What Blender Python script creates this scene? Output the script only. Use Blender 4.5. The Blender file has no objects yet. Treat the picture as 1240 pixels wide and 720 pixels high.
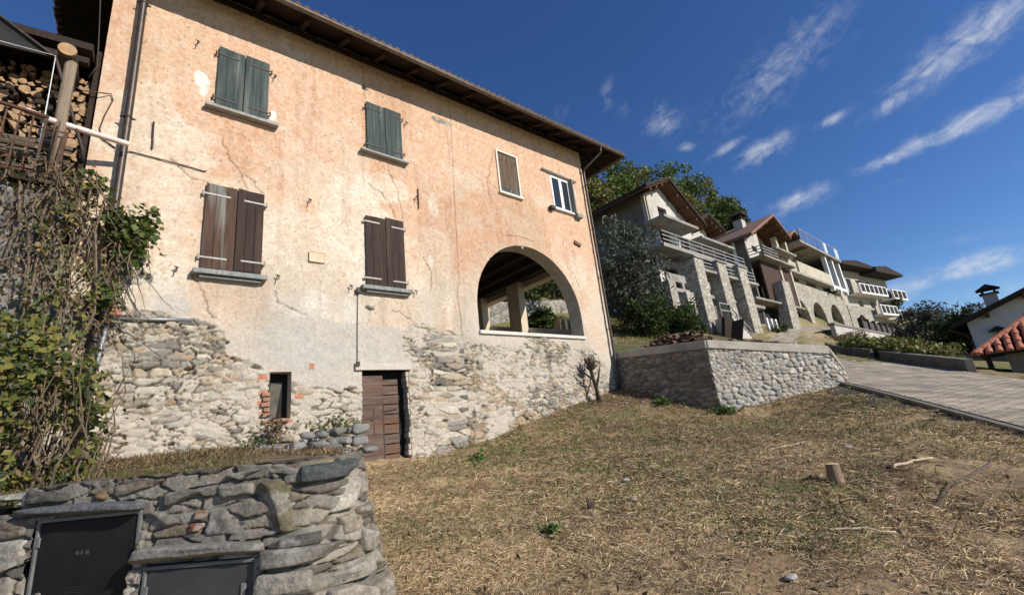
import bpy, math, random
import numpy as np
from mathutils import Vector, Matrix
R = math.radians
rng = np.random.default_rng(7)
random.seed(11)
SC = bpy.context.scene
COL = SC.collection

# ------------------------------------------------------------------ camera
cam_d = bpy.data.cameras.new("camera")
cam = bpy.data.objects.new("camera", cam_d)
COL.objects.link(cam)
F_PX = 546.1
cam_d.sensor_fit = 'HORIZONTAL'
cam_d.sensor_width = 36.0
cam_d.lens = 36.0 * F_PX / 1240.0
cam_d.clip_start = 0.05
cam_d.clip_end = 6000.0
AX = Vector((0.7582156, 0.09566272, 0.64494787))      # world axes in (right, down, forward)
AY = Vector((-0.64289293, 0.2744793, 0.71508727))
AZ = Vector((-0.10861765, -0.95682274, 0.26961537))
right = Vector((AX[0], AY[0], AZ[0]))
up = -Vector((AX[1], AY[1], AZ[1]))
back = -Vector((AX[2], AY[2], AZ[2]))
cam.matrix_world = Matrix(((right[0], up[0], back[0], 0), (right[1], up[1], back[1], 0),
                           (right[2], up[2], back[2], 0), (0, 0, 0, 1)))
SC.camera = cam

# ------------------------------------------------------------------ light and sky
TO_SUN = Vector((0.34, -1.0, 0.61)).normalized()
sun_d = bpy.data.lights.new("sun", 'SUN')
sun_d.energy = 5.0
sun_d.angle = R(0.5)
sun_d.color = (1.0, 0.93, 0.83)
sun = bpy.data.objects.new("sun", sun_d)
COL.objects.link(sun)
sun.rotation_euler = (-TO_SUN).to_track_quat('-Z', 'Y').to_euler()
sun.location = TO_SUN * 100

SC.view_settings.view_transform = 'Standard'
SC.view_settings.look = 'None'
SC.view_settings.exposure = 0.17
SC.view_settings.gamma = 1.0
SC.view_settings.use_curve_mapping = False
SC.cycles.max_bounces = 5
SC.cycles.diffuse_bounces = 2
SC.cycles.use_denoising = True

W = bpy.data.worlds.new("World")
SC.world = W
W.use_nodes = True


def build_world():
    nt = W.node_tree
    nt.nodes.clear()
    N, Lk = nt.nodes.new, nt.links.new

    def m(op, a, b=None, c=None, clamp=False):
        n = N('ShaderNodeMath'); n.operation = op; n.use_clamp = clamp
        for i, q in enumerate((a, b, c)):
            if q is None:
                continue
            if isinstance(q, (int, float)):
                n.inputs[i].default_value = q
            else:
                Lk(q, n.inputs[i])
        return n.outputs[0]
    sky = N('ShaderNodeTexSky')
    sky.sky_type = 'NISHITA'
    sky.sun_disc = False
    sky.sun_elevation = math.asin(TO_SUN.z)
    sky.sun_rotation = math.atan2(TO_SUN.x, TO_SUN.y)
    sky.altitude = 900
    sky.air_density = 1.0
    sky.dust_density = 0.1
    sky.ozone_density = 5.0
    tc = N('ShaderNodeTexCoord')
    sp = N('ShaderNodeSeparateXYZ'); Lk(tc.outputs['Generated'], sp.inputs[0])
    az = m('MULTIPLY', m('ARCTAN2', sp.outputs[0], sp.outputs[1]), 57.29578)
    el = m('MULTIPLY', m('ARCSINE', sp.outputs[2]), 57.29578)
    # cirrus streaks: centre azimuth, elevation, half length, half width (degrees), tilt, strength
    streaks = [(79.5, 33.0, 8.0, 2.6, 22, .62), (94.0, 27.5, 6.5, 1.9, 13, .85), (88.0, 25.5, 3.0, .8, 8, .75),
               (91.5, 21.1, 6.8, 1.0, 5, .95), (86.0, 20.6, 3.4, .75, 0, .80), (98.0, 22.5, 6.0, 1.0, 12, .7),
               (82.4, 26.2, 1.6, .55, 10, .8), (75.5, 26.0, 3.0, 1.3, 8, .95), (72.0, 27.6, 2.4, .6, 12, .8),
               (65.6, 32.6, 2.3, 2.0, -30, .72), (59.2, 37.2, .9, 1.8, -20, .6), (61.0, 35.0, 1.6, 1.2, 60, .35),
               (67.6, 29.2, 1.0, .7, 0, .75), (77.4, 19.6, 3.2, 1.25, 8, .9), (71.0, 20.4, 2.2, 1.3, 6, .6),
               (88.6, 9.1, 3.6, 1.15, 3, 1.0), (83.5, 8.4, 3.0, 1.1, 2, .8), (92.5, 6.6, 5.0, 1.0, 2, .75),
               (90.0, 11.3, 3.0, .6, -6, .45), (52.3, 36.4, 1.2, 1.4, -40, .35), (104, 17, 9, 2.0, 8, .8),
               (112, 30, 10, 2.4, 15, .7), (40, 62, 9, 3, 10, .4), (20, 30, 9, 2, 5, .5), (-45, 25, 14, 2.5, 6, .5),
               (84.0, 18.4, 4.0, .5, 4, .28)]
    total = None
    for (a0, e0, la, lb, tilt, s) in streaks:
        ca, sa = math.cos(R(tilt)), math.sin(R(tilt))
        k = math.cos(R(e0))
        da = m('MULTIPLY', m('SUBTRACT', az, a0), k)
        de = m('SUBTRACT', el, e0)
        u = m('MULTIPLY_ADD', da, ca / la, m('MULTIPLY', de, sa / la))
        v = m('MULTIPLY_ADD', da, -sa / lb, m('MULTIPLY', de, ca / lb))
        r2 = m('MULTIPLY_ADD', u, u, m('MULTIPLY', v, v))
        g = m('MULTIPLY', m('EXPONENT', m('MULTIPLY', r2, -.85)), s)
        total = g if total is None else m('MAXIMUM', total, g)
    # wispy texture stretched along the wind
    cv = N('ShaderNodeCombineXYZ')
    tl = R(16)
    Lk(m('MULTIPLY_ADD', az, math.cos(tl) * .20, m('MULTIPLY', el, math.sin(tl) * .20)), cv.inputs[0])
    Lk(m('MULTIPLY_ADD', az, -math.sin(tl) * .52, m('MULTIPLY', el, math.cos(tl) * .52)), cv.inputs[1])
    n1 = N('ShaderNodeTexNoise'); n1.inputs['Scale'].default_value = 1.15; n1.inputs['Detail'].default_value = 9
    n1.inputs['Roughness'].default_value = .72; n1.inputs['Distortion'].default_value = 1.5
    Lk(cv.outputs[0], n1.inputs['Vector'])
    cv2 = N('ShaderNodeCombineXYZ')
    Lk(m('MULTIPLY', az, .42), cv2.inputs[0]); Lk(m('MULTIPLY', el, .55), cv2.inputs[1])
    n2 = N('ShaderNodeTexNoise'); n2.inputs['Scale'].default_value = .9; n2.inputs['Detail'].default_value = 7
    n2.inputs['Roughness'].default_value = .62; n2.inputs['Distortion'].default_value = .5
    Lk(cv2.outputs[0], n2.inputs['Vector'])
    w = m('MULTIPLY_ADD', n1.outputs[0], .52, m('MULTIPLY', n2.outputs[0], .58))
    d = m('MULTIPLY', m('SUBTRACT', m('MULTIPLY_ADD', total, .30, w), .60), 2.7, clamp=True)
    d = m('MULTIPLY', d, m('MULTIPLY', total, 1.35, clamp=True), clamp=True)
    d = m('MULTIPLY', m('POWER', d, 1.35), .80)
    mix = N('ShaderNodeMix'); mix.data_type = 'RGBA'
    Lk(d, mix.inputs[0])
    # the deep autumn blue: the same sky, a little more saturated
    hs = N('ShaderNodeHueSaturation'); hs.inputs['Saturation'].default_value = 1.14; hs.inputs['Value'].default_value = 1.40; hs.inputs['Hue'].default_value = .509
    Lk(sky.outputs[0], hs.inputs['Color'])
    Lk(hs.outputs[0], mix.inputs['A'])
    mix.inputs['B'].default_value = (8.2, 8.6, 9.2, 1)
    bg = N('ShaderNodeBackground'); bg.inputs[1].default_value = 0.078
    Lk(mix.outputs['Result'], bg.inputs[0])
    out = N('ShaderNodeOutputWorld'); Lk(bg.outputs[0], out.inputs[0])


build_world()

# ------------------------------------------------------------------ numeric noise


def hash2(ix, iy, seed=0):
    h = (ix.astype(np.int64) * 374761393 + iy.astype(np.int64) * 668265263 + seed * 974711) & 0xffffffff
    h = ((h ^ (h >> 13)) * 1274126177) & 0xffffffff
    h = ((h ^ (h >> 16)) * 2246822519) & 0xffffffff
    h = h ^ (h >> 15)
    return (h & 0xffffff) / float(0x1000000)


def vnoise(x, y, seed=0):
    x0 = np.floor(x); y0 = np.floor(y)
    fx = x - x0; fy = y - y0
    fx = fx * fx * (3 - 2 * fx); fy = fy * fy * (3 - 2 * fy)
    a = hash2(x0, y0, seed); b = hash2(x0 + 1, y0, seed); c = hash2(x0, y0 + 1, seed); d = hash2(x0 + 1, y0 + 1, seed)
    return (a + (b - a) * fx) * (1 - fy) + (c + (d - c) * fx) * fy


def fbm(x, y, seed=0, oct=5, gain=.5):
    s = 0; a = 1; t = 0
    for i in range(oct):
        s = s + a * vnoise(x * 2 ** i + 17.3 * i, y * 2 ** i - 9.1 * i, seed + i); t += a; a *= gain
    return s / t


def sstep(a, b, x):
    t = np.clip((x - a) / (b - a), 0, 1)
    return t * t * (3 - 2 * t)


def voronoi(x, y, w, h, seed=0, jit=.42, rows=True):
    """F1, F2 distances and cell id; cells w x h, alternate rows offset."""
    X = x / w; Y = y / h
    iy = np.floor(Y)
    f1 = np.full(X.shape, 1e9); f2 = np.full(X.shape, 1e9)
    cid = np.zeros(X.shape); cx = np.zeros(X.shape); cy = np.zeros(X.shape)
    for dy in (-2, -1, 0, 1, 2):
        jy = iy + dy
        off = hash2(jy, jy * 0 + 3, seed + 77) if rows else 0
        Xo = X - off
        ix = np.floor(Xo)
        for dx in (-2, -1, 0, 1, 2):
            jx = ix + dx
            r1 = hash2(jx, jy, seed); r2 = hash2(jx, jy, seed + 31)
            px = jx + .5 + (r1 - .5) * 2 * jit + off
            py = jy + .5 + (r2 - .5) * 2 * jit
            d = np.sqrt(((X - px)) ** 2 + ((Y - py)) ** 2)
            m = d < f1
            f2 = np.where(m, f1, np.minimum(f2, d))
            cid = np.where(m, hash2(jx, jy, seed + 59), cid)
            cx = np.where(m, X - px, cx); cy = np.where(m, Y - py, cy)
            f1 = np.where(m, d, f1)
    return f1, f2, cid, cx, cy


def pick(cid, pal):
    pal = np.array(pal)
    k = (cid * 7919.0) % 1.0
    return pal[np.minimum((k * len(pal)).astype(int), len(pal) - 1)]


# ------------------------------------------------------------------ mesh helpers


def world_loc(o):
    v = Vector((0, 0, 0))
    while o is not None:
        v = v + o.location
        o = o.parent
    return v


def link(o, parent=None):
    COL.objects.link(o)
    if parent is not None:
        o.location = -world_loc(parent) if o.get('_w', 1) else o.location
        o.parent = parent
    return o


def tag(o, label=None, cat=None, group=None, kind=None):
    if label: o['label'] = label
    if cat: o['category'] = cat
    if group: o['group'] = group
    if kind: o['kind'] = kind
    return o


def thing(name, loc, label, cat, group=None):
    o = bpy.data.objects.new(name, None)
    COL.objects.link(o)
    o.location = loc
    o.empty_display_size = .2
    return tag(o, label, cat, group)


def raw_mesh(name, V, F, mat=None, col=None, smooth=False, uv=None):
    """V (n,3) array; F (m,k) int array, one polygon size."""
    V = np.asarray(V, np.float32); F = np.asarray(F, np.int32)
    me = bpy.data.meshes.new(name)
    n, (mf, k) = len(V), F.shape
    me.vertices.add(n); me.vertices.foreach_set('co', V.ravel())
    me.loops.add(mf * k); me.loops.foreach_set('vertex_index', F.ravel())
    me.polygons.add(mf)
    me.polygons.foreach_set('loop_start', np.arange(0, mf * k, k, dtype=np.int32))
    me.polygons.foreach_set('loop_total', np.full(mf, k, np.int32))
    if smooth:
        me.polygons.foreach_set('use_smooth', np.ones(mf, bool))
    me.update(calc_edges=True)
    if col is not None:
        a = me.color_attributes.new('Col', 'FLOAT_COLOR', 'POINT')
        c = np.ones((n, 4), np.float32); c[:, :3] = col
        a.data.foreach_set('color', c.ravel())
    if uv is not None:
        l = me.uv_layers.new(name='UVMap')
        l.data.foreach_set('uv', np.asarray(uv, np.float32)[F.ravel()].ravel())
    if mat: me.materials.append(mat)
    return me


def raw_obj(name, V, F, mat, parent=None, col=None, smooth=False, uv=None):
    o = bpy.data.objects.new(name, raw_mesh(name, V, F, mat, col, smooth, uv))
    return link(o, parent)


class MB:
    def __init__(s):
        s.v = []; s.f = []

    def add(s, vs, fs):
        b = len(s.v)
        s.v += [tuple(v) for v in vs]
        s.f += [tuple(i + b for i in f) for f in fs]
        return s

    def box(s, c, d, rz=0, M=None):
        x, y, z = d[0] / 2, d[1] / 2, d[2] / 2
        vs = [Vector((i, j, k)) for i in (-x, x) for j in (-y, y) for k in (-z, z)]
        if M is None: M = Matrix.Rotation(rz, 3, 'Z')
        c = Vector(c)
        return s.add([M @ v + c for v in vs], [(0, 1, 3, 2), (4, 6, 7, 5), (0, 4, 5, 1), (2, 3, 7, 6), (0, 2, 6, 4), (1, 5, 7, 3)])

    def span(s, a, b):
        return s.box([(a[i] + b[i]) / 2 for i in range(3)], [abs(b[i] - a[i]) for i in range(3)])

    def bar(s, a, b, w, h, upv=(0, 0, 1)):
        a, b = Vector(a), Vector(b); d = b - a; L = d.length; d.normalize()
        u = Vector(upv)
        sd = d.cross(u)
        if sd.length < 1e-4: sd = d.cross(Vector((1, 0, 0)))
        sd.normalize(); u = sd.cross(d)
        M = Matrix((d, sd, u)).transposed()
        return s.box((a + b) / 2, (L, w, h), M=M)

    def tube(s, pts, r, n=8, cap=True):
        pts = [Vector(p) for p in pts]
        rs = r if isinstance(r, (list, tuple)) else [r] * len(pts)
        rings = []; prev = None
        for i, p in enumerate(pts):
            d = (pts[min(i + 1, len(pts) - 1)] - pts[max(i - 1, 0)])
            d = d.normalized() if d.length > 1e-9 else Vector((0, 0, 1))
            if prev is None:
                a = d.orthogonal().normalized()
            else:
                a = prev - d * prev.dot(d)
                a = a.normalized() if a.length > 1e-6 else d.orthogonal().normalized()
            prev = a; b = d.cross(a)
            rings.append([p + (a * math.cos(2 * math.pi * k / n) + b * math.sin(2 * math.pi * k / n)) * rs[i] for k in range(n)])
        fs = []
        for i in range(len(pts) - 1):
            for k in range(n):
                k2 = (k + 1) % n
                fs.append((i * n + k, i * n + k2, (i + 1) * n + k2, (i + 1) * n + k))
        if cap:
            fs.append(tuple(range(n - 1, -1, -1)))
            fs.append(tuple((len(pts) - 1) * n + k for k in range(n)))
        return s.add([v for q in rings for v in q], fs)

    def prism(s, poly, ext):
        """closed 3-D polygon extruded by vector ext"""
        n = len(poly); e = Vector(ext)
        a = [Vector(p) for p in poly]; b = [p + e for p in a]
        fs = [tuple(range(n - 1, -1, -1)), tuple(n + i for i in range(n))]
        fs += [(i, (i + 1) % n, n + (i + 1) % n, n + i) for i in range(n)]
        return s.add(a + b, fs)

    def build(s, name, mat, parent=None, smooth=False, bevel=0, auto=None):
        me = bpy.data.meshes.new(name)
        me.from_pydata(s.v, [], s.f)
        import bmesh
        bm = bmesh.new(); bm.from_mesh(me)
        bmesh.ops.recalc_face_normals(bm, faces=bm.faces)
        bm.to_mesh(me); bm.free()
        if smooth:
            me.polygons.foreach_set('use_smooth', np.ones(len(me.polygons), bool))
        me.materials.append(mat)
        o = bpy.data.objects.new(name, me)
        link(o, parent)
        if bevel:
            md = o.modifiers.new('bevel', 'BEVEL'); md.width = bevel; md.segments = 2; md.limit_method = 'ANGLE'
        return o


def panel(mb, O, U, Vv, N, u0, u1, v0, v1, th, holes):
    """A wall panel (front at O, normal N) with rectangular holes (ua,ub,va,vb) and reveals of depth th."""
    O, U, Vv, N = map(Vector, (O, U, Vv, N))
    us = sorted({u0, u1, *[h[0] for h in holes], *[h[1] for h in holes]})
    vs = sorted({v0, v1, *[h[2] for h in holes], *[h[3] for h in holes]})
    P = lambda u, v, d=0: O + U * u + Vv * v - N * d
    for i in range(len(us) - 1):
        for j in range(len(vs) - 1):
            um, vm = (us[i] + us[i + 1]) / 2, (vs[j] + vs[j + 1]) / 2
            if any(h[0] < um < h[1] and h[2] < vm < h[3] for h in holes) or not (u0 < um < u1 and v0 < vm < v1):
                continue
            for d in (0, th):
                mb.add([P(us[i], vs[j], d), P(us[i + 1], vs[j], d), P(us[i + 1], vs[j + 1], d), P(us[i], vs[j + 1], d)],
                       [(0, 1, 2, 3) if d == 0 else (3, 2, 1, 0)])
    for (a, b, c, d) in list(holes) + [(u0, u1, v0, v1)]:
        q = [(a, c), (b, c), (b, d), (a, d)]
        for k in range(4):
            p, r = q[k], q[(k + 1) % 4]
            mb.add([P(*p), P(*r), P(*r, th), P(*p, th)], [(0, 1, 2, 3)])
    return mb


def arch_panel(mb, O, U, Vv, N, u0, u1, v0, vt, th, arches, n=14):
    """Wall with arched openings (uc, half width, v spring); vt = top (float)."""
    O, U, Vv, N = map(Vector, (O, U, Vv, N))
    P = lambda u, v, d=0: O + U * u + Vv * v - N * d
    cuts = [(u0, None)]
    segs = []
    cur = u0
    for (uc, hw, vs) in sorted(arches):
        segs.append((cur, uc - hw, None, None))
        for k in range(n):
            a0, a1 = math.pi * (1 - k / n), math.pi * (1 - (k + 1) / n)
            segs.append((uc + hw * math.cos(a0), uc + hw * math.cos(a1), vs + hw * math.sin(a0), vs + hw * math.sin(a1)))
        cur = uc + hw
    segs.append((cur, u1, None, None))
    for (a, b, za, zb) in segs:
        la, lb = (v0, v0) if za is None else (za, zb)
        for d in (0, th):
            mb.add([P(a, la, d), P(b, lb, d), P(b, vt, d), P(a, vt, d)], [(0, 1, 2, 3) if d == 0 else (3, 2, 1, 0)])
        if za is not None:
            mb.add([P(a, la), P(b, lb), P(b, lb, th), P(a, la, th)], [(0, 1, 2, 3)])
        mb.add([P(a, vt), P(b, vt), P(b, vt, th), P(a, vt, th)], [(0, 1, 2, 3)])
    for (uc, hw, vs) in arches:
        for e in (uc - hw, uc + hw):
            mb.add([P(e, v0), P(e, vs), P(e, vs, th), P(e, v0, th)], [(0, 1, 2, 3)])
    for e in (u0, u1):
        mb.add([P(e, v0), P(e, vt), P(e, vt, th), P(e, v0, th)], [(0, 1, 2, 3)])
    return mb


# ------------------------------------------------------------------ materials
MATS = {}


def nodes_of(name):
    m = bpy.data.materials.new(name)
    m.use_nodes = True
    nt = m.node_tree
    b = nt.nodes['Principled BSDF']
    return m, nt, b


def pm(name, c1, c2=None, scale=4.0, rough=.85, bump=.2, bscale=None, stretch=(1, 1, 1), spec=.3, metal=0, detail=6, dist=.01, c3=None, s3=.7):
    """Principled material: two colours mixed by noise, a broader third, and a noise bump."""
    if name in MATS: return MATS[name]
    m, nt, b = nodes_of(name)
    N, Lk = nt.nodes.new, nt.links.new
    tc = N('ShaderNodeTexCoord'); mp = N('ShaderNodeMapping'); mp.inputs['Scale'].default_value = stretch
    Lk(tc.outputs['Object'], mp.inputs[0])
    n1 = N('ShaderNodeTexNoise'); n1.inputs['Scale'].default_value = scale; n1.inputs['Detail'].default_value = detail
    n1.inputs['Roughness'].default_value = .65
    Lk(mp.outputs[0], n1.inputs['Vector'])
    rp = N('ShaderNodeValToRGB'); rp.color_ramp.elements[0].position = .33; rp.color_ramp.elements[1].position = .67
    rp.color_ramp.elements[0].color = (*c1, 1); rp.color_ramp.elements[1].color = (*(c2 or c1), 1)
    Lk(n1.outputs[0], rp.inputs[0])
    last = rp.outputs[0]
    if c3:
        n3 = N('ShaderNodeTexNoise'); n3.inputs['Scale'].default_value = scale * .23; n3.inputs['Detail'].default_value = 5
        Lk(mp.outputs[0], n3.inputs['Vector'])
        r3 = N('ShaderNodeValToRGB'); r3.color_ramp.elements[0].position = .5; r3.color_ramp.elements[1].position = .66
        r3.color_ramp.elements[0].color = (0, 0, 0, 1); r3.color_ramp.elements[1].color = (s3, s3, s3, 1)
        Lk(n3.outputs[0], r3.inputs[0])
        mx = N('ShaderNodeMix'); mx.data_type = 'RGBA'
        Lk(r3.outputs[0], mx.inputs[0]); Lk(last, mx.inputs['A']); mx.inputs['B'].default_value = (*c3, 1)
        last = mx.outputs['Result']
    Lk(last, b.inputs['Base Color'])
    b.inputs['Roughness'].default_value = rough
    b.inputs['Specular IOR Level'].default_value = spec
    b.inputs['Metallic'].default_value = metal
    if bump:
        n2 = N('ShaderNodeTexNoise'); n2.inputs['Scale'].default_value = bscale or scale * 5; n2.inputs['Detail'].default_value = 6
        Lk(mp.outputs[0], n2.inputs['Vector'])
        bp = N('ShaderNodeBump'); bp.inputs['Strength'].default_value = bump; bp.inputs['Distance'].default_value = dist
        Lk(n2.outputs[0], bp.inputs['Height']); Lk(bp.outputs[0], b.inputs['Normal'])
    MATS[name] = m
    return m


def cm(name, rough=.9, fine=40, amount=.35, bump=.3, dist=.01, bscale=None, trans=0, spec=.2):
    """Material whose colour is the mesh's own painted-in material colour, broken up by fine noise."""
    if name in MATS: return MATS[name]
    m, nt, b = nodes_of(name)
    N, Lk = nt.nodes.new, nt.links.new
    at = N('ShaderNodeAttribute'); at.attribute_name = 'Col'
    tc = N('ShaderNodeTexCoord')
    last = at.outputs['Color']
    if amount:
        n1 = N('ShaderNodeTexNoise'); n1.inputs['Scale'].default_value = fine; n1.inputs['Detail'].default_value = 8
        n1.inputs['Roughness'].default_value = .7
        Lk(tc.outputs['Object'], n1.inputs['Vector'])
        mr = N('ShaderNodeMapRange'); mr.inputs[1].default_value = .28; mr.inputs[2].default_value = .72
        mr.inputs[3].default_value = 1 - amount; mr.inputs[4].default_value = 1 + amount * .6
        Lk(n1.outputs[0], mr.inputs[0])
        mx = N('ShaderNodeMix'); mx.data_type = 'RGBA'; mx.blend_type = 'MULTIPLY'; mx.inputs[0].default_value = 1
        Lk(last, mx.inputs['A']); Lk(mr.outputs[0], mx.inputs['B'])
        last = mx.outputs['Result']
    Lk(last, b.inputs['Base Color'])
    b.inputs['Roughness'].default_value = rough
    b.inputs['Specular IOR Level'].default_value = spec
    if bump:
        n2 = N('ShaderNodeTexNoise'); n2.inputs['Scale'].default_value = bscale or fine * 1.6; n2.inputs['Detail'].default_value = 8
        n2.inputs['Roughness'].default_value = .7
        Lk(tc.outputs['Object'], n2.inputs['Vector'])
        bp = N('ShaderNodeBump'); bp.inputs['Strength'].default_value = bump; bp.inputs['Distance'].default_value = dist
        Lk(n2.outputs[0], bp.inputs['Height']); Lk(bp.outputs[0], b.inputs['Normal'])
    if trans:
        tr = N('ShaderNodeBsdfTranslucent'); Lk(last, tr.inputs[0])
        ms = N('ShaderNodeMixShader'); ms.inputs[0].default_value = trans
        Lk(b.outputs[0], ms.inputs[1]); Lk(tr.outputs[0], ms.inputs[2])
        Lk(ms.outputs[0], nt.nodes['Material Output'].inputs[0])
    MATS[name] = m
    return m


def stone_mat(name, cols, mortar, scale, zs=1.0, bump=.8, joint=.06):
    """Rubble cladding for far walls: voronoi stones with mortar joints."""
    m, nt, b = nodes_of(name)
    N, Lk = nt.nodes.new, nt.links.new
    tc = N('ShaderNodeTexCoord'); mp = N('ShaderNodeMapping'); mp.inputs['Scale'].default_value = (1, 1, zs)
    Lk(tc.outputs['Object'], mp.inputs[0])
    v = N('ShaderNodeTexVoronoi'); v.inputs['Scale'].default_value = scale; Lk(mp.outputs[0], v.inputs['Vector'])
    e = N('ShaderNodeTexVoronoi'); e.feature = 'DISTANCE_TO_EDGE'; e.inputs['Scale'].default_value = scale; Lk(mp.outputs[0], e.inputs['Vector'])
    sp = N('ShaderNodeSeparateColor'); Lk(v.outputs['Color'], sp.inputs[0])
    rp = N('ShaderNodeValToRGB'); rp.color_ramp.interpolation = 'CONSTANT'
    for i, c in enumerate(cols):
        el = rp.color_ramp.elements[i] if i < 2 else rp.color_ramp.elements.new(i / len(cols))
        el.position = i / len(cols); el.color = (*c, 1)
    Lk(sp.outputs[0], rp.inputs[0])
    st = N('ShaderNodeMapRange'); st.inputs[1].default_value = joint * .4; st.inputs[2].default_value = joint * 1.6
    Lk(e.outputs['Distance'], st.inputs[0])
    mx = N('ShaderNodeMix'); mx.data_type = 'RGBA'; mx.inputs['A'].default_value = (*mortar, 1)
    Lk(st.outputs[0], mx.inputs[0]); Lk(rp.outputs[0], mx.inputs['B'])
    n = N('ShaderNodeTexNoise'); n.inputs['Scale'].default_value = scale * 5; n.inputs['Detail'].default_value = 6
    Lk(mp.outputs[0], n.inputs['Vector'])
    mr = N('ShaderNodeMapRange'); mr.inputs[1].default_value = .3; mr.inputs[2].default_value = .7; mr.inputs[3].default_value = .7; mr.inputs[4].default_value = 1.2
    Lk(n.outputs[0], mr.inputs[0])
    m2 = N('ShaderNodeMix'); m2.data_type = 'RGBA'; m2.blend_type = 'MULTIPLY'; m2.inputs[0].default_value = 1
    Lk(mx.outputs['Result'], m2.inputs['A']); Lk(mr.outputs[0], m2.inputs['B'])
    Lk(m2.outputs['Result'], b.inputs['Base Color'])
    b.inputs['Roughness'].default_value = .9; b.inputs['Specular IOR Level'].default_value = .2
    bp = N('ShaderNodeBump'); bp.inputs['Strength'].default_value = bump; bp.inputs['Distance'].default_value = .04
    Lk(st.outputs[0], bp.inputs['Height']); Lk(bp.outputs[0], b.inputs['Normal'])
    MATS[name] = m
    return m


def wood(name, c1, c2, axis=2, rough=.85, scale=9, bump=.5):
    s = [9, 9, 9]; s[axis] = .7
    return pm(name, c1, c2, scale=scale * .25, rough=rough, bump=bump, bscale=scale, stretch=tuple(s), dist=.004)


M_facade = cm('weathered plaster and rubble', fine=17, amount=.24, bump=.8, dist=.016, bscale=42)
M_stone = cm('field stone', fine=30, amount=.45, bump=.7, dist=.012, bscale=45)
M_leaf = cm('leaves', rough=.55, fine=60, amount=.3, bump=0, trans=.30, spec=.3)
M_farleaf = cm('tree leaves', rough=.6, amount=0, bump=0, trans=.22, spec=.2)
M_straw = cm('dry grass', rough=.8, amount=0, bump=0, trans=.12, spec=.15)
M_green_sh = pm('weathered green paint', (.020, .032, .030), (.055, .076, .070), scale=1.6, rough=.75, bump=.5, bscale=5, stretch=(14, 14, 1.0), dist=.004, c3=(.20, .21, .19), s3=.5)
M_brown_sh = pm('weathered brown boards', (.019, .012, .009), (.048, .029, .020), scale=1.5, rough=.8, bump=.5, bscale=5, stretch=(14, 14, .8), dist=.004, c3=(.085, .055, .04), s3=.5)
M_peel_sh = pm('peeled boards', (.045, .025, .018), (.10, .055, .035), scale=1.5, rough=.8, bump=.5, bscale=5, stretch=(10, 10, .8), dist=.004, c3=(.30, .32, .29), s3=.9)
M_olive_sh = pm('faded brown boards', (.07, .045, .028), (.15, .10, .06), scale=1.6, rough=.8, bump=.4, bscale=5, stretch=(14, 14, 1), dist=.004, c3=(.13, .14, .09))
M_grey_sh = pm('grey weathered wood', (.16, .17, .16), (.30, .31, .29), scale=1.6, rough=.8, bump=.4, bscale=5, stretch=(12, 12, 1), dist=.004)
M_iron = pm('dark iron', (.03, .027, .025), (.07, .05, .04), scale=12, rough=.6, bump=.2, metal=.3)
M_strap = pm('grey iron strap', (.20, .19, .175), (.31, .30, .28), scale=14, rough=.55, bump=.15, metal=.3)
M_sill = pm('sill stone', (.22, .21, .20), (.36, .35, .33), scale=9, rough=.9, bump=.5, dist=.01)
M_copper = pm('brown painted metal', (.050, .038, .032), (.085, .066, .055), scale=6, rough=.45, bump=.08, metal=.4)
M_gutter = pm('weathered gutter metal', (.13, .105, .085), (.22, .18, .15), scale=5, rough=.45, bump=.08, metal=.5)
M_darkwood = wood('dark soffit boards', (.014, .009, .006), (.036, .022, .014), axis=1)  # dark wood, colour lowered further for the shade under the eaves
M_rafter = wood('old rafter wood', (.017, .011, .007), (.045, .028, .018), axis=1)  # rafter wood darkened to sink into the eave shade
M_tile = pm('old terracotta', (.12, .07, .05), (.23, .14, .10), scale=7, rough=.9, bump=.3, c3=(.14, .125, .11))
M_redtile = pm('red terracotta', (.36, .12, .07), (.50, .20, .12), scale=7, rough=.85, bump=.3)
M_cream = pm('cream render', (.52, .44, .33), (.62, .54, .42), scale=5, rough=.95, bump=.3)
M_white = pm('white render', (.68, .67, .64), (.78, .77, .74), scale=3, rough=.95, bump=.2)
M_whitepaint = pm('white paint', (.70, .70, .68), (.80, .80, .78), scale=6, rough=.5, bump=.05)
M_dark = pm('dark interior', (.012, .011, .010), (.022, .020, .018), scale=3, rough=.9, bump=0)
M_concrete = pm('concrete', (.23, .22, .195), (.36, .34, .305), scale=3, rough=.95, bump=.4, c3=(.16, .15, .135))
M_glass = pm('dark window glass', (.018, .022, .026), (.03, .035, .04), scale=1.5, rough=.12, bump=0, spec=.6)
M_bark = wood('bark', (.06, .045, .033), (.14, .11, .085), axis=2, bump=.9)
M_black_plastic = pm('black cabinet plastic', (.010, .011, .012), (.018, .019, .021), scale=2.5, rough=.55, bump=.05, spec=.12, c3=(.045, .046, .046), s3=.75)
M_grey_plastic = pm('dark grey cabinet plastic', (.040, .044, .046), (.060, .064, .066), scale=2.5, rough=.5, bump=.08, c3=(.09, .09, .09), s3=.5)
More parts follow.
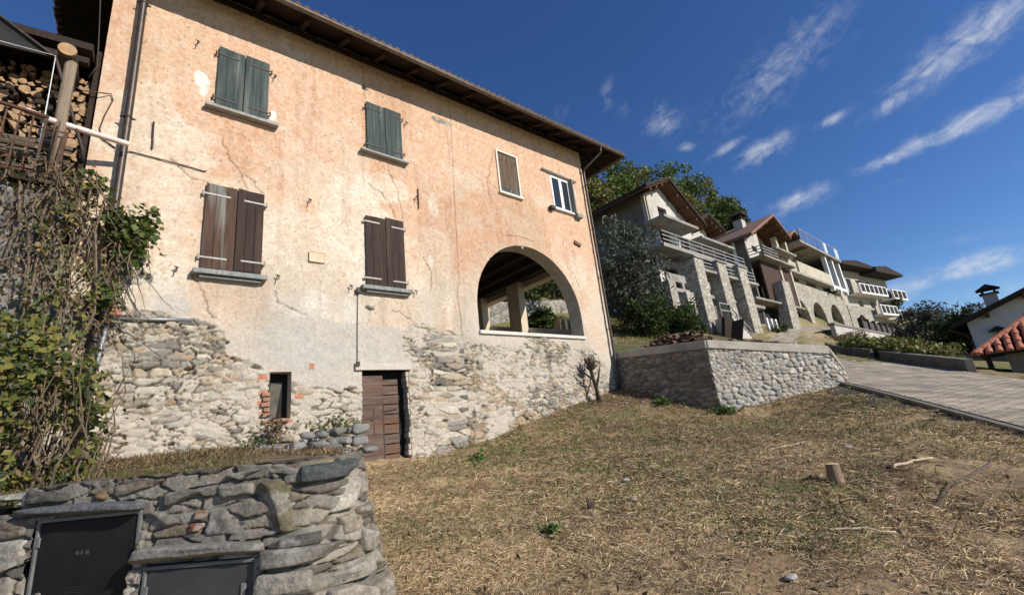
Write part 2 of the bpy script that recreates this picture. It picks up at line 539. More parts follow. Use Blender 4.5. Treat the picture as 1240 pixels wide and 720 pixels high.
# ------------------------------------------------------------------ terrain
CTRL = np.array([
    (0, 0, -1.62), (2.75, 3.5, -1.38), (4.9, .5, -1.5), (6.5, .5, -1.3), (4.7, 9.8, -.50), (6.28, 10, -.45), (8.46, 10, -.15), (10.5, 10, .26),
    (12.2, 10, .55), (13.3, 9.8, .72), (13.6, 8.3, .30), (13.8, 6.5, -.28), (15.5, 5.3, -.08), (17.3, 4.2, .12), (11, .4, -1.0), (6.7, 2.0, -1.08), (9.5, 6, -.62),
    (-1, 5, -.9), (1, 4, -1.3), (.5, 9, -.5), (0, 3, -1.6), (-3, 3, -1.6), (-3, -3, -1.7), (5, -6, -1.9), (-8, 3, -1.2), (2.2, 3.2, -1.42), (1.8, 2.2, -1.5),
    (24, 8.3, 1.35), (31.8, 11, 3.2), (13.25, -3.4, -1.75), (19.9, .46, -.45), (22.2, 1.8, .05), (28, 5.2, 1.05), (33, 8.1, 2.0),
    (53, 15, 6.2), (45, 13.5, 5.0), (40, 11, 3.9), (60, 14, 6.2), (90, 14, 6.6), (120, 12, 8), (52, 11.0, 3.7), (62, 11, 3.7), (75, 11, 3.7), (90, 11, 3.8), (45, 9, 2.9), (52, 9, 2.9), (40, 7.5, 2.3), (70, 9, 3.2),
    (25, -1, -.7), (30, 3, .6), (40, 3, 1.5), (50, 5, 1.9), (60, 8, 2.8), (80, 7, 2.8), (40, -10, -2), (60, -20, -4), (100, -20, -6), (120, 0, 0), (20, -12, -2.5),
    (29, 14, 4.5), (36, 14, 4.8), (40, 14, 5), (29, 20, 7), (22, 13.5, 3.9), (20, 12, 2.9), (16, 14, 2.9), (15, 18, 4.2), (16, 9.5, 1.3), (19, 8.5, 1.4), (19, 6, .8),
    (13.9, 17, 4.1), (6, 18.5, 3.6), (10, 13.5, 1.4), (4, 13.5, .8), (0, 18, 3),
    (15, 24, 8), (20, 30, 14), (50, 35, 22), (50, 60, 40), (0, 40, 16), (100, 40, 24), (100, 70, 45), (0, 70, 35), (-20, 15, 2), (-20, 40, 14), (60, 25, 17), (85, 25, 16), (46, 30, 20), (62, 31, 25), (75, 31, 25), (86, 31, 22), (38, 28, 15),
    (-60, 10, 2), (-60, -40, -8), (0, -40, -8), (60, -60, -14), (-400, -400, -60), (400, -400, -60), (400, 400, 170), (-400, 400, 150), (0, -400, -60), (400, 0, 10), (0, 400, 170), (-400, 0, 10)], float)


def rbf_fit(P, c=1.2, reg=.02):
    n = len(P)
    d = np.sqrt(((P[:, None, :2] - P[None, :, :2]) ** 2).sum(-1) + c * c)
    A = np.zeros((n + 3, n + 3))
    A[:n, :n] = -d + np.eye(n) * reg
    A[:n, n] = 1; A[:n, n + 1:] = P[:, :2] / 50
    A[n, :n] = 1; A[n + 1:, :n] = P[:, :2].T / 50
    b = np.zeros(n + 3); b[:n] = P[:, 2]
    return np.linalg.solve(A, b)


RW = rbf_fit(CTRL)


def rbf(x, y, c=1.2):
    sh = np.shape(x); x = np.ravel(x).astype(float); y = np.ravel(y).astype(float)
    out = np.empty_like(x); n = len(CTRL)
    for i in range(0, len(x), 40000):
        xs, ys = x[i:i + 40000], y[i:i + 40000]
        d = np.sqrt((xs[:, None] - CTRL[None, :, 0]) ** 2 + (ys[:, None] - CTRL[None, :, 1]) ** 2 + c * c)
        out[i:i + 40000] = -(d @ RW[:n]) + RW[n] + RW[n + 1] * xs / 50 + RW[n + 2] * ys / 50
    return out.reshape(sh)


# the road: near edge, far edge, height (near edge), height (far edge)
ROAD_E = [((2.0, -4.8), (4.4, -8.6), -2.35, -3.0), ((7.0, -1.9), (9.2, -5.7), -1.62, -2.3), ((11.0, .45), (13.25, -3.4), -.93, -1.68),
          ((14.0, 2.2), (16.3, -1.55), -.40, -1.05), ((17.4, 4.25), (19.9, .46), .20, -.38), ((20.5, 6.1), (22.6, 1.95), .78, .10),
          ((24.0, 8.3), (28.0, 5.2), 1.55, 1.14), ((28.2, 10.0), (33.0, 8.1), 2.45, 2.15), ((33.0, 11.6), (38.5, 10.2), 3.45, 3.35),
          ((40.0, 13.0), (44.0, 11.9), 4.7, 4.35), ((47.0, 14.3), (49.5, 12.9), 5.8, 5.2), ((54.0, 15.3), (55.5, 13.3), 6.6, 5.8), ((62.0, 15.3), (62.0, 13.2), 7.0, 6.3),
          ((90.0, 13.6), (90.0, 13.0), 7.6, 6.4)]


def catmull(P, n):
    P = np.array(P, float); out = []
    Q = np.vstack([2 * P[0] - P[1], P, 2 * P[-1] - P[-2]])
    for i in range(1, len(Q) - 2):
        for k in range(n):
            t = k / n
            out.append(.5 * (2 * Q[i] + (Q[i + 1] - Q[i - 1]) * t + (2 * Q[i - 1] - 5 * Q[i] + 4 * Q[i + 1] - Q[i + 2]) * t * t + (3 * Q[i] - Q[i - 1] - 3 * Q[i + 1] + Q[i + 2]) * t ** 3))
    out.append(P[-1])
    return np.array(out)


NEAR = catmull([(a[0], a[1], c) for a, b, c, d in ROAD_E], 12)
FAR = catmull([(b[0], b[1], d) for a, b, c, d in ROAD_E], 12)
MID = (NEAR + FAR) / 2
HALF = np.linalg.norm((NEAR - FAR)[:, :2], axis=1) / 2


def terrain(x, y, detail=True):
    z = rbf(x, y)
    x = np.asarray(x, float); y = np.asarray(y, float)
    sh = x.shape; xr, yr = x.ravel(), y.ravel(); zr = z.ravel().copy()
    near = np.where((xr > 0) & (xr < 95) & (yr > -12) & (yr < 19))[0]
    if len(near):
        for i in range(0, len(near), 40000):
            q = near[i:i + 40000]
            d = np.hypot(xr[q, None] - MID[None, :, 0], yr[q, None] - MID[None, :, 1])
            k = d.argmin(1); dm = d[np.arange(len(q)), k]
            a = NEAR[k]; b = FAR[k]
            ab = (b - a)[:, :2]; L2 = (ab ** 2).sum(1)
            t = ((xr[q] - a[:, 0]) * ab[:, 0] + (yr[q] - a[:, 1]) * ab[:, 1]) / L2
            rz = a[:, 2] + (b[:, 2] - a[:, 2]) * np.clip(t, 0, 1)
            tc_ = np.clip(t, 0, 1)
            out = np.maximum(np.hypot(xr[q] - a[:, 0] - ab[:, 0] * tc_, yr[q] - a[:, 1] - ab[:, 1] * tc_) - .25, 0)
            w = 1 - np.where(xr[q] > 36, sstep(.1, .55, out), sstep(.15, 1.6, out))
            zr[q] = zr[q] * (1 - w) + (rz - .07) * w
    z = zr.reshape(sh)
    if detail:
        f = np.exp(-np.hypot(x - 7, y - 4) / 25)
        z = z + f * ((fbm(x * .9, y * .9, 3, 4) - .5) * .20 + (fbm(x * 3.2, y * 3.2, 5, 4) - .5) * .10)
        far = 1 - np.exp(-np.maximum(np.hypot(x, y) - 140, 0) / 80)
        z = z + far * (fbm(x * .03, y * .03, 9, 4) - .5) * 10
    return z


def axis(lo, hi, c0, c1, fine, grow=1.13, mx=30):
    a = list(np.arange(c0, c1 + 1e-6, fine)); s = fine
    while a[-1] < hi: s = min(s * grow, mx); a.append(a[-1] + s)
    s = fine
    while a[0] > lo: s = min(s * grow, mx); a.insert(0, a[0] - s)
    return np.array(a)


def build_ground():
    xs = axis(-900, 1100, .5, 20, .10, 1.10); ys = axis(-900, 900, -2, 10.4, .10, 1.10)
    X, Y = np.meshgrid(xs, ys, indexing='ij')
    Z = terrain(X, Y)
    nx, ny = X.shape
    idx = np.arange(nx * ny).reshape(nx, ny)
    F = np.stack([idx[:-1, :-1], idx[1:, :-1], idx[1:, 1:], idx[:-1, 1:]], -1).reshape(-1, 4)
    # colour: dry mown grass, bare soil and some green regrowth
    straw = np.array((.48, .355, .195)); soil = np.array((.20, .137, .082)); green = np.array((.12, .14, .045)); litter = np.array((.29, .20, .115))
    a = fbm(X * .55, Y * .55, 21, 5); b = fbm(X * 2.3, Y * 2.3, 25, 5); c = fbm(X * 8, Y * 8, 28, 3); g = fbm(X * .35 + 9, Y * .35, 33, 5)
    col = litter + (straw - litter) * sstep(.40, .62, .55 * b + .45 * a)[..., None]
    col = col + (soil - col) * (sstep(.55, .68, .6 * c + .4 * b) * .75)[..., None]
    # more soil and litter near the retaining wall foot and along the house
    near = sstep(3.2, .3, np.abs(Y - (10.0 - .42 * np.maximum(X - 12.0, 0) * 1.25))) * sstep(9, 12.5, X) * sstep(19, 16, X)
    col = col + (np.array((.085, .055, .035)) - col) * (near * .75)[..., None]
    gp = sstep(.52, .64, .6 * g + .4 * b)
    for (gx, gy, r, s) in ((5.6, 8.2, 1.1, .8), (7.0, 8.9, .8, .6), (3.2, 5.2, .8, .5), (12.6, 3.4, 1.8, .6), (14.5, 4.2, 1.5, .7), (10.5, 1.6, 1.6, .7), (13.2, 6.6, .5, .9)):
        gp = np.maximum(gp, s * np.exp(-((X - gx) ** 2 + (Y - gy) ** 2) / r ** 2) * sstep(.35, .6, b))
    gp = gp * .8
    hill = sstep(12, 20, np.hypot(X - 6, Y - 4))
    gp = np.maximum(gp, hill * (.45 + .5 * sstep(.4, .6, a)) * np.where((X > 33) & (Y < 16) & (Y > -10), .35, 1))
    col = col + (green * (.8 + .5 * c[..., None]) - col) * gp[..., None]
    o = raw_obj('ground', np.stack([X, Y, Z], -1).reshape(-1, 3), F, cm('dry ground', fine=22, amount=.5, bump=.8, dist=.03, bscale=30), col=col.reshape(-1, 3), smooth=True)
    tag(o, kind='structure')


build_ground()


def build_road():
    n = len(NEAR); m = 9
    t = np.linspace(0, 1, m)
    V = NEAR[:, None, :] * (1 - t)[None, :, None] + FAR[:, None, :] * t[None, :, None]
    V[..., 2] += .015 + .05 * (t * (1 - t))[None, :]
    L = np.concatenate([[0], np.cumsum(np.linalg.norm(np.diff(MID, axis=0), axis=1))])
    uv = np.stack(np.broadcast_arrays(L[:, None], t[None, :] * 4.4), -1).reshape(-1, 2)
    idx = np.arange(n * m).reshape(n, m)
    F = np.stack([idx[:-1, :-1], idx[:-1, 1:], idx[1:, 1:], idx[1:, :-1]], -1).reshape(-1, 4)[:, ::-1]
    mt, nt, b = nodes_of('block paving')
    N, Lk = nt.nodes.new, nt.links.new
    uvn = N('ShaderNodeUVMap')
    br = N('ShaderNodeTexBrick'); br.inputs['Scale'].default_value = 1; br.inputs['Brick Width'].default_value = .30; br.inputs['Row Height'].default_value = .17
    br.inputs['Mortar Size'].default_value = .018; br.inputs['Color1'].default_value = (.47, .395, .29, 1); br.inputs['Color2'].default_value = (.31, .265, .20, 1)
    br.inputs['Mortar'].default_value = (.07, .062, .05, 1); br.inputs['Bias'].default_value = .1; br.inputs['Mortar Smooth'].default_value = .3
    mp = N('ShaderNodeMapping'); mp.inputs['Rotation'].default_value = (0, 0, R(90))
    nd = N('ShaderNodeTexNoise'); nd.inputs['Scale'].default_value = .9; nd.inputs['Detail'].default_value = 4; Lk(uvn.outputs[0], nd.inputs['Vector'])
    vm = N('ShaderNodeVectorMath'); vm.operation = 'MULTIPLY_ADD'; vm.inputs[1].default_value = (.16, .16, 0); Lk(nd.outputs['Color'], vm.inputs[0]); Lk(uvn.outputs[0], vm.inputs[2])
    Lk(vm.outputs[0], mp.inputs[0]); Lk(mp.outputs[0], br.inputs['Vector'])
    no = N('ShaderNodeTexNoise'); no.inputs['Scale'].default_value = 1.3; no.inputs['Detail'].default_value = 6
    Lk(uvn.outputs[0], no.inputs['Vector'])
    mr = N('ShaderNodeMapRange'); mr.inputs[1].default_value = .3; mr.inputs[2].default_value = .7; mr.inputs[3].default_value = .55; mr.inputs[4].default_value = 1.3
    Lk(no.outputs[0], mr.inputs[0])
    mx = N('ShaderNodeMix'); mx.data_type = 'RGBA'; mx.blend_type = 'MULTIPLY'; mx.inputs[0].default_value = 1
    Lk(br.outputs[0], mx.inputs['A']); Lk(mr.outputs[0], mx.inputs['B']); Lk(mx.outputs['Result'], b.inputs['Base Color'])
    b.inputs['Roughness'].default_value = .9
    bp = N('ShaderNodeBump'); bp.inputs['Strength'].default_value = .7; bp.inputs['Distance'].default_value = .01; bp.invert = True
    Lk(br.outputs['Fac'], bp.inputs['Height']); Lk(bp.outputs[0], b.inputs['Normal'])
    o = raw_obj('road', V.reshape(-1, 3), F, mt, uv=uv, smooth=True)
    tag(o, kind='structure')
    # flat stone edging along the near side
    mb = MB()
    for i in range(0, 96):
        a, c = NEAR[i], NEAR[i + 1]
        d = (a - FAR[i])[:2]; d = d / np.linalg.norm(d)
        o1 = Vector((a[0] + d[0] * .10, a[1] + d[1] * .10, a[2] - .03)); o2 = Vector((c[0] + d[0] * .10, c[1] + d[1] * .10, c[2] - .03))
        mb.bar(o1, o2, .10, .09)
    tag(mb.build('kerb_edging', pm('worn kerb', (.13, .12, .105), (.22, .205, .18), scale=4, rough=.95, bump=.4)), kind='structure')


build_road()


def build_verge():
    # strip of old asphalt between the paving and the field
    n = 66; V = []
    for i in range(14, 14 + n):
        p = NEAR[min(i, len(NEAR) - 1)]; d = (p - FAR[min(i, len(FAR) - 1)])[:2]; d = d / np.linalg.norm(d)
        wv = .55 * float(sstep(76, 40, i)) + .05 + .10 * math.sin(i * .9)
        for k in range(5):
            o = .12 + wv * k / 4
            V.append((p[0] + d[0] * o, p[1] + d[1] * o, p[2] - .055 - .012 * k))
    idx = np.arange(n * 5).reshape(n, 5)
    F = np.stack([idx[:-1, :-1], idx[1:, :-1], idx[1:, 1:], idx[:-1, 1:]], -1).reshape(-1, 4)
    tag(raw_obj('asphalt_verge', np.array(V), F, pm('old asphalt', (.035, .034, .032), (.075, .07, .064), scale=9, rough=.95, bump=.6, c3=(.11, .095, .075)), smooth=True), kind='structure')


build_verge()

# ------------------------------------------------------------------ the old farmhouse
house = thing('farmhouse', (6.4, 10, -.3), 'old peach farmhouse with green and brown shutters, peeling plaster and arched loggia', 'house')
WX0, WX1 = -.80, 13.65


def eave_z(x): return 9.96 + .0317 * x


STONE_PAL = [(.36, .345, .31), (.29, .275, .245), (.33, .30, .255), (.27, .245, .205), (.42, .375, .30), (.49, .435, .345), (.40, .325, .23), (.36, .265, .175), (.52, .475, .39), (.20, .185, .16), (.45, .40, .325), (.33, .28, .215), (.46, .39, .29), (.24, .22, .19)]
CRACKS = [
    [(1.19, 6.54), (1.33, 6.15), (1.56, 5.92), (1.74, 5.41)], [(1.66, 5.81), (1.88, 5.67), (2.02, 5.42)],
    [(4.99, 7.24), (5.12, 6.79), (5.3, 6.33), (5.38, 5.60)], [(4.46, 6.42), (4.77, 6.27), (5.0, 6.01), (5.22, 5.6)],
    [(.86, 3.40), (.99, 3.22), (1.18, 2.79), (1.27, 2.6)], [(5.02, 3.05), (5.44, 2.87), (5.83, 2.63)],
    [(7.27, 9.9), (7.19, 7.84), (7.11, 5.35), (7.07, 3.94)], [(9.07, 5.87), (9.62, 5.95), (10.25, 5.89)],
    [(.35, 5.81), (.71, 5.46), (1.0, 5.44)], [(2.29, 3.24), (2.54, 2.9), (2.99, 2.79)], [(4.39, 9.6), (4.47, 9.05)], [(.02, 6.45), (.08, 5.91)],
    [(7.0, 3.9), (7.03, 2.6), (7.06, 1.0), (7.05, 0)], [(11.8, 5.2), (12.1, 5.0), (12.3, 4.5)], [(8.9, 8.9), (8.5, 7.6), (8.6, 6.9)], [(5.95, 4.6), (6.2, 4.2), (6.1, 3.6)]]


def seg_dist(x, z, P):
    d = np.full(x.shape, 1e9)
    for (a, b) in zip(P[:-1], P[1:]):
        ax, az = a; bx, bz = b
        t = np.clip(((x - ax) * (bx - ax) + (z - az) * (bz - az)) / ((bx - ax) ** 2 + (bz - az) ** 2), 0, 1)
        d = np.minimum(d, np.hypot(x - ax - t * (bx - ax), z - az - t * (bz - az)))
    return d


def blob(x, z, cx, cz, rx, rz, seed, amp=.6):
    n = fbm(x * 1.7, z * 1.7, seed, 4) - .5
    return sstep(1.15, .85, np.sqrt(((x - cx) / rx) ** 2 + ((z - cz) / rz) ** 2) + n * amp * 2)


def facade_fields(x, z):
    """Relief (metres out of the wall) and surface colour of the front wall."""
    wx = x + (fbm(x * 3, z * 3, 41, 3) - .5) * .30 + (fbm(x * 11, z * 11, 42, 2) - .5) * .05
    wz = z + (fbm(x * 3, z * 3, 44, 3) - .5) * .15 + (fbm(x * 11, z * 11, 45, 2) - .5) * .03
    n1 = fbm(x * .8, z * .8, 1, 5); n2 = fbm(x * 2.6, z * 2.6, 2, 5); n3 = fbm(x * 9, z * 9, 6, 4); n4 = fbm(x * 22, z * 22, 8, 2)
    # stones: a coarser and a finer set, the quoin strip with long flat blocks
    f1, f2, cid, cx, cy = voronoi(wx, wz, .36, .125, 5)
    g1, g2, gid, gx, gy = voronoi(wx + 3, wz, .20, .085, 9)
    big = sstep(.46, .54, fbm(x * .6, z * .6, 71, 3))
    e1, e2, eid, _, _ = voronoi(x + (n2 - .5) * .06, z + (n2 - .5) * .05, .58, .145, 15)
    quoin = sstep(5.95, 6.12, x + (n2 - .5) * .3) * sstep(7.12, 7.0, x + (n3 - .5) * .12) * sstep(2.65, 2.45, z) * sstep(6.4, 6.0, x - .9 * (z < 1.2))
    quoin = sstep(6.0, 6.1, x) * sstep(7.08, 7.02, x) * sstep(2.75, 2.5, z)
    F1 = np.where(quoin > .5, e1, np.where(big > .5, f1, g1)); F2 = np.where(quoin > .5, e2, np.where(big > .5, f2, g2))
    ID = np.where(quoin > .5, eid, np.where(big > .5, cid, gid))
    edge = F2 - F1
    stone_h = sstep(.02, .17, edge) * (.022 + .065 * ((ID * 613.7) % 1)) + (n3 - .5) * .022 + (n4 - .5) * .010
    scol = pick(ID, STONE_PAL) * (.66 + .40 * ((ID * 377.1) % 1))[..., None] * (.8 + .4 * n4)[..., None]
    rust = sstep(.56, .66, fbm(x * 1.5, z * 2.2, 81, 4)); scol = scol * (1 - rust[..., None] * .5) + np.array((.40, .27, .16)) * rust[..., None] * .5
    mortar = np.array((.47, .42, .345)) * (.85 + .3 * n3)[..., None]
    # lime smeared over the rubble
    smear = fbm(x * 1.1 + 5, z * 1.4, 91, 5)
    left_white = blob(x, z, 1.0, .75, 1.25, .75, 93) * .42 + blob(x, z, 3.4, 1.3, 1.2, 1.0, 95) * .22 + blob(x, z, 5.55, .4, .45, 1.0, 96) * .40 + blob(x, z, 8.0, 2.1, .5, .7, 97) * .30 + blob(x, z, 12.2, 2.0, 1.0, .5, 98) * .25
    cover = sstep(.41, .55, smear + left_white + (n3 - .5) * .30 - .04 - .04 * quoin)
    jm = sstep(.16, .02, edge + (n3 - .5) * .10)
    mort = np.maximum(jm, cover * sstep(.95, .35, ((ID * 91.3) % 1) + (n2 - .5)))
    gap = sstep(.12, .03, edge + (n3 - .5) * .06) * sstep(.60, .44, smear + (n2 - .5) * .5)
    s_h = stone_h * (1 - .72 * mort) + mort * (.022 + (n3 - .5) * .026 + (n2 - .5) * .03) - .05 * gap
    s_c = scol * (1 - mort[..., None]) + mortar * mort[..., None]
    s_c = s_c + (np.array((.11, .088, .065)) - s_c) * (gap * .85)[..., None]
    hole = np.zeros_like(x)
    for (hx, hz, hr) in ((.95, 1.55, .13), (-.1, 2.47, .10), (.35, .95, .07), (2.05, 1.62, .08), (1.55, 2.1, .07), (.8, .32, .06), (6.2, 1.15, .06), (6.3, .25, .09)):
        hole = np.maximum(hole, sstep(1.2, .7, np.sqrt(((x - hx) / hr) ** 2 + ((z - hz) / (hr * .6)) ** 2) + (n3 - .5) * 1.2))
    s_h = s_h - .10 * hole
    # plaster
    tone = .55 * n1 + .45 * n2
    peach = np.array((.615, .39, .255)); cream = np.array((.64, .515, .385)); pale = np.array((.70, .62, .50)); ochre = np.array((.60, .44, .29)); greyc = np.array((.50, .455, .385))
    up = sstep(2.4, 6.0, z + (n1 - .5) * 5.5)
    p = cream + (peach - cream) * (up * (.18 + .78 * sstep(.39, .55, tone + .10 * sstep(5.5, 9.5, z))))[..., None]
    mid = sstep(.52, .64, fbm(x * .55 + 7, z * .5, 151, 5)) * sstep(3.0, 4.5, z); p = p + (np.array((.60, .40, .265)) - p) * (mid * .55)[..., None]
    ghost = blob(x, z, 4.2, 5.0, .85, 1.7, 51) * .6 + blob(x, z, 2.9, 4.6, 1.0, .9, 52) * .35 + blob(x, z, 4.9, 6.4, .7, .5, 53) * .5 + blob(x, z, 6.3, 4.3, .6, 1.6, 54) * .35 + blob(x, z, .1, 5.0, .9, 2.2, 55) * .45
    ghost = ghost + blob(x, z, 3.3, 2.95, .9, .35, 56) * .75 + blob(x, z, 6.4, 6.3, .18, .5, 57) * .6
    p = p + (pale - p) * np.clip(ghost * (.55 + 1.3 * n3), 0, .9)[..., None]
    p = p + (ochre - p) * (sstep(.58, .72, fbm(x * .9, z * .5, 61, 5)) * .5)[..., None]
    # streaks running down under sills and eaves
    st = sstep(.55, .75, fbm(x * 5.5, z * .35, 64, 4)) * .42
    p = p * (1 - st[..., None] * np.array((.25, .32, .38)))
    wp = np.maximum(blob(x, z, .70, 8.0, .17, .30, 58, 1.3), blob(x, z, .79, 7.58, .09, .16, 59, 1.3)); wp = np.maximum(wp, blob(x, z, 2.18, 7.58, .10, .16, 60, 1.2))
    wp = np.maximum(wp, blob(x, z, 6.2, 4.55, .07, .16, 62) * .7)
    p = p + (np.array((.80, .76, .69)) - p) * wp[..., None] * .85
    n5 = vnoise(x * 31, z * 31, 131); n6 = fbm(x * 15, z * 11, 133, 3)
    pit = sstep(.60, .74, n4 * .45 + n3 * .25 + n5 * .3)
    flake = sstep(.52, .62, n6 + (n2 - .5) * .3)
    p = p * (1 - .34 * pit[..., None]) * (.84 + .32 * n3[..., None])
    p = p + (pale - p) * (flake * .25)[..., None]
    # broad weathering: greyed lime towards the ground, damp darker drifts, runoff under the sills
    gz_ = sstep(3.7, 1.8, z + (n1 - .5) * 3.2 + (n2 - .5) * .8)
    p = p + (np.array((.545, .49, .405)) * (.8 + .4 * n2[..., None]) - p) * (gz_ * .55)[..., None]
    drift = sstep(.50, .66, fbm(x * .42 + 3, z * .34, 141, 5)); p = p * (1 - drift[..., None] * np.array((.13, .15, .17)))
    for (sx0, sx1, sz) in ((.87, 2.15, 3.45), (4.18, 5.5, 3.5), (.84, 2.26, 7.2), (4.23, 5.6, 7.3), (9.0, 10.0, 7.4)):
        k = sstep(sx0 - .15, sx0 + .1, x) * sstep(sx1 + .15, sx1 - .1, x) * sstep(sz, sz - .1, z) * sstep(sz - 1.5, sz - .2, z) * (.3 + .7 * sstep(.45, .62, fbm(x * 7, z * .5, 143, 3)))
        p = p * (1 - k[..., None] * np.array((.10, .15, .19)))
    cem = np.maximum.reduce([blob(x, z, 3.1, 2.15, 1.15, .62, 65, .4), blob(x, z, .66, 2.76, .30, .24, 66, .3), sstep(4.2, 4.25, x) * sstep(5.56, 5.5, x) * sstep(1.56, 1.6, z) * sstep(2.62, 2.5, z + (n2 - .5) * .3),
                             blob(x, z, 3.55, 1.0, .7, .55, 67, .5) * .6])
    p = p + (greyc * (.85 + .3 * n3[..., None]) - p) * (cem * .8)[..., None]
    low = sstep(4.6, 1.8, z + (n1 - .5) * 2)
    p = p * (1 - low[..., None] * np.array((.10, .065, .01)))
    p_h = .045 + (n2 - .5) * .022 + (n3 - .5) * .010 + (n4 - .5) * .008 - .010 * pit + .003 * flake - .012 * wp
    # where the plaster has fallen
    xs = [-.8, 0, .55, .95, 1.2, 1.7, 2.3, 3.0, 3.9, 4.15, 5.5, 5.9, 6.4, 7.0, 8.2, 9.5, 11.0, 12.3, 13.0, 13.7]
    zt = [2.85, 2.72, 2.62, 2.50, 2.35, 2.1, 1.75, 1.50, 1.45, 1.35, 1.65, 1.95, 2.25, 2.55, 2.35, 2.45, 2.50, 2.25, 1.6, 1.2]
    top = np.interp(x, xs, zt)
    bare = sstep(-.03, .03, top - z + (n1 - .5) * .9 + (n2 - .5) * .55 + (n3 - .5) * .22)
    bare = np.maximum(bare, sstep(.5, .6, blob(x, z, 5.85, 2.2, .5, .55, 68)))
    for (bx, bz, bw, bh, sd) in ((4.4, 3.05, .12, .06, 1), (.02, 3.25, .25, .12, 2), (9.4, 5.55, .10, .05, 3), (6.9, 9.3, .5, .12, 4), (4.45, 9.4, .12, .10, 5), (12.5, 6.2, .14, .07, 6)):
        bare = np.maximum(bare, sstep(.4, .6, blob(x, z, bx, bz, bw, bh, 100 + sd)))
    h = p_h * (1 - bare) + s_h * bare
    c = p * (1 - bare[..., None]) + s_c * bare[..., None]
    # brick bits showing
    for (bx, bz, bw, bh) in ((3.11, 1.65, .05, .07), (2.85, 1.03, .09, .04), (2.20, .93, .09, .05), (2.17, 1.43, .08, .05), (-.17, 2.61, .10, .07), (2.22, .72, .08, .05), (2.19, 1.12, .07, .05), (2.55, .56, .20, .035)):
        k = sstep(1.1, .9, np.maximum(np.abs(x - bx) / bw, np.abs(z - bz) / bh) + (n3 - .5) * .5)
        c = c + (np.array((.46, .17, .09)) - c) * k[..., None] * .85; h = h + .010 * k
    wob = (fbm(x * 5, z * 5, 111, 5, .65) - .5) * .16
    for i, P in enumerate(CRACKS):
        d = seg_dist(x + wob, z + wob * .6, P) if i not in (6, 11) else seg_dist(x + wob * .15, z, P)
        wdt = .010 if i != 11 else .016
        k = sstep(wdt + .012, wdt * .4, d) * (1 - bare * .7)
        c = c * (1 - (.42 if i == 6 else .50) * k[..., None]); h = h - .018 * k
    return h, c


ARC = (9.92, 3.36, 2.27)          # arch centre x, spring z, radius
ARCH_SILL = 2.66
HOLES = [(9.04, 9.92, 7.47, 9.0), (11.60, 12.62, 7.46, 8.86), (2.30, 2.70, .62, 1.54), (4.19, 5.36, -.60, 1.55)]


def build_facade():
    step = .020
    xs = np.linspace(WX0, WX1, int(round((WX1 - WX0) / step)) + 1)
    z0, z1 = -1.0, 10.75
    zs = np.linspace(z0, z1, int(round((z1 - z0) / step)) + 1)
    X, Z = np.meshgrid(xs, zs, indexing='ij')
    # snap the grid to the edges of the openings
    for (a, b, c, d) in HOLES:
        for e in (a, b):
            i = int(np.abs(xs - e).argmin()); sel = (zs > c - .06) & (zs < d + .06); X[i, sel] = e
        for e in (c, d):
            j = int(np.abs(zs - e).argmin()); sel = (xs > a - .06) & (xs < b + .06); Z[sel, j] = e
    ax, az, ar = ARC
    j = int(np.abs(zs - ARCH_SILL).argmin()); sel = (xs > ax - ar - .06) & (xs < ax + ar + .06); Z[sel, j] = ARCH_SILL
    rr = np.hypot(X - ax, Z - az)
    up_ = Z >= az - 1e-6
    m = up_ & (np.abs(rr - ar) < step * .62)
    X = np.where(m, ax + (X - ax) / rr * ar, X); Z = np.where(m, az + (Z - az) / rr * ar, Z)
    for e in (ax - ar, ax + ar):
        i = int(np.abs(xs - e).argmin()); sel = (zs > ARCH_SILL - .01) & (zs < az + .05); X[i, sel] = e
    H, Cc = facade_fields(X, Z)
    inset = np.zeros(X.shape, bool)
    xc = (X[:-1, :-1] + X[1:, 1:] + X[1:, :-1] + X[:-1, 1:]) / 4; zc = (Z[:-1, :-1] + Z[1:, 1:] + Z[1:, :-1] + Z[:-1, 1:]) / 4
    keep = np.ones(xc.shape, bool)
    for (a, b, c, d) in HOLES: keep &= ~((xc > a) & (xc < b) & (zc > c) & (zc < d))
    inside = (np.hypot(xc - ax, zc - az) < ar) & (zc >= az) | ((np.abs(xc - ax) < ar) & (zc < az) & (zc > ARCH_SILL))
    keep &= ~inside
    keep &= zc < eave_z(xc) + .34
    Yv = 10.045 - H
    idx = np.arange(X.size).reshape(X.shape)
    F = np.stack([idx[:-1, :-1], idx[1:, :-1], idx[1:, 1:], idx[:-1, 1:]], -1)[keep]
    raw_obj('front_wall', np.stack([X, Yv, Z], -1).reshape(-1, 3), F, M_facade, house, col=Cc.reshape(-1, 3), smooth=True)


build_facade()


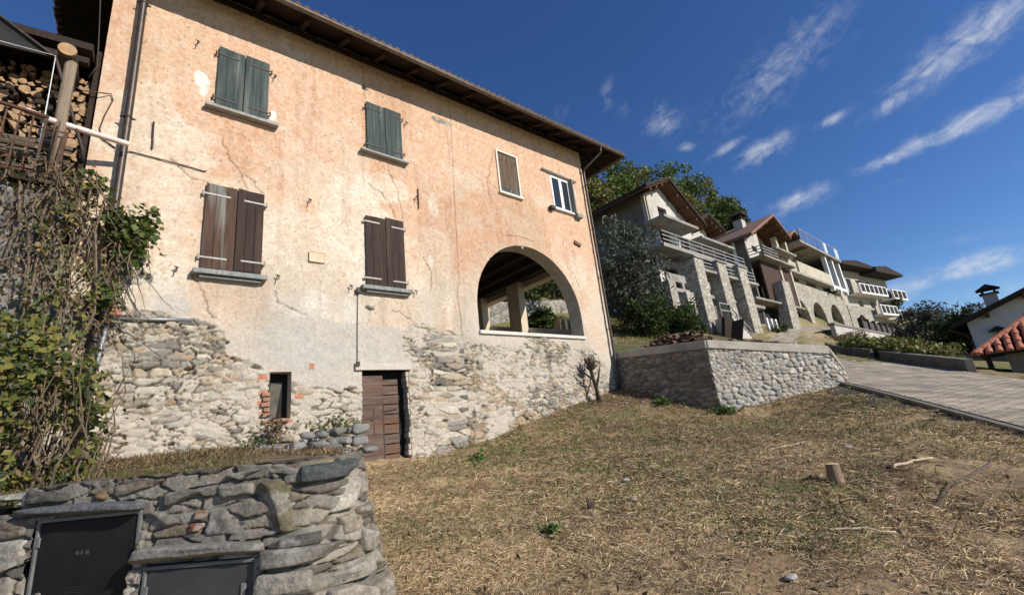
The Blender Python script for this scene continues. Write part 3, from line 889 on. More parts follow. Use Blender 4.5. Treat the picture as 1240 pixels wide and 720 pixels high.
def build_house_body():
    # reveals of the openings, side and back walls, loggia
    for (a, b, c, d) in HOLES:
        mb = MB(); th = .30
        for (p, q) in (((a, c), (b, c)), ((b, c), (b, d)), ((b, d), (a, d)), ((a, d), (a, c))):
            mb.add([(p[0], 9.995, p[1]), (q[0], 9.995, q[1]), (q[0], 10 + th, q[1]), (p[0], 10 + th, p[1])], [(0, 1, 2, 3)])
        mb.build('opening_reveal', M_cream, house)
    ax, az, ar = ARC
    mb = MB(); n = 40; th = .55
    pts = [(ax - ar, ARCH_SILL)] + [(ax - ar * math.cos(math.pi * k / n), az + ar * math.sin(math.pi * k / n)) for k in range(n + 1)] + [(ax + ar, ARCH_SILL)]
    for p, q in zip(pts[:-1], pts[1:]):
        mb.add([(p[0], 9.995, p[1]), (q[0], 9.995, q[1]), (q[0], 10 + th, q[1]), (p[0], 10 + th, p[1])], [(0, 1, 2, 3)])
    # inner face of the arch wall
    for k in range(n):
        p, q = pts[1 + k], pts[2 + k]
        mb.add([(p[0], 10 + th, p[1]), (q[0], 10 + th, q[1]), (q[0], 10 + th, 6.2), (p[0], 10 + th, 6.2)], [(0, 1, 2, 3)])
    mb.build('arch_reveal', pm('loggia plaster', (.40, .345, .27), (.52, .45, .35), scale=4, rough=.95, bump=.4), house)
    mb = MB(); mb.span((ax - ar - .02, 9.93, ARCH_SILL - .10), (ax + ar + .02, 10.55, ARCH_SILL + .004))
    mb.build('arch_sill', pm('pale stone slab', (.52, .50, .45), (.62, .60, .54), scale=8, rough=.9, bump=.3), house, bevel=.012)
    # side walls (rendered rubble)
    m = pm('side wall rubble render', (.40, .33, .25), (.52, .44, .33), scale=2.2, rough=.95, bump=.9, bscale=9, dist=.04, c3=(.30, .27, .23))
    mb = MB()
    panel(mb, (WX1 - .004, 10.04, 0), (0, 1, 0), (0, 0, 1), (1, 0, 0), 0, 8.0, -.6, 10.6, .45, [(.62, 6.9, 3.05, 5.72)])
    mb.build('side_wall', m, house)
    mb = MB()
    panel(mb, (WX0 + .004, 18.04, 0), (0, -1, 0), (0, 0, 1), (-1, 0, 0), 0, 8.0, -.6, 10.25, .45, [])
    mb.build('side_wall', m, house)
    mb = MB()
    panel(mb, (WX1 - .46, 18.0, 0), (-1, 0, 0), (0, 0, 1), (0, 1, 0), 0, WX1 - WX0 - .92, 5.75, 10.3, .4, [])
    panel(mb, (6.6, 18.0, 0), (-1, 0, 0), (0, 0, 1), (0, 1, 0), 0, 6.9, .3, 5.75, .4, [])
    mb.build('back_wall', m, house)
    # loggia: ceiling boards, beams, inner wall on the left, floor, side pillars and sloping parapet
    mb = MB(); mb.span((6.65, 10.56, 5.98), (13.19, 17.6, 6.06)); mb.build('loggia_ceiling', M_darkwood, house)
    for x in (7.3, 8.15, 9.0, 9.85, 10.7, 11.55, 12.4):
        mb = MB(); mb.span((x - .08, 10.56, 5.76), (x + .08, 17.6, 5.977)); mb.build('ceiling_beam', M_rafter, house, bevel=.01)
    mb = MB(); mb.span((6.65, 10.56, 1.70), (13.19, 17.6, 1.86)); mb.build('loggia_floor', M_concrete, house)
    lp = pm('loggia inner plaster', (.52, .43, .31), (.62, .53, .40), scale=4, rough=.95, bump=.4)
    mb = MB(); mb.span((6.65, 10.56, 1.862), (6.95, 17.6, 5.977)); mb.build('loggia_wall', lp, house)
    mb = MB(); mb.span((6.95, 17.3, 1.862), (13.19, 17.6, 5.977)); mb.build('loggia_wall', lp, house)
    for y0, y1 in ((13.8, 14.55), (16.45, 17.2)):
        mb = MB(); mb.span((12.82, y0, 1.862), (13.20, y1, 5.975)); mb.build('loggia_pillar', lp, house, bevel=.01)
    mb = MB()
    mb.prism([(13.22, 10.7, 3.06), (13.22, 16.9, 3.06), (13.22, 16.9, 4.72), (13.22, 13.9, 3.95), (13.22, 10.7, 3.10)], (.40, 0, 0))
    mb.build('loggia_parapet', pm('pale parapet', (.46, .43, .38), (.58, .55, .49), scale=5, rough=.95, bump=.4), house)


build_house_body()
def build_roof():
    # hipped roof: eaves all round, front eave slightly rising to the right as built
    ex0, ex1, ey0, ey1 = -1.75, 15.45, 9.10, 18.9
    e = lambda x: eave_z(x)
    rz = 12.55
    A, B, Cc, D = (ex0, ey0, e(ex0)), (ex1, ey0, e(ex1)), (ex1, ey1, e(ex1)), (ex0, ey1, e(ex0))
    r0, r1 = (3.2, 14.0, rz), (10.6, 14.0, rz + .2)
    t = .05
    S = lambda p, d: (p[0], p[1], p[2] + d)
    # soffit boarding
    mb = MB()
    for q in ((A, B, r1, r0), (B, Cc, r1), (Cc, D, r0, r1), (D, A, r0)):
        mb.add([S(p, .0) for p in q], [tuple(range(len(q)))]); mb.add([S(p, t) for p in q], [tuple(range(len(q)))])
    for p, q in ((A, B), (B, Cc), (Cc, D), (D, A)):
        mb.add([p, q, S(q, t), S(p, t)], [(0, 1, 2, 3)])
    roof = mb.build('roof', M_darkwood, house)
    # coppi: rows of half round tiles with visible eave ends
    tv = []; tf = []

    def tile_rows(P, Q, apexP, apexQ, pitch=.21, r=.095, n=5):
        P, Q, aP, aQ = map(Vector, (P, Q, apexP, apexQ))
        L = (Q - P).length; k = int(L / pitch)
        for i in range(k):
            f = (i + .5) / k
            lo = P.lerp(Q, f)
            d = None
            # run straight up the slope until the hip
            ed = (Q - P).normalized()
            nrm = ed.cross((aP - P)); nrm.normalize()
            if nrm.z < 0: nrm = -nrm
            upv = nrm.cross(ed)
            if upv.z < 0: upv = -upv
            tmax = 9e9
            ha, hb = (aP - P), (aQ - Q)
            full = (aP - P).dot(upv)
            ca = ha.dot(ed) / max(ha.dot(upv), 1e-6); cb = -hb.dot(ed) / max(hb.dot(upv), 1e-6)
            s0 = f * L
            if ca > 0: tmax = min(tmax, s0 / ca)
            if cb > 0: tmax = min(tmax, (L - s0) / cb)
            tmax = min(tmax, full)
            lo2 = lo - upv * .07 + nrm * (t + .01)
            hi = lo + upv * tmax + nrm * (t + .01)
            jit = random.uniform(-.02, .02)
            lo2 = lo2 - upv * jit
            b = len(tv)
            for c in (lo2, hi):
                for j in range(n + 1):
                    a = math.pi * j / n
                    tv.append(c + ed * (math.cos(a) * r) + nrm * (math.sin(a) * r * .9))
            for j in range(n):
                tf.append((b + j, b + j + 1, b + n + 1 + j + 1, b + n + 1 + j))
            tf.append(tuple(b + j for j in range(n + 1)))
    tile_rows(A, B, r0, r1); tile_rows(B, Cc, r1, r1); tile_rows(Cc, D, r1, r0); tile_rows(D, A, r0, r0)
    mb = MB(); mb.v = [tuple(v) for v in tv]; mb.f = tf
    mb.build('roof_tiles', M_tile, roof)
    # rafters under the front and right overhang
    sl = (rz - e(5)) / (14.0 - ey0)
    for i in range(17):
        x = -1.3 + i * 1.0
        z = e(x)
        mb = MB()
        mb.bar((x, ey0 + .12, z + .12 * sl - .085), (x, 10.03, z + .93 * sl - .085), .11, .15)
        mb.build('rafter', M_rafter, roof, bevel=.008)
    for i in range(7):
        y = 10.4 + i * 1.15
        mb = MB()
        s2 = (rz - e(ex1)) / (ex1 - 10.6)
        mb.bar((13.60, y, e(ex1) + 1.85 * s2 - .085), (ex1 - .10, y, e(ex1) + .10 * s2 - .085), .11, .15)
        mb.build('rafter', M_rafter, roof, bevel=.008)
    # gutter: half round, along the front and the right side
    def half_gutter(p, q, out):
        p, q, out = Vector(p), Vector(q), Vector(out)
        mb = MB(); n = 8; r = .075
        for rr in (r, r - .008):
            vs = [c + out * (math.cos(math.pi * k / n) * rr) + Vector((0, 0, -math.sin(math.pi * k / n) * rr)) for c in (p, q) for k in range(n + 1)]
            mb.add(vs, [(k, k + 1, n + 2 + k, n + 1 + k) for k in range(n)])
        mb.tube([p + out * r, q + out * r], .010, 6)
        mb.tube([p - out * r, q - out * r], .010, 6)
        return mb.build('gutter', M_gutter, house, smooth=True)
    half_gutter((ex0, ey0 - .06, e(ex0) + .0), (ex1 + .02, ey0 - .06, e(ex1) + .0), (0, -1, 0))
    half_gutter((ex1 + .06, ey0 - .02, e(ex1)), (ex1 + .06, ey1, e(ex1)), (1, 0, 0))
    # timber wall plate
    mb = MB(); mb.bar((WX0 + .02, 10.02, eave_z(WX0) + .19), (WX1 - .02, 10.02, eave_z(WX1) + .19), .16, .14); mb.build('wall_plate', M_rafter, house)
    # downpipes
    mb = MB()
    mb.tube([(13.85, ey0 - .05, e(13.85) - .07), (13.83, ey0 - .04, e(13.8) - .32), (13.62, 9.84, 9.66), (13.57, 9.87, 9.40), (13.57, 9.87, 6), (13.55, 9.87, 2.2), (13.50, 9.84, 1.35), (13.46, 9.82, .55)], .05, 12)
    for z in (8.9, 7.0, 5.0, 3.0, 1.4):
        mb.tube([(13.565, 9.87, z - .02), (13.565, 9.87, z + .02)], .060, 12); mb.bar((13.565, 9.87, z), (13.565, 10.0, z), .02, .02)
    mb.build('downpipe', M_copper, house, smooth=True)
    mb = MB()
    mb.tube([(-.75, ey0 - .05, e(-.7) - .05), (-.74, ey0 - .02, e(-.7) - .22), (-.40, 9.78, 9.66), (-.34, 9.84, 9.40), (-.33, 9.85, 6.0), (-.34, 9.85, 3.0), (-.36, 9.85, 1.0), (-.38, 9.85, .12)], .062, 14)
    for z in (9.1, 6.35, 4.2, 1.9):
        mb.tube([(-.335, 9.85, z - .02), (-.335, 9.85, z + .02)], .075, 14); mb.bar((-.45, 9.86, z), (-.22, 9.86, z), .02, .03); mb.bar((-.335, 9.87, z), (-.335, 10, z), .02, .02)
    mb.build('downpipe', M_copper, house, smooth=True)


build_roof()


def shutter(x0, x1, z0, z1, mat, strapmat, side, y=9.965, straps=(.12, .86), nb=3, strap_len=.78, split=None):
    """One board shutter with its strap hinges; side = which edge the hinge pins are on."""
    mb = MB(); w = (x1 - x0) / nb
    for i in range(nb):
        zz0 = z0 + random.uniform(0, .02); zz1 = z1 - random.uniform(0, .02)
        mb.span((x0 + i * w + .002, y - .032 - random.uniform(0, .004), zz0), (x0 + (i + 1) * w - .002, y, zz1))
    o = mb.build('shutter', mat, house, bevel=.004)
    for f in straps:
        z = z0 + (z1 - z0) * f + random.uniform(-.01, .01)
        L = (x1 - x0) * strap_len
        mb = MB()
        a, b = (x0 - .05, x0 + L) if side < 0 else (x1 - L, x1 + .05)
        mb.span((a, y - .046, z - .018), (b, y - .037, z + .018))
        px = a if side < 0 else b
        mb.tube([(px, y - .035, z - .05), (px, y - .035, z + .05)], .014, 8)
        mb.tube([(px, y - .035, z - .02), (px, y + .05, z - .02)], .012, 6)
        mb.build('strap_hinge', strapmat, o)
    return o


def sill(x0, x1, z, th, d=.17, mat=None, y=10.0):
    mb = MB(); mb.span((x0, y - d, z - th), (x1, y - .0, z))
    return mb.build('window_sill', mat or M_sill, house, bevel=.012)


def build_openings():
    # upper floor, two closed green shutter pairs
    shutter(1.02, 1.53, 7.29, 8.87, M_green_sh, M_iron, -1); shutter(1.545, 2.04, 7.31, 8.90, M_green_sh, M_iron, 1)
    sill(.84, 2.26, 7.255, .075)
    shutter(4.43, 4.96, 7.38, 8.93, M_green_sh, M_iron, -1); shutter(4.97, 5.46, 7.40, 8.95, M_green_sh, M_iron, 1)
    sill(4.23, 5.60, 7.345, .06)
    # lower floor, two closed brown pairs
    shutter(.99, 1.54, 3.545, 5.41, M_peel_sh, M_strap, -1); shutter(1.555, 2.05, 3.565, 5.42, M_brown_sh, M_strap, 1)
    sill(.87, 2.15, 3.51, .10, .19, M_grey_sh); sill(.98, 2.05, 3.40, .05, .12, M_grey_sh)
    shutter(4.33, 4.86, 3.60, 5.47, M_brown_sh, M_strap, -1, straps=(.10, .90), strap_len=.7); shutter(4.87, 5.38, 3.61, 5.52, M_brown_sh, M_strap, 1, straps=(.09, .87), strap_len=.7)
    sill(4.18, 5.50, 3.575, .10, .19, M_grey_sh); sill(4.30, 5.40, 3.465, .05, .12, M_grey_sh)
    # third window: faded brown shutters set in a whitened frame
    fr = MB()
    for a, b in (((8.99, 9.952, 7.40), (9.06, 10.02, 9.06)), ((9.90, 9.952, 7.40), (9.97, 10.02, 9.06)), ((9.06, 9.952, 8.99), (9.90, 10.02, 9.06)), ((8.95, 9.90, 7.36), (10.02, 10.02, 7.44))):
        fr.span(a, b)
    fr.build('window_frame', pm('whitewashed surround', (.62, .58, .50), (.72, .68, .60), scale=8, rough=.95, bump=.4), house, bevel=.012)
    shutter(9.065, 9.475, 7.62, 8.98, M_olive_sh, M_iron, -1, y=10.03, straps=(.8,), nb=2, strap_len=.5); shutter(9.485, 9.895, 7.62, 8.98, M_olive_sh, M_iron, 1, y=10.03, straps=(.8,), nb=2, strap_len=.5)
    mb = MB(); mb.bar((9.07, 9.99, 7.53), (9.89, 9.99, 7.55), .05, .13); mb.bar((9.07, 10.02, 7.62), (9.89, 10.02, 7.60), .02, .05); mb.build('window_board', M_green_sh, house)
    # fourth window: white casement, grey shutters folded back edge-on
    mb = MB()
    y = 9.985
    for a, b in (((11.60, y, 7.46), (11.68, y + .06, 8.86)), ((12.54, y, 7.46), (12.62, y + .06, 8.86)), ((11.68, y, 8.78), (12.54, y + .06, 8.86)), ((11.68, y, 7.46), (12.54, y + .06, 7.56)), ((12.04, y - .012, 7.56), (12.19, y + .05, 8.78))):
        mb.span(a, b)
    f = mb.build('window_frame', M_whitepaint, house, bevel=.006)
    for a, b in ((11.68, 12.06), (12.17, 12.54)):
        mb = MB(); mb.span((a, y + .02, 7.56), (b, y + .028, 8.78)); mb.build('pane', M_glass, f)
    mb = MB(); mb.span((11.55, 9.88, 7.40), (12.66, 10.10, 7.455)); mb.build('window_sill', M_whitepaint, house, bevel=.008)
    mb = MB(); mb.span((12.625, 9.80, 7.42), (12.665, 9.985, 8.90)); mb.build('shutter', M_grey_sh, house, bevel=.005)
    mb = MB(); mb.bar((11.15, 9.93, 8.97), (13.05, 9.93, 8.93), .06, .05); mb.build('shutter_rail', M_grey_sh, house)
    mb = MB(); mb.span((11.28, 9.82, 7.32), (11.50, 9.99, 7.46)); mb.build('bracket_block', M_iron, house, bevel=.02)
    mb = MB(); mb.span((12.70, 9.82, 7.30), (13.02, 9.99, 7.48)); mb.build('bracket_block', M_grey_sh, house, bevel=.02)
    # small cellar window: dark, an old board leaning inside, brick jamb
    mb = MB(); mb.span((2.22, 10.29, .5), (2.80, 10.34, 1.62)); mb.build('window_backing', M_dark, house)
    mb = MB(); mb.bar((2.36, 10.20, .63), (2.47, 10.22, 1.32), .03, .20, (1, 0, 0)); mb.build('window_board', pm('old grey board', (.07, .065, .055), (.13, .12, .10), scale=5, rough=.9, bump=.3), house)
    mb = MB()
    for i, (w, z) in enumerate(((.13, .70), (.10, .80), (.15, .90), (.12, 1.00), (.14, 1.10))):
        mb.span((2.30 - w, 9.945, z - .04), (2.303, 10.16, z + .035))
    mb.span((2.18, 9.94, .55), (2.66, 10.2, .605))
    mb.build('brick_jamb', pm('old brick', (.24, .11, .07), (.38, .22, .155), scale=14, rough=.95, bump=.6), house, bevel=.01)
    # cellar door: worn double boards under a concrete lintel, leaf ajar
    mb = MB(); mb.span((4.02, 9.935, 1.55), (5.42, 10.3, 1.70)); mb.build('door_lintel', pm('lime lintel', (.42, .39, .33), (.54, .50, .43), scale=7, rough=.95, bump=.5), house, bevel=.015)
    mdoor = pm('old door boards', (.070, .042, .032), (.16, .112, .088), scale=1.3, rough=.85, bump=.5, bscale=6, stretch=(1.2, 8, 9), dist=.006, c3=(.15, .075, .045), s3=.8)
    mb = MB()
    for k in range(9):
        z0 = -.55 + k * .222
        mb.span((4.20, 10.13 - random.uniform(0, .008), z0), (4.735, 10.17, z0 + .218))
    leaf = mb.build('door_leaf', mdoor, house, bevel=.004)
    mb = MB()
    for k in range(9):
        z0 = -.55 + k * .222
        mb.span((4.745, 10.15 - random.uniform(0, .008), z0), (5.13, 10.19, z0 + .218 - (0.02 if k < 8 else .09)))
    mb.build('door_leaf', mdoor, house, bevel=.004)
    mb = MB(); mb.span((4.725, 10.118, -.6), (4.752, 10.126, .82)); mb.bar((4.735, 10.12, .62), (5.08, 10.12, .66), .02, .025); mb.span((4.50, 10.118, .12), (4.515, 10.127, .72)); mb.build('door_bolt', M_iron, leaf)
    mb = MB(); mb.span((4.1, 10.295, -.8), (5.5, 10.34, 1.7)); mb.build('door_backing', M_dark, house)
    mb = MB()
    for k in range(16):
        z = -.55 + k * .13
        w = random.uniform(.02, .09)
        mb.box((5.36 - w / 2 + .01, 10.14, z + .065), (w, .26, .122), rz=random.uniform(-.1, .1))
    mb.build('door_jamb', pm('rough jamb stone', (.34, .30, .24), (.50, .46, .38), scale=7, rough=.95, bump=.8), house, bevel=.015)
    mb = MB(); mb.span((4.15, 9.80, -.62), (5.34, 10.2, -.545)); mb.build('door_step', M_sill, house, bevel=.012)


build_openings()


def build_wall_fittings():
    hk = MB()
    for (x, z) in ((.63, 3.5), (2.37, 3.57), (3.94, 3.53), (5.64, 3.59), (2.99, 5.53), (5.82, 6.35), (.62, 8.75), (2.16, 8.62), (5.62, 8.7)):
        hk = MB()
        hk.tube([(x, 10.0, z), (x, 9.90, z), (x + .01, 9.89, z - .07), (x - .02, 9.89, z - .11)], .011, 6)
        hk.tube([(x - .04, 9.91, z + .015), (x + .04, 9.91, z - .008)], .010, 6)
        hk.build('wall_hook', M_iron, house, smooth=True)
    mb = MB(); mb.tube([(5.91, 9.978, 6.66), (5.90, 9.978, 6.05)], .018, 6); mb.build('wall_anchor', M_iron, house)
    mb = MB(); mb.tube([(.05, 9.978, 6.50), (.07, 9.978, 5.88)], .014, 6); mb.build('wall_anchor', M_iron, house)
    mb = MB()
    for a, b in (((3.01, 4.25), (3.35, 4.25)), ((3.35, 4.25), (3.35, 4.02)), ((3.35, 4.02), (3.01, 4.02)), ((3.01, 4.02), (3.01, 4.25))):
        mb.tube([(a[0], 9.957, a[1]), (b[0], 9.957, b[1])], .010, 5)
    mb.span((3.02, 9.962, 4.03), (3.34, 9.972, 4.24))
    mb.build('inspection_plate', pm('painted plate', (.60, .44, .30), (.68, .53, .39), scale=6, rough=.9, bump=.2), house)
    # electric cables
    def cable(pts, r=.011, name='cable'):
        mb = MB(); mb.tube(pts, r, 6); mb.build(name, M_iron, house, smooth=True)
    cable([(-.40, 9.978, 5.69), (-.2, 9.978, 5.72), (.04, 9.978, 5.71), (.30, 9.975, 5.70), (.62, 9.978, 5.69), (.93, 9.978, 5.66), (.97, 9.97, 5.68)])
    cable([(-1.3, 9.8, 6.72), (-1.0, 9.85, 6.65), (-.78, 9.9, 6.74), (-.62, 9.975, 6.84), (-.58, 9.975, 6.72), (-.66, 9.978, 6.35), (-.70, 9.978, 6.05), (-.66, 9.978, 5.86), (-.45, 9.978, 5.72)])
    cable([(-1.05, 9.6, 9.9), (-.98, 9.7, 9.0), (-.9, 9.86, 7.9), (-.86, 9.9, 7.3), (-.95, 9.9, 7.0)])
    mb = MB(); mb.tube([(4.12, 9.975, 3.50), (4.095, 9.975, 2.6), (4.08, 9.975, 1.72)], .008, 6); mb.span((4.07, 9.90, 3.38), (4.17, 9.96, 3.50)); mb.span((4.03, 9.90, 1.64), (4.11, 9.95, 1.74)); mb.build('conduit', M_iron, house)
    mp = pm('galvanised pipe', (.20, .21, .22), (.32, .33, .34), scale=8, rough=.5, bump=.1, metal=.5)
    mb = MB(); mb.tube([(-.24, 9.975, 2.465), (.95, 9.975, 2.515)], .034, 10); mb.tube([(-.22, 9.90, 2.44), (-.27, 9.90, 1.9), (-.33, 9.90, 1.2), (-.36, 9.9, .3)], .034, 10); mb.build('conduit', mp, house, smooth=True)
    # iron wall lamp stub above the arch
    mb = MB(); mb.tube([(9.62, 9.98, 5.52), (9.62, 9.88, 5.50)], .05, 10); mb.build('arch_lamp', M_sill, house)
    mb = MB(); mb.box((12.58, 9.975, 6.22), (.34, .10, .14), M=Matrix.Rotation(.25, 3, 'Y')); mb.build('broken_tile', M_tile, house, bevel=.02)


build_wall_fittings()
# ------------------------------------------------------------------ rubble walls as relief sheets


def rubble_sheet(name, fP, fN, L, z0f, z1f, step, w, h, pal, mortar, parent, seed, depth=.05, mat=None, mort_amt=.5, rows=True, batter=0., kind=None, endshift=(0, 0), startshift=(0, 0)):
    """fP(s) -> xy point, fN(s) -> outward xy normal, heights z0f(s)..z1f(s)."""
    ns = int(L / step) + 1
    s = np.linspace(0, L, ns)
    zmax = max(z1f(v) - z0f(v) for v in s); nz = int(zmax / step) + 1
    t = np.linspace(0, 1, nz)
    S = np.repeat(s[:, None], nz, 1)
    a = np.array([z0f(v) for v in s]); b = np.array([z1f(v) for v in s])
    Z = a[:, None] + (b - a)[:, None] * t[None, :]
    n2 = fbm(S * 2.6, Z * 2.6, seed + 2, 4); n3 = fbm(S * 9, Z * 9, seed + 4, 4)
    ws = S + (fbm(S * 3, Z * 3, seed, 3) - .5) * w * .6; wz = Z + (fbm(S * 3, Z * 3, seed + 1, 3) - .5) * h * .6
    f1, f2, cid, cx, cy = voronoi(ws, wz, w, h, seed, .40, rows)
    edge = f2 - f1
    H = sstep(.02, .34, edge) * depth * (.55 + .45 * ((cid * 613.7) % 1)) + (n3 - .5) * .016
    tilt = ((cid * 91.7) % 1 - .5) * cx * w * .25 + ((cid * 47.1) % 1 - .5) * cy * h * .35
    H = H + tilt
    C = pick(cid, pal) * (.80 + .40 * ((cid * 377.1) % 1))[..., None] * (.75 + .5 * n3)[..., None]
    big = sstep(.48, .56, fbm(S * .9, Z * 1.2, seed + 8, 3)); g1, g2, gid, _, _ = voronoi(ws + 5, wz, w * .62, h * .7, seed + 9, .42, rows)
    edge2 = g2 - g1; pickm = big > .5
    edge = np.where(pickm, edge2, edge); cid = np.where(pickm, gid, cid)
    H = np.where(pickm, sstep(.02, .34, edge2) * depth * .7 * (.55 + .45 * ((gid * 613.7) % 1)) + (n3 - .5) * .016, H)
    C = pick(cid, pal) * (.80 + .40 * ((cid * 377.1) % 1))[..., None] * (.75 + .5 * n3)[..., None]
    jm = np.clip(sstep(.15, .02, edge + (n3 - .5) * .08) + sstep(.60, .72, n2 + (n3 - .5) * .3) * mort_amt, 0, 1)
    C = C + (np.array(mortar) * (.8 + .4 * n3[..., None]) - C) * jm[..., None]
    P = np.array([fP(v) for v in s]); Nn = np.array([fN(v) for v in s])
    off = H + batter * (1 - t)[None, :] * zmax
    V = np.empty(S.shape + (3,))
    V[..., 0] = P[:, None, 0] + Nn[:, None, 0] * off; V[..., 1] = P[:, None, 1] + Nn[:, None, 1] * off; V[..., 2] = Z
    ke = np.clip((S - L + .5) / .5, 0, 1); ks = np.clip((.5 - S) / .5, 0, 1)
    for q in (0, 1): V[..., q] += (endshift[q] * ke + startshift[q] * ks) * (.35 + .65 * (1 - t))[None, :]
    idx = np.arange(ns * nz).reshape(ns, nz)
    F = np.stack([idx[:-1, :-1], idx[1:, :-1], idx[1:, 1:], idx[:-1, 1:]], -1).reshape(-1, 4)
    return raw_obj(name, V.reshape(-1, 3), F, mat or M_stone, parent, col=C.reshape(-1, 3), smooth=True)


def line_fn(a, b):
    a, b = np.array(a, float), np.array(b, float); L = np.linalg.norm(b - a); d = (b - a) / L
    return (lambda s: a + d * s), (lambda s: np.array((d[1], -d[0]))), L


def boulder(c, d, rz=0, seed=0, n=5, rough=.12, M=None, square=3.2):
    """an irregular block: superellipsoid pushed about by noise"""
    rs = np.random.default_rng(seed)
    vs = []; fs = []
    # cube sphere
    g = np.linspace(-1, 1, n + 1)
    key = {}
    def vid(p):
        k = tuple(np.round(p, 4))
        if k not in key: key[k] = len(vs); vs.append(p)
        return key[k]
    for ax in range(3):
        for sg in (-1, 1):
            for i in range(n):
                for j in range(n):
                    q = []
                    for (u, v) in ((g[i], g[j]), (g[i + 1], g[j]), (g[i + 1], g[j + 1]), (g[i], g[j + 1])):
                        p = np.zeros(3); p[ax] = sg; p[(ax + 1) % 3] = u; p[(ax + 2) % 3] = v
                        q.append(vid(p))
                    fs.append(tuple(q if sg > 0 else q[::-1]))
    V = np.array(vs)
    nrm = (np.abs(V) ** square).sum(1) ** (1 / square)
    V = V / nrm[:, None]
    ph = rs.uniform(0, 9, 9)
    # a couple of knocked-off corners and slow lumps
    lum = 1 + rough * (np.sin(V[:, 0] * 2.3 + ph[0]) * np.sin(V[:, 1] * 2.9 + ph[1]) + .7 * np.sin(V[:, 2] * 3.7 + ph[2]) * np.sin(V[:, 0] * 4.1 + ph[3])) + rs.normal(0, rough * .22, len(V))
    V = V * lum[:, None]
    for k in range(4):
        nn = rs.normal(size=3); nn /= np.linalg.norm(nn); dd = rs.uniform(.78, .95)
        ov = np.maximum(V @ nn - dd, 0); V = V - ov[:, None] * nn
    V = V * np.array(d) / 2
    if M is None:
        cc, ss = math.cos(rz), math.sin(rz); M = np.array(((cc, -ss, 0), (ss, cc, 0), (0, 0, 1)))
    return V @ np.asarray(M).T + np.array(c), fs


# ------------------------------------------------------------------ the wood store left of the farmhouse
shed = thing('wood_store', (-3.5, 9.4, -.4), 'dark timber wood store with stone base and balcony beside the peach farmhouse', 'shed')


def build_shed():
    fp, fn, L = line_fn((-7.0, 9.25), (-.86, 9.25))
    rubble_sheet('base_wall', fp, fn, L, lambda s: -.7, lambda s: 4.30, .035, .34, .17, [(.17, .165, .155), (.22, .21, .19), (.13, .125, .12), (.26, .24, .20), (.19, .16, .13)], (.20, .18, .15), shed, 200, .07, mort_amt=.2)
    mb = MB(); mb.span((-7, 9.05, 4.30), (-.88, 11.6, 4.46)); mb.build('balcony_floor', M_darkwood, shed, bevel=.01)
    mb = MB(); mb.span((-7, 10.75, 4.46), (-.88, 10.95, 7.7)); mb.build('back_wall', M_darkwood, shed)
    mb = MB(); mb.span((-.90, 9.98, 4.46), (-.83, 10.95, 7.7)); mb.build('side_boards', M_darkwood, shed)
    mb = MB(); mb.tube([(-1.10, 9.36, 4.46), (-1.13, 9.36, 5.6), (-1.135, 9.36, 6.80)], [.088, .082, .080], 12); mb.build('post', pm('silver weathered post', (.13, .10, .07), (.27, .21, .15), scale=2, rough=.9, bump=.7, bscale=6, stretch=(9, 9, .7), dist=.006), shed, smooth=True)
    mb = MB(); mb.tube([(-1.19, 9.20, 6.93), (-1.22, 12, 7.10)], .125, 14); lo = mb.build('purlin', M_bark, shed)
    mb = MB(); mb.tube([(-1.19, 9.190, 6.93), (-1.19, 9.205, 6.93)], .118, 14); mb.build('cut_end', pm('cut log end', (.30, .17, .085), (.44, .28, .15), scale=8, rough=.85, bump=.4), lo)
    mb = MB()
    mb.prism([(-7, 9.60, 6.5), (-.95, 9.60, 7.08), (-.95, 9.60, 7.20), (-7, 9.60, 6.62)], (0, .14, 0)); mb.build('eave_beam', M_rafter, shed, bevel=.01)
    mb = MB()
    mb.prism([(-7, 9.50, 6.72), (-.92, 9.50, 7.30), (-.92, 9.50, 7.44), (-7, 9.50, 6.86)], (0, 2.6, .55)); mb.build('roof', M_darkwood, shed)
    for x in (-1.9, -2.6, -3.3):
        mb = MB(); zz = 7.28 + (x + .92) * .1; mb.bar((x, 9.5, zz - .06), (x, 11.6, zz + .40), .10, .13); mb.build('rafter', M_rafter, shed)
    rust = pm('rusty railing', (.055, .028, .018), (.12, .06, .035), scale=12, rough=.8, bump=.3)
    mb = MB(); mb.tube([(-7, 9.2, 5.65), (-1.8, 9.2, 5.60), (-1.25, 9.2, 5.54)], .032, 8); rl = mb.build('railing', rust, shed, smooth=True)
    mb = MB(); mb.tube([(-7, 9.2, 5.46), (-1.02, 9.2, 5.33)], .012, 6); mb.build('rail_wire', rust, rl)
    mb = MB(); mb.bar((-7, 9.2, 4.60), (-1.0, 9.2, 4.52), .04, .03); mb.bar((-1.08, 9.2, 4.5), (-1.02, 9.2, 5.36), .04, .05); mb.build('bottom_rail', rust, rl)
    for k in range(14):
        x = -1.14 - .145 * k
        mb = MB(); mb.bar((x, 9.2, 4.55), (x + .02, 9.2, 5.52), .022, .022); mb.build('baluster', rust, rl)


build_shed()


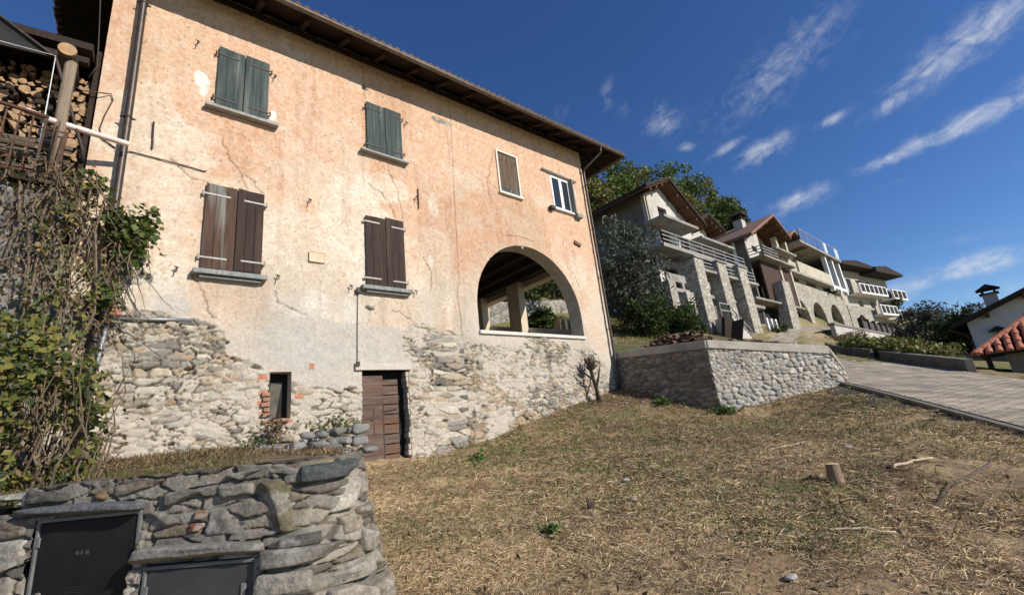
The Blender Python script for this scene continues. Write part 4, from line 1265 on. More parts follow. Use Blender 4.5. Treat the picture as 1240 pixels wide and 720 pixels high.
def build_logs():
    bark = M_bark; end = pm('sawn log end', (.23, .135, .07), (.50, .34, .20), scale=3, rough=.9, bump=.5, c3=(.16, .11, .07))
    split = wood('split log face', (.22, .13, .07), (.40, .26, .15), axis=1, bump=.7)
    protos = []
    for k in range(9):
        rs = np.random.default_rng(300 + k)
        n = 11; V = []; F = []; mi = []
        half = k in (2, 4, 5, 7)
        ang = np.linspace(0, 2 * math.pi, n, endpoint=False)
        rad = 1 + rs.uniform(-.14, .14, n)
        ring = np.stack([np.cos(ang) * rad, np.sin(ang) * rad], 1)
        if half:
            cut = rs.uniform(-.25, .2); ring[:, 1] = np.maximum(ring[:, 1], cut)
            if k in (5, 7): ring[:, 0] = np.maximum(ring[:, 0], -.15)
        Ln = .42
        for y in (0, .03, Ln):
            sc = .97 if y == 0 else 1
            for a in ring: V.append((a[0] * sc, y, a[1] * sc))
        for q in range(2):
            for j in range(n):
                j2 = (j + 1) % n
                F.append((q * n + j, q * n + j2, (q + 1) * n + j2, (q + 1) * n + j)); mi.append(2 if half and ring[j, 1] < .3 and ring[j2, 1] < .3 else 0)
        F.append(tuple(range(n))); mi.append(1); F.append(tuple(2 * n + j for j in range(n - 1, -1, -1))); mi.append(1)
        me = bpy.data.meshes.new('firewood_log'); me.from_pydata(V, [], F)
        for m_ in (bark, end, split): me.materials.append(m_)
        me.polygons.foreach_set('material_index', mi)
        protos.append(me)
    rs = np.random.default_rng(5)
    placed = []; tries = 0
    while tries < 9000 and len(placed) < 265:
        tries += 1
        r = rs.uniform(.045, .105) if tries < 4000 else rs.uniform(.035, .06)
        x = rs.uniform(-2.35, -.93); z = rs.uniform(4.52, 7.08 + .10 * (x + 1.0))
        if z < 5.5 and x < -1.28: continue
        if all((x - a) ** 2 + (z - b) ** 2 > (r + c) ** 2 * .66 for a, b, c in placed): placed.append((x, z, r))
    for i, (x, z, r) in enumerate(placed):
        o = bpy.data.objects.new('firewood_log', protos[rs.integers(0, 9)])
        COL.objects.link(o)
        o.location = (x, 10.08 + rs.uniform(-.04, .10), z); o.scale = (r, 1, r)
        o.rotation_euler = (rs.uniform(-.06, .06), rs.uniform(0, 6.28), rs.uniform(-.08, .08))
        tag(o, 'cut firewood log stacked end-on in the wood store', 'log', 'firewood stacked in the wood store')
    # the lower part of the store: logs lying lengthwise behind the railing
    z = 4.53
    while z < 5.45:
        x = -2.3; r = rs.uniform(.055, .085)
        while x < -1.35:
            o = bpy.data.objects.new('firewood_log', protos[rs.integers(0, 9)])
            COL.objects.link(o)
            o.location = (x + .42, 9.98 + rs.uniform(-.05, .05), z + r + rs.uniform(-.01, .01)); o.scale = (r, 1.05, r)
            o.rotation_euler = (0, rs.uniform(-.12, .12), math.pi / 2 + rs.uniform(-.12, .12))
            tag(o, 'cut firewood log lying lengthwise behind the rusty balcony railing', 'log', 'firewood stacked in the wood store')
            x += .44
        z += r * 1.7


build_logs()

# awning frame with a dark net, a cord and the white plastic pipe
aw = thing('awning', (-1.32, 9.3, 6.77), 'folded awning with thin black frame and dark net in front of the firewood', 'awning')
mb = MB(); mb.tube([(-2.6, 9.3, 7.6), (-2.0, 9.3, 7.22), (-1.32, 9.3, 6.77), (-.82, 9.42, 5.20), (-.80, 9.5, 5.0)], .028, 8); mb.build('frame', M_iron, aw, smooth=True)
mb = MB(); mb.add([(-2.6, 9.32, 7.58), (-1.34, 9.32, 6.78), (-2.6, 9.45, 6.72), (-1.9, 9.36, 7.0)], [(0, 3, 1), (0, 2, 3), (2, 1, 3)])
ob = mb.build('net', pm('dark net', (.02, .02, .021), (.035, .035, .037), scale=40, rough=.9, bump=.2), aw); sm = ob.modifiers.new('thick', 'SOLIDIFY'); sm.thickness = .004
mb = MB(); mb.tube([(-2.6, 9.29, 6.70), (-1.32, 9.28, 6.79), (-1.305, 9.28, 5.5), (-1.30, 9.25, 4.27)], .008, 5); mb.build('cord', M_whitepaint, aw)
mb = MB(); mb.tube([(-1.52, 9.23, 5.585), (-1.25, 9.32, 5.572), (-.27, 9.60, 5.64)], .052, 14)
tag(mb.build('plastic_pipe', pm('pinkish white plastic', (.62, .47, .42), (.72, .58, .53), scale=3, rough=.45, bump=.05), smooth=False), 'pale pink plastic pipe sticking out past the railing against the house wall', 'pipe')

# ------------------------------------------------------------------ foreground stone wall with meter cabinets
K8 = 1.0
WA = np.array((-.373, 4.746)); WB = np.array((1.189, 2.970))
WD = (WB - WA) / np.linalg.norm(WB - WA); WN = np.array((-WD[1] * -1, WD[0] * -1))
WN = np.array((WD[1], -WD[0]))        # towards the camera side
WLEN = float(np.linalg.norm(WB - WA))
S_ARC = WLEN - .42; R_ARC = .27
BAT = .14


def wpath(s):
    """point and outward normal along the wall; the right end is rounded"""
    if s <= S_ARC: return WA + WD * s, WN
    th = min((s - S_ARC) / R_ARC, 2.0)
    base = WA + WD * S_ARC; cen = base - WN * R_ARC
    n = WN * math.cos(th) + WD * math.sin(th)
    extra = s - S_ARC - th * R_ARC
    t = -WN * math.sin(th) + WD * math.cos(th)
    return cen + n * R_ARC + t * max(extra, 0), n


gw = thing('garden_wall', (.4, 3.6, -1.3), 'low grey dry stone garden wall with rounded end and two meter cabinets', 'wall')


def wall_stone(s0, s1, z0, z1, proud, col, seed, n=6, rough=.07, square=4.5, depth=.34):
    V, F = boulder((0, 0, 0), (s1 - s0, depth, z1 - z0), seed=seed, n=n, rough=rough, square=square)
    out = np.empty_like(V)
    sm, zm = (s0 + s1) / 2, (z0 + z1) / 2
    q = fbm((V[:, 0] + sm) * 6 + seed, (V[:, 2] + zm) * 6, 401, 3) - .5
    q2 = fbm((V[:, 0] + sm) * 6, (V[:, 2] + zm) * 6 + seed, 405, 3) - .5
    q3 = fbm((V[:, 0] + sm) * 16 + seed, (V[:, 2] + zm) * 22, 409, 4) - .5
    lay = (fbm((V[:, 0] + sm) * 3 + seed, (V[:, 2] + zm) * 45, 411, 3) - .5)
    V[:, 0] += q * .030 * min(1, (s1 - s0) / .25); V[:, 2] += q2 * .022 * min(1, (z1 - z0) / .12); V[:, 1] -= (q3 * .018 + lay * .016) * np.sign(-V[:, 1])
    for i, v in enumerate(V):
        p, nn = wpath(sm + v[0])
        d = proud - depth / 2 - v[1] + BAT * max(-(zm + v[2]) - .1, 0)
        out[i] = (p[0] + nn[0] * d, p[1] + nn[1] * d, zm + v[2])
    rs = np.random.default_rng(seed)
    c = np.array(col)[None, :] * (1 + rs.normal(0, .06, (len(V), 1)))
    return out, F, np.clip(c, .01, 1)


def build_garden_wall():
    G = lambda v: np.array((v, v * .985, v * .94))
    st = [  # s0, s1, z0, z1 (before scaling), proud, colour
        (-0.020, 0.330, -0.171, -0.054, .05, G(.12)), (0.347, 0.634, -0.182, -0.087, .03, (.27, .20, .14)), (0.653, 0.989, -0.180, -0.090, .03, (.24, .21, .17)), (0.975, 1.387, -0.164, -0.079, .05, G(.25)), (1.402, 1.790, -0.161, -0.083, .05, G(.30)), (1.774, 2.055, -0.171, -0.076, .03, G(.27)),
        (2.004, 2.352, -0.207, -0.057, .10, (.10, .115, .125)),
        (0.908, 1.263, -0.426, -0.287, .05, G(.22)), (0.955, 1.350, -0.270, -0.173, .05, G(.20)), (1.373, 1.694, -0.281, -0.170, .05, G(.25)), (1.292, 1.470, -0.358, -0.301, .03, (.32, .19, .10)), (1.285, 1.387, -0.423, -0.376, .03, (.30, .13, .09)), (1.402, 1.694, -0.457, -0.301, .04, G(.24)),
        (1.248, 1.395, -0.456, -0.427, .02, G(.20)),
        (1.710, 2.080, -0.468, -0.181, .09, (.185, .17, .115)), (2.150, 2.373, -0.405, -0.218, .07, (.46, .45, .41)), (1.839, 2.123, -0.558, -0.482, .06, (.13, .13, .125)), (1.806, 2.298, -0.669, -0.557, .10, G(.25)),
        (2.311, 2.577, -0.540, -0.415, .07, (.30, .28, .24)), (2.311, 2.522, -0.685, -0.550, .09, (.28, .265, .23)), (2.141, 2.352, -0.552, -0.437, .04, (.34, .31, .26)),
        (1.798, 2.080, -0.869, -0.682, .09, (.34, .335, .31)), (2.137, 2.360, -0.809, -0.690, .11, (.36, .35, .32)), (2.336, 2.608, -0.861, -0.695, .13, (.40, .38, .34)), (2.125, 2.348, -0.986, -0.820, .12, (.38, .36, .33)), (1.790, 2.055, -1.110, -0.878, .11, (.33, .32, .29)), (2.348, 2.639, -1.058, -0.872, .16, (.36, .34, .30)), (2.143, 2.422, -1.245, -0.996, .15, (.3, .29, .27)),
        (-0.323, 0.078, -0.363, -0.242, .05, (.22, .205, .175)), (-0.288, 0.095, -0.558, -0.372, .05, (.40, .40, .39)), (-0.262, 0.112, -0.729, -0.567, .05, (.30, .29, .27)), (-0.313, 0.112, -0.889, -0.735, .06, (.27, .26, .24)), (-0.323, -0.031, -0.232, -0.136, .04, (.25, .24, .22)),
        (0.921, 0.975, -0.515, -0.447, .03, (.26, .25, .22)), (0.908, 0.989, -0.593, -0.524, .03, (.30, .28, .25)), (0.908, 0.996, -0.684, -0.602, .03, (.36, .30, .24)), (0.914, 1.002, -0.794, -0.694, .03, (.28, .27, .25)), (0.914, 0.996, -0.904, -0.803, .03, (.28, .27, .25)),
        (2.373, 2.701, -0.394, -0.197, .04, (.33, .31, .28)), (2.484, 2.794, -0.581, -0.415, .05, (.27, .26, .23)), (2.484, 2.794, -0.789, -0.602, .08, (.31, .29, .25)), (2.385, 2.732, -0.187, -0.073, .03, (.22, .21, .2)),
        (-0.650, -0.333, -0.277, -0.123, .04, G(.26)), (-0.673, -0.303, -0.477, -0.292, .05, G(.22)), (-0.650, -0.293, -0.694, -0.493, .05, G(.3)), (-1.002, -0.659, -0.294, -0.103, .05, G(.24)), (-1.044, -0.678, -0.586, -0.308, .05, G(.28))]
    # fill the gaps of the course work with small stones
    V = []; F = []; C = []; b = 0
    for i, (s0, s1, z0, z1, pr, col) in enumerate(st):
        if s0 < -.03 and z1 > -.20: continue
        v, f, c = wall_stone(s0 * K8, s1 * K8, z0 * K8, z1 * K8, pr * .6 + .014, col, 500 + i, n=14, rough=.016, square=11, depth=.55 if z1 > -.1 else .34)
        V.append(v); C.append(c); F += [tuple(k + b for k in q) for q in f]; b += len(v)
    rs = np.random.default_rng(77)
    for k in range(60):
        s = rs.uniform(.90, 2.75) if k % 3 else rs.uniform(-.5, .95); z = rs.uniform(-1.0, -.16) if s > .9 else rs.uniform(-.20, -.09)
        if 1.02 < s < 1.80 and z < -.58: continue
        w = rs.uniform(.05, .15); h = rs.uniform(.025, .06)
        v, f, c = wall_stone((s - w / 2) * K8, (s + w / 2) * K8, (z - h / 2) * K8, (z + h / 2) * K8, rs.uniform(.004, .022), G(rs.uniform(.14, .34)), 900 + k, n=6, rough=.05, square=6)
        V.append(v); C.append(c); F += [tuple(q + b for q in g) for g in f]; b += len(v)
    V = np.concatenate(V); C = np.concatenate(C)
    n3 = fbm(V[:, 0] * 7 + V[:, 1] * 4, V[:, 2] * 9, 31, 4)
    C = C * (.7 + .6 * n3[:, None]) * np.array((1.0, .94, .84)) * .86
    lich = sstep(.60, .70, fbm(V[:, 0] * 4 - V[:, 1] * 3, V[:, 2] * 7, 37, 4))[:, None] * .5
    C = C * (1 - lich) + np.array((.42, .41, .36)) * lich
    raw_obj('stones', V, np.array(F), cm('wall stone', fine=26, amount=.55, bump=1.0, dist=.02, bscale=18), gw, col=C, smooth=True)
    # the packed small stones and earth between the big ones
    ns = 420; nz = 150
    s = np.linspace(-1.4, 2.95, ns); z = np.linspace(-1.35, -.058, nz)
    S, Z = np.meshgrid(s, z, indexing='ij')
    n2 = fbm(S * 4, Z * 4, 60, 4); n3 = fbm(S * 14, Z * 14, 61, 4); n4 = fbm(S * 30, Z * 40, 62, 3)
    ws = S + (fbm(S * 5, Z * 5, 63, 3) - .5) * .14; wz = Z + (fbm(S * 5, Z * 5, 64, 3) - .5) * .06
    f1, f2, cid, cx, cy = voronoi(ws, wz, .30, .075, 65)
    edge = f2 - f1
    H = sstep(.03, .13, edge) * (.012 + .034 * ((cid * 613.7) % 1)) + (n3 - .5) * .012 + (n4 - .5) * .007 - .012
    V = np.empty(S.shape + (3,))
    for i in range(ns):
        p, nn = wpath(s[i])
        d = H[i] + BAT * np.maximum(-Z[i] - .1, 0)
        V[i, :, 0] = p[0] + nn[0] * d; V[i, :, 1] = p[1] + nn[1] * d; V[i, :, 2] = Z[i]
    idx = np.arange(ns * nz).reshape(ns, nz)
    Fc = np.stack([idx[:-1, :-1], idx[1:, :-1], idx[1:, 1:], idx[:-1, 1:]], -1)
    scx = (S[:-1, :-1] + S[1:, 1:]) / 2; zcx = (Z[:-1, :-1] + Z[1:, 1:]) / 2
    keep = np.ones(scx.shape, bool)
    for (a, c, d, e) in [(.135, .925, -1.6, -.27), (1.016, 1.792, -1.6, -.59)]: keep &= ~((scx > a) & (scx < c) & (zcx < e))
    keep &= ~((scx < -.035) & (zcx > -.215))
    cc = pick(cid, [(.26, .25, .23), (.20, .195, .18), (.32, .31, .285), (.24, .215, .175), (.36, .34, .30), (.17, .165, .155)]) * (.7 + .6 * n3[..., None])
    jm = sstep(.14, .03, edge)[..., None]
    cc = cc * np.array((1.04, .98, .88)) * .80 * (1 - jm) + np.array((.15, .125, .095)) * (.6 + .8 * n3[..., None]) * jm
    raw_obj('packing_stones', V.reshape(-1, 3), Fc[keep], cm('old mortar', fine=34, amount=.4, bump=.9, dist=.012), gw, col=cc.reshape(-1, 3), smooth=True)
    # lintel slabs over the cabinets
    for (s0, s1, z0, z1, pr, col, sd) in ((-.02, .945, -.262, -.190, .13, (.13, .136, .14), 1), (.955, 1.80, -.592, -.490, .12, (.24, .225, .20), 2)):
        v, f, c = wall_stone(s0 * K8, s1 * K8, z0 * K8, z1 * K8, pr * .8, col, 700 + sd, n=12, rough=.02, square=12, depth=.38)
        c = c * (.7 + .6 * fbm(v[:, 0] * 9 + v[:, 1] * 5, v[:, 2] * 14, 33, 4))[:, None]
        raw_obj('lintel_slab', v, np.array(f), MATS['wall stone'], gw, col=c, smooth=True)
    # the stepped return towards the cellar door
    a, _ = wpath(S_ARC + 1.0 * R_ARC)
    fp, fn, L = line_fn((a[0] - .03, a[1] + .10), (3.72, 9.6))
    rubble_sheet('return_wall', fp, fn, L, lambda s: -1.7 + 1.0 * s / L, lambda s: -.10 + .02 * s / L, .04, .36, .16, [(.26, .25, .23), (.20, .195, .185), (.33, .32, .29), (.30, .26, .20)], (.22, .19, .15), gw, 230, .07, mort_amt=.2)


build_garden_wall()


def cabinet(s0, s1, z0, z1, mat, label, vent):
    """A recessed meter cabinet: frame, door, lock and (on one) ventilation slots."""
    p0, n = wpath(s0); p1, _ = wpath(s1)
    mid = (p0 + p1) / 2
    c = thing('meter_cabinet', (mid[0], mid[1], z0), label, 'cabinet')
    U = Vector((WD[0], WD[1], 0)); Nn = Vector((WN[0], WN[1], 0)); O = Vector((WA[0], WA[1], 0))
    M = Matrix((U, Nn, Vector((0, 0, 1)))).transposed()
    P = lambda s, d, z: O + U * s + Nn * d + Vector((0, 0, z))
    sag = BAT * (abs(z1) + .12 - .1)

    def bx(mb, sa, sb, za, zb, d0, d1):
        mb.box(P((sa + sb) / 2, (d0 + d1) / 2 + sag, (za + zb) / 2), (sb - sa, d1 - d0, zb - za), M=M)
    w = .022
    mb = MB(); bx(mb, s0, s0 + w, z0, z1, -.06, .012); bx(mb, s1 - w, s1, z0, z1, -.06, .012); bx(mb, s0 + w, s1 - w, z1 - w, z1, -.06, .012); bx(mb, s0 + w, s1 - w, z0, z0 + w, -.06, .012)
    mb.build('frame', pm('cabinet frame grey', (.10, .105, .105), (.18, .18, .175), scale=6, rough=.6, bump=.1), c, bevel=.004)
    mb = MB(); bx(mb, s0 + w + .004, s1 - w - .004, z0 + w + .004, z1 - w - .004, -.05, .002)
    d = mb.build('door', mat, c, bevel=.006)
    mb = MB(); bx(mb, s0 - .02, s1 + .02, z0 - .02, z1 + .0, -.12, -.065); mb.build('back_panel', M_dark, c)
    if vent:
        mb = MB()
        for k in range(6):
            zz = -.688 - .0135 * k
            bx(mb, .413, .578, zz - .004, zz + .003, .0022, .0055)
        mb.build('vent', M_dark, d)
        mb = MB(); q = P(.225, .003 + sag, -.722); mb.tube([q, q + Nn * .010], .022, 14); mb.build('lock', M_strap, d)
        mb = MB()
        for k, wd in enumerate((.030, .022, .034)):
            s = .46 + k * .036; bx(mb, s, s + wd * .8, -.500, -.478, .0022, .0036)
        mb.build('maker_plate', M_grey_plastic, d)
    if True:
        for zz in (z1 - .14, z0 + .16):
            mb = MB(); bx(mb, s0 + .004, s0 + .040, zz - .03, zz + .03, .003, .014); mb.build('hinge', MATS['cabinet frame grey'], d)
    if not vent:
        mb = MB(); bx(mb, s1 - .10, s1 - .07, z1 - .20, z1 - .13, .0022, .012); mb.build('lock', M_strap, d, bevel=.003)
    return c


cabinet(.140, .920, -1.35, -.266, M_black_plastic, 'larger black meter cabinet door with vent slots under a slate lintel in the stone wall', True)
cabinet(1.020, 1.788, -1.38, -.595, M_grey_plastic, 'smaller dark grey meter cabinet door near the rounded end of the stone wall', False)


def garden_z(x, y):
    t = np.clip((y - 3.9) / 6.08, 0, 1)
    return -.17 + t ** 3 * (.33 - .26 * sstep(1.2, 3.7, np.asarray(x, float)))


def build_garden_ground():
    # raised garden strip between the stone wall and the house
    ns, nw = 110, 70
    V = np.empty((ns, nw, 3))
    for i, f in enumerate(np.linspace(0, 1, ns)):
        s = -1.6 + f * (S_ARC + 1.0 * R_ARC + 1.6)
        p, n = wpath(s); p = p - n * .05
        q = np.array((-7.0 + f * 10.75, 9.98))
        for j, t in enumerate(np.linspace(0, 1, nw)):
            xy = p * (1 - t) + q * t
            z = garden_z(xy[0], xy[1])
            V[i, j] = (xy[0], xy[1], z)
    V[..., 2] += (fbm(V[..., 0] * 3, V[..., 1] * 3, 71, 4) - .5) * .06
    idx = np.arange(ns * nw).reshape(ns, nw)
    F = np.stack([idx[:-1, :-1], idx[1:, :-1], idx[1:, 1:], idx[:-1, 1:]], -1).reshape(-1, 4)
    c = np.array((.11, .08, .05)) + (np.array((.20, .15, .09)) - np.array((.11, .08, .05))) * sstep(.4, .6, fbm(V[..., 0] * 4, V[..., 1] * 4, 75, 4))[..., None]
    o = raw_obj('garden_ground', V.reshape(-1, 3), F, MATS['dry ground'], col=c.reshape(-1, 3), smooth=True)
    tag(o, kind='structure')


build_garden_ground()

# loose stones heaped left of the cellar door
ls = [(2.25, 9.45, .02, .42, .24), (2.68, 9.40, .04, .36, .22), (3.02, 9.30, .02, .38, .20), (3.30, 9.36, .05, .26, .24), (3.52, 9.30, .05, .30, .18), (3.78, 9.28, .03, .36, .24), (3.98, 9.22, -.16, .44, .16), (2.48, 9.42, .19, .24, .16), (2.86, 9.40, .22, .30, .17), (3.12, 9.45, .23, .28, .18), (3.42, 9.38, .24, .32, .20), (3.66, 9.36, .25, .26, .16), (3.84, 9.30, .26, .38, .26), (3.20, 9.15, -.06, .5, .18), (2.0, 9.5, .06, .3, .18)]
for i, (x, y, z, w, h) in enumerate(ls):
    V, F = boulder((0, 0, 0), (w, w * .8, h * .82), rz=i * 1.3, seed=40 + i, n=7, rough=.07, square=4.2)
    g = .17 + .10 * ((i * 37) % 10) / 10
    c = np.array([(g, g * .97, g * .90)]) * np.random.default_rng(i).uniform(.85, 1.15, (len(V), 1))
    if i == 7: c = c * np.array((1.15, .92, .68))
    o = raw_obj('loose_stone', V, np.array(F), M_stone, col=c, smooth=True); o.location = (x, y, z)
    tag(o, 'grey field stone in the heap beside the worn cellar door', 'stone', 'stones heaped by the cellar door')

# ------------------------------------------------------------------ the terrace retaining wall by the road
rw = thing('retaining_wall', (15, 6, 0), 'pale cobbled retaining wall with concrete coping, one face sunlit and one shaded', 'wall')
TC = [(13.70, 9.92, 2.14), (13.80, 6.60, 1.87), (17.05, 4.27, 1.31), (17.42, 4.12, .62)]


def build_retaining():
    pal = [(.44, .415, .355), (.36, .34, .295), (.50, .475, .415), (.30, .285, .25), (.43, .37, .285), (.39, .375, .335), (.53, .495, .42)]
    pal_shade = [(.25, .215, .17), (.19, .17, .14), (.30, .26, .21), (.22, .18, .14), (.27, .245, .205)]  # darker stone colours carry the shade of the side face
    a, b, c, d = [np.array(p) for p in TC]
    fp, fn, L = line_fn(a[:2], b[:2]); L1 = L
    # outward = -x side
    rubble_sheet('side_face', fp, fn, L, lambda s: .55 - 1.0 * s / L1 - .25, lambda s: a[2] + (b[2] - a[2]) * s / L1 - .24, .03, .36, .15, pal_shade, (.16, .135, .105), rw, 240, .06, mort_amt=.2, batter=.06, endshift=(0, -.13))
    fp, fn, L = line_fn(b[:2], c[:2]); L2 = L
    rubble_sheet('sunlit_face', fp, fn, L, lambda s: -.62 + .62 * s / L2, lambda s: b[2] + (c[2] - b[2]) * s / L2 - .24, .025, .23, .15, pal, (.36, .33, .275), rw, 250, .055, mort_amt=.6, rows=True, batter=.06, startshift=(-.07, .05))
    fp, fn, L = line_fn(c[:2], d[:2]); L3 = L
    rubble_sheet('end_face', fp, fn, L, lambda s: -.10, lambda s: c[2] + (d[2] - c[2]) * s / L3 - .14, .025, .19, .17, pal, (.44, .41, .35), rw, 260, .065, mort_amt=.15, batter=.06)
    e = np.array((24.2, 8.75))
    fp, fn, L = line_fn(d[:2], e); L4 = L
    rubble_sheet('road_face', fp, fn, L, lambda s: -.2 + 1.5 * s / L4, lambda s: .5 + 1.75 * s / L4, .05, .25, .18, pal, (.44, .41, .35), rw, 270, .06)

    def coping(P, Q, th, wdt, n):
        P, Q = Vector(P), Vector(Q)
        dd = (Q - P); dd.z = 0; dd.normalize(); nn = Vector((dd.y, -dd.x, 0))
        mb = MB()
        x = [P + nn * .07, Q + nn * .07, Q - nn * wdt, P - nn * wdt]
        mb.add([v for v in x] + [v - Vector((0, 0, th)) for v in x], [(0, 1, 2, 3), (7, 6, 5, 4), (0, 4, 5, 1), (1, 5, 6, 2), (2, 6, 7, 3), (3, 7, 4, 0)])
        return mb.build('coping', pm('old cement coping', (.34, .31, .26), (.48, .45, .38), scale=3, rough=.95, bump=.6, bscale=12, dist=.02, c3=(.24, .22, .18)), rw, bevel=.02)
    coping(a, (b[0], b[1] - .04, b[2]), .26, .34, 0); coping((b[0] + .02, b[1] - .02, b[2] + .004), c, .26, .34, 0); coping((c[0] - .01, c[1], c[2] + .003), d, .16, .34, 0); coping((d[0], d[1], d[2]), (24.2, 8.75, 2.42), .16, .3, 0)
    # terrace earth inside
    fan = [(13.95, 9.95, 2.02), (14.05, 6.75, 1.74), (17.05, 4.55, 1.20), (17.45, 4.40, .55), (20.0, 5.95, 1.15), (24.0, 8.9, 2.2), (27, 10.2, 2.9), (25, 12.5, 4.1), (20, 12.5, 3.3), (14.2, 12.5, 2.75)]
    V = [(17.5, 8.5, 1.98)] + fan
    F = [(0, i + 1, (i + 1) % len(fan) + 1) for i in range(len(fan))]
    V, F = np.array(V, float), np.array(F)
    for _ in range(4):      # subdivide
        mids = {}; V = list(map(tuple, V)); nf = []
        def mid(i, j):
            k = (min(i, j), max(i, j))
            if k not in mids: mids[k] = len(V); V.append(tuple((np.array(V[i]) + np.array(V[j])) / 2))
            return mids[k]
        for (p, q, r) in F:
            x, y, z = mid(p, q), mid(q, r), mid(r, p); nf += [(p, x, z), (x, q, y), (z, y, r), (x, y, z)]
        V, F = np.array(V), np.array(nf)
    V[:, 2] += (fbm(V[:, 0] * 1.5, V[:, 1] * 1.5, 88, 4) - .5) * .16
    n1 = fbm(V[:, 0] * 1.2, V[:, 1] * 1.2, 89, 4)
    cl = np.array((.17, .13, .075)) + (np.array((.09, .115, .035)) - np.array((.17, .13, .075))) * sstep(.42, .58, n1)[:, None]
    o = raw_obj('terrace_ground', V, F, MATS['dry ground'], col=cl, smooth=True); tag(o, kind='structure')


build_retaining()


def build_tile_heap():
    # half round roof tiles and broken pieces left along the coping
    n = 7
    def tile_mesh(nm, L, r0, r1, mat):
        V = []; F = []
        for k, (x, r) in enumerate(((0, r0), (L, r1))):
            for rr in (r, r - .014):
                for j in range(n + 1):
                    a = math.pi * j / n; V.append((x - L / 2, math.cos(a) * rr, math.sin(a) * rr))
        m = n + 1
        for j in range(n):
            F.append((j, j + 1, 2 * m + j + 1, 2 * m + j)); F.append((m + j + 1, m + j, 3 * m + j, 3 * m + j + 1)); F.append((j + 1, j, m + j, m + j + 1)); F.append((2 * m + j, 2 * m + j + 1, 3 * m + j + 1, 3 * m + j))
        F.append((0, 2 * m, 3 * m, m)); F.append((n, m + n, 3 * m + n, 2 * m + n))
        me = bpy.data.meshes.new(nm); me.from_pydata(V, [], F); me.materials.append(mat); return me
    pr = [tile_mesh('roof_tile', .44, .105, .085, pm('dark weathered tile', (.075, .05, .04), (.17, .10, .07), scale=9, rough=.9, bump=.4)), tile_mesh('roof_tile', .40, .10, .085, M_tile), tile_mesh('roof_tile', .26, .10, .09, M_tile)]
    a, b, c, d = [np.array(p) for p in TC]
    rs = np.random.default_rng(12)
    pos = []
    for t in np.linspace(.30, .96, 13): pos.append((a + (b - a) * t + np.array((.30 + rs.uniform(-.1, .25), 0, .03)), 0))
    for t in np.linspace(.42, .94, 11): pos.append((a + (b - a) * t + np.array((.38 + rs.uniform(-.08, .12), 0, .16)), 0))
    for t in np.linspace(.55, .9, 7): pos.append((a + (b - a) * t + np.array((.42 + rs.uniform(-.08, .10), 0, .29)), 0))
    inn = np.array((.55, .83, 0))
    for t in (.03, .07, .11, .20, .24, .27, .40, .43, .46, .49, .58, .62, .65): pos.append((b + (c - b) * t + inn * .22 + np.array((0, 0, .03)), 1))
    for i, (p, wch) in enumerate(pos):
        o = bpy.data.objects.new('roof_tile', pr[rs.integers(0, 3)]); COL.objects.link(o)
        o.location = tuple(p); o.rotation_euler = (rs.uniform(-.5, .5), rs.uniform(-.25, .25), rs.uniform(0, 6.28))
        if wch == 0: tag(o, 'old clay roof tile in the heap above the shaded face of the retaining wall', 'roof tile', 'roof tiles heaped on the retaining wall')
        else: tag(o, 'old clay roof tile lying along the coping above the sunlit wall face', 'roof tile', 'roof tiles along the sunlit coping')


build_tile_heap()

# low concrete walls on the far side of the road


def kerb_wall(i0, i1, h, label):
    mb = MB()
    pts = [FAR[i] for i in range(i0, i1 + 1)]
    nb = [MID[i] for i in range(i0, i1 + 1)]
    L = []; Rr = []
    for p, q in zip(pts, nb):
        d = (p - q)[:2]; d = d / np.linalg.norm(d)
        L.append((p[0] + d[0] * .05, p[1] + d[1] * .05, p[2])); Rr.append((p[0] + d[0] * .30, p[1] + d[1] * .30, p[2]))
    vs = []
    for l, r in zip(L, Rr): vs += [(l[0], l[1], l[2] - .4), (l[0], l[1], l[2] + h), (r[0], r[1], r[2] + h), (r[0], r[1], r[2] - .4)]
    k = len(L); fs = []
    for i in range(k - 1):
        for j in range(4): fs.append((i * 4 + j, i * 4 + (j + 1) % 4, (i + 1) * 4 + (j + 1) % 4, (i + 1) * 4 + j))
    fs += [(3, 2, 1, 0), tuple((k - 1) * 4 + j for j in range(4))]
    mb.add(vs, fs)
    tag(mb.build('kerb_wall', pm('shaded kerb concrete', (.10, .093, .08), (.19, .18, .155), scale=2.5, rough=.95, bump=.5, c3=(.10, .095, .085)), bevel=.02), label, 'low wall')  # mottled concrete, darkened to hold the shade of its road side


kerb_wall(59, 71, .42, 'low dark concrete wall beside the road, the nearer one to the red tiled roof')
kerb_wall(73, 87, .45, 'low dark concrete wall beside the road, the higher one below the pale ramp wall')
# ------------------------------------------------------------------ the row of houses up the road
M_clad = stone_mat('pale stone cladding', [(.44, .41, .345), (.35, .325, .27), (.50, .47, .40), (.28, .255, .21), (.40, .355, .275)], (.35, .325, .27), 3.2, 1.3, .8)
M_greyrender = pm('raw grey render', (.13, .12, .105), (.20, .185, .165), scale=1.2, rough=.95, bump=.4, c3=(.14, .13, .12))  # grey render, darkened further for the shade on the side walls
M_whiterender = pm('patchy white render', (.41, .385, .335), (.56, .53, .475), scale=.8, rough=.95, bump=.3, c3=(.30, .28, .25))
M_yellow = pm('pale yellow render', (.41, .37, .28), (.52, .475, .365), scale=1.0, rough=.95, bump=.2, c3=(.33, .30, .23))
M_roofbrown = pm('brown tile roof', (.17, .095, .07), (.28, .165, .12), scale=2.5, rough=.9, bump=.6, bscale=8, stretch=(1, 1, 1), dist=.05, c3=(.14, .11, .10))
M_roofdark = pm('dark roof metal', (.028, .024, .021), (.055, .046, .04), scale=3, rough=.9, bump=.2, spec=.1)
M_eavewood = wood('eave wood', (.07, .032, .017), (.14, .07, .04), axis=1)
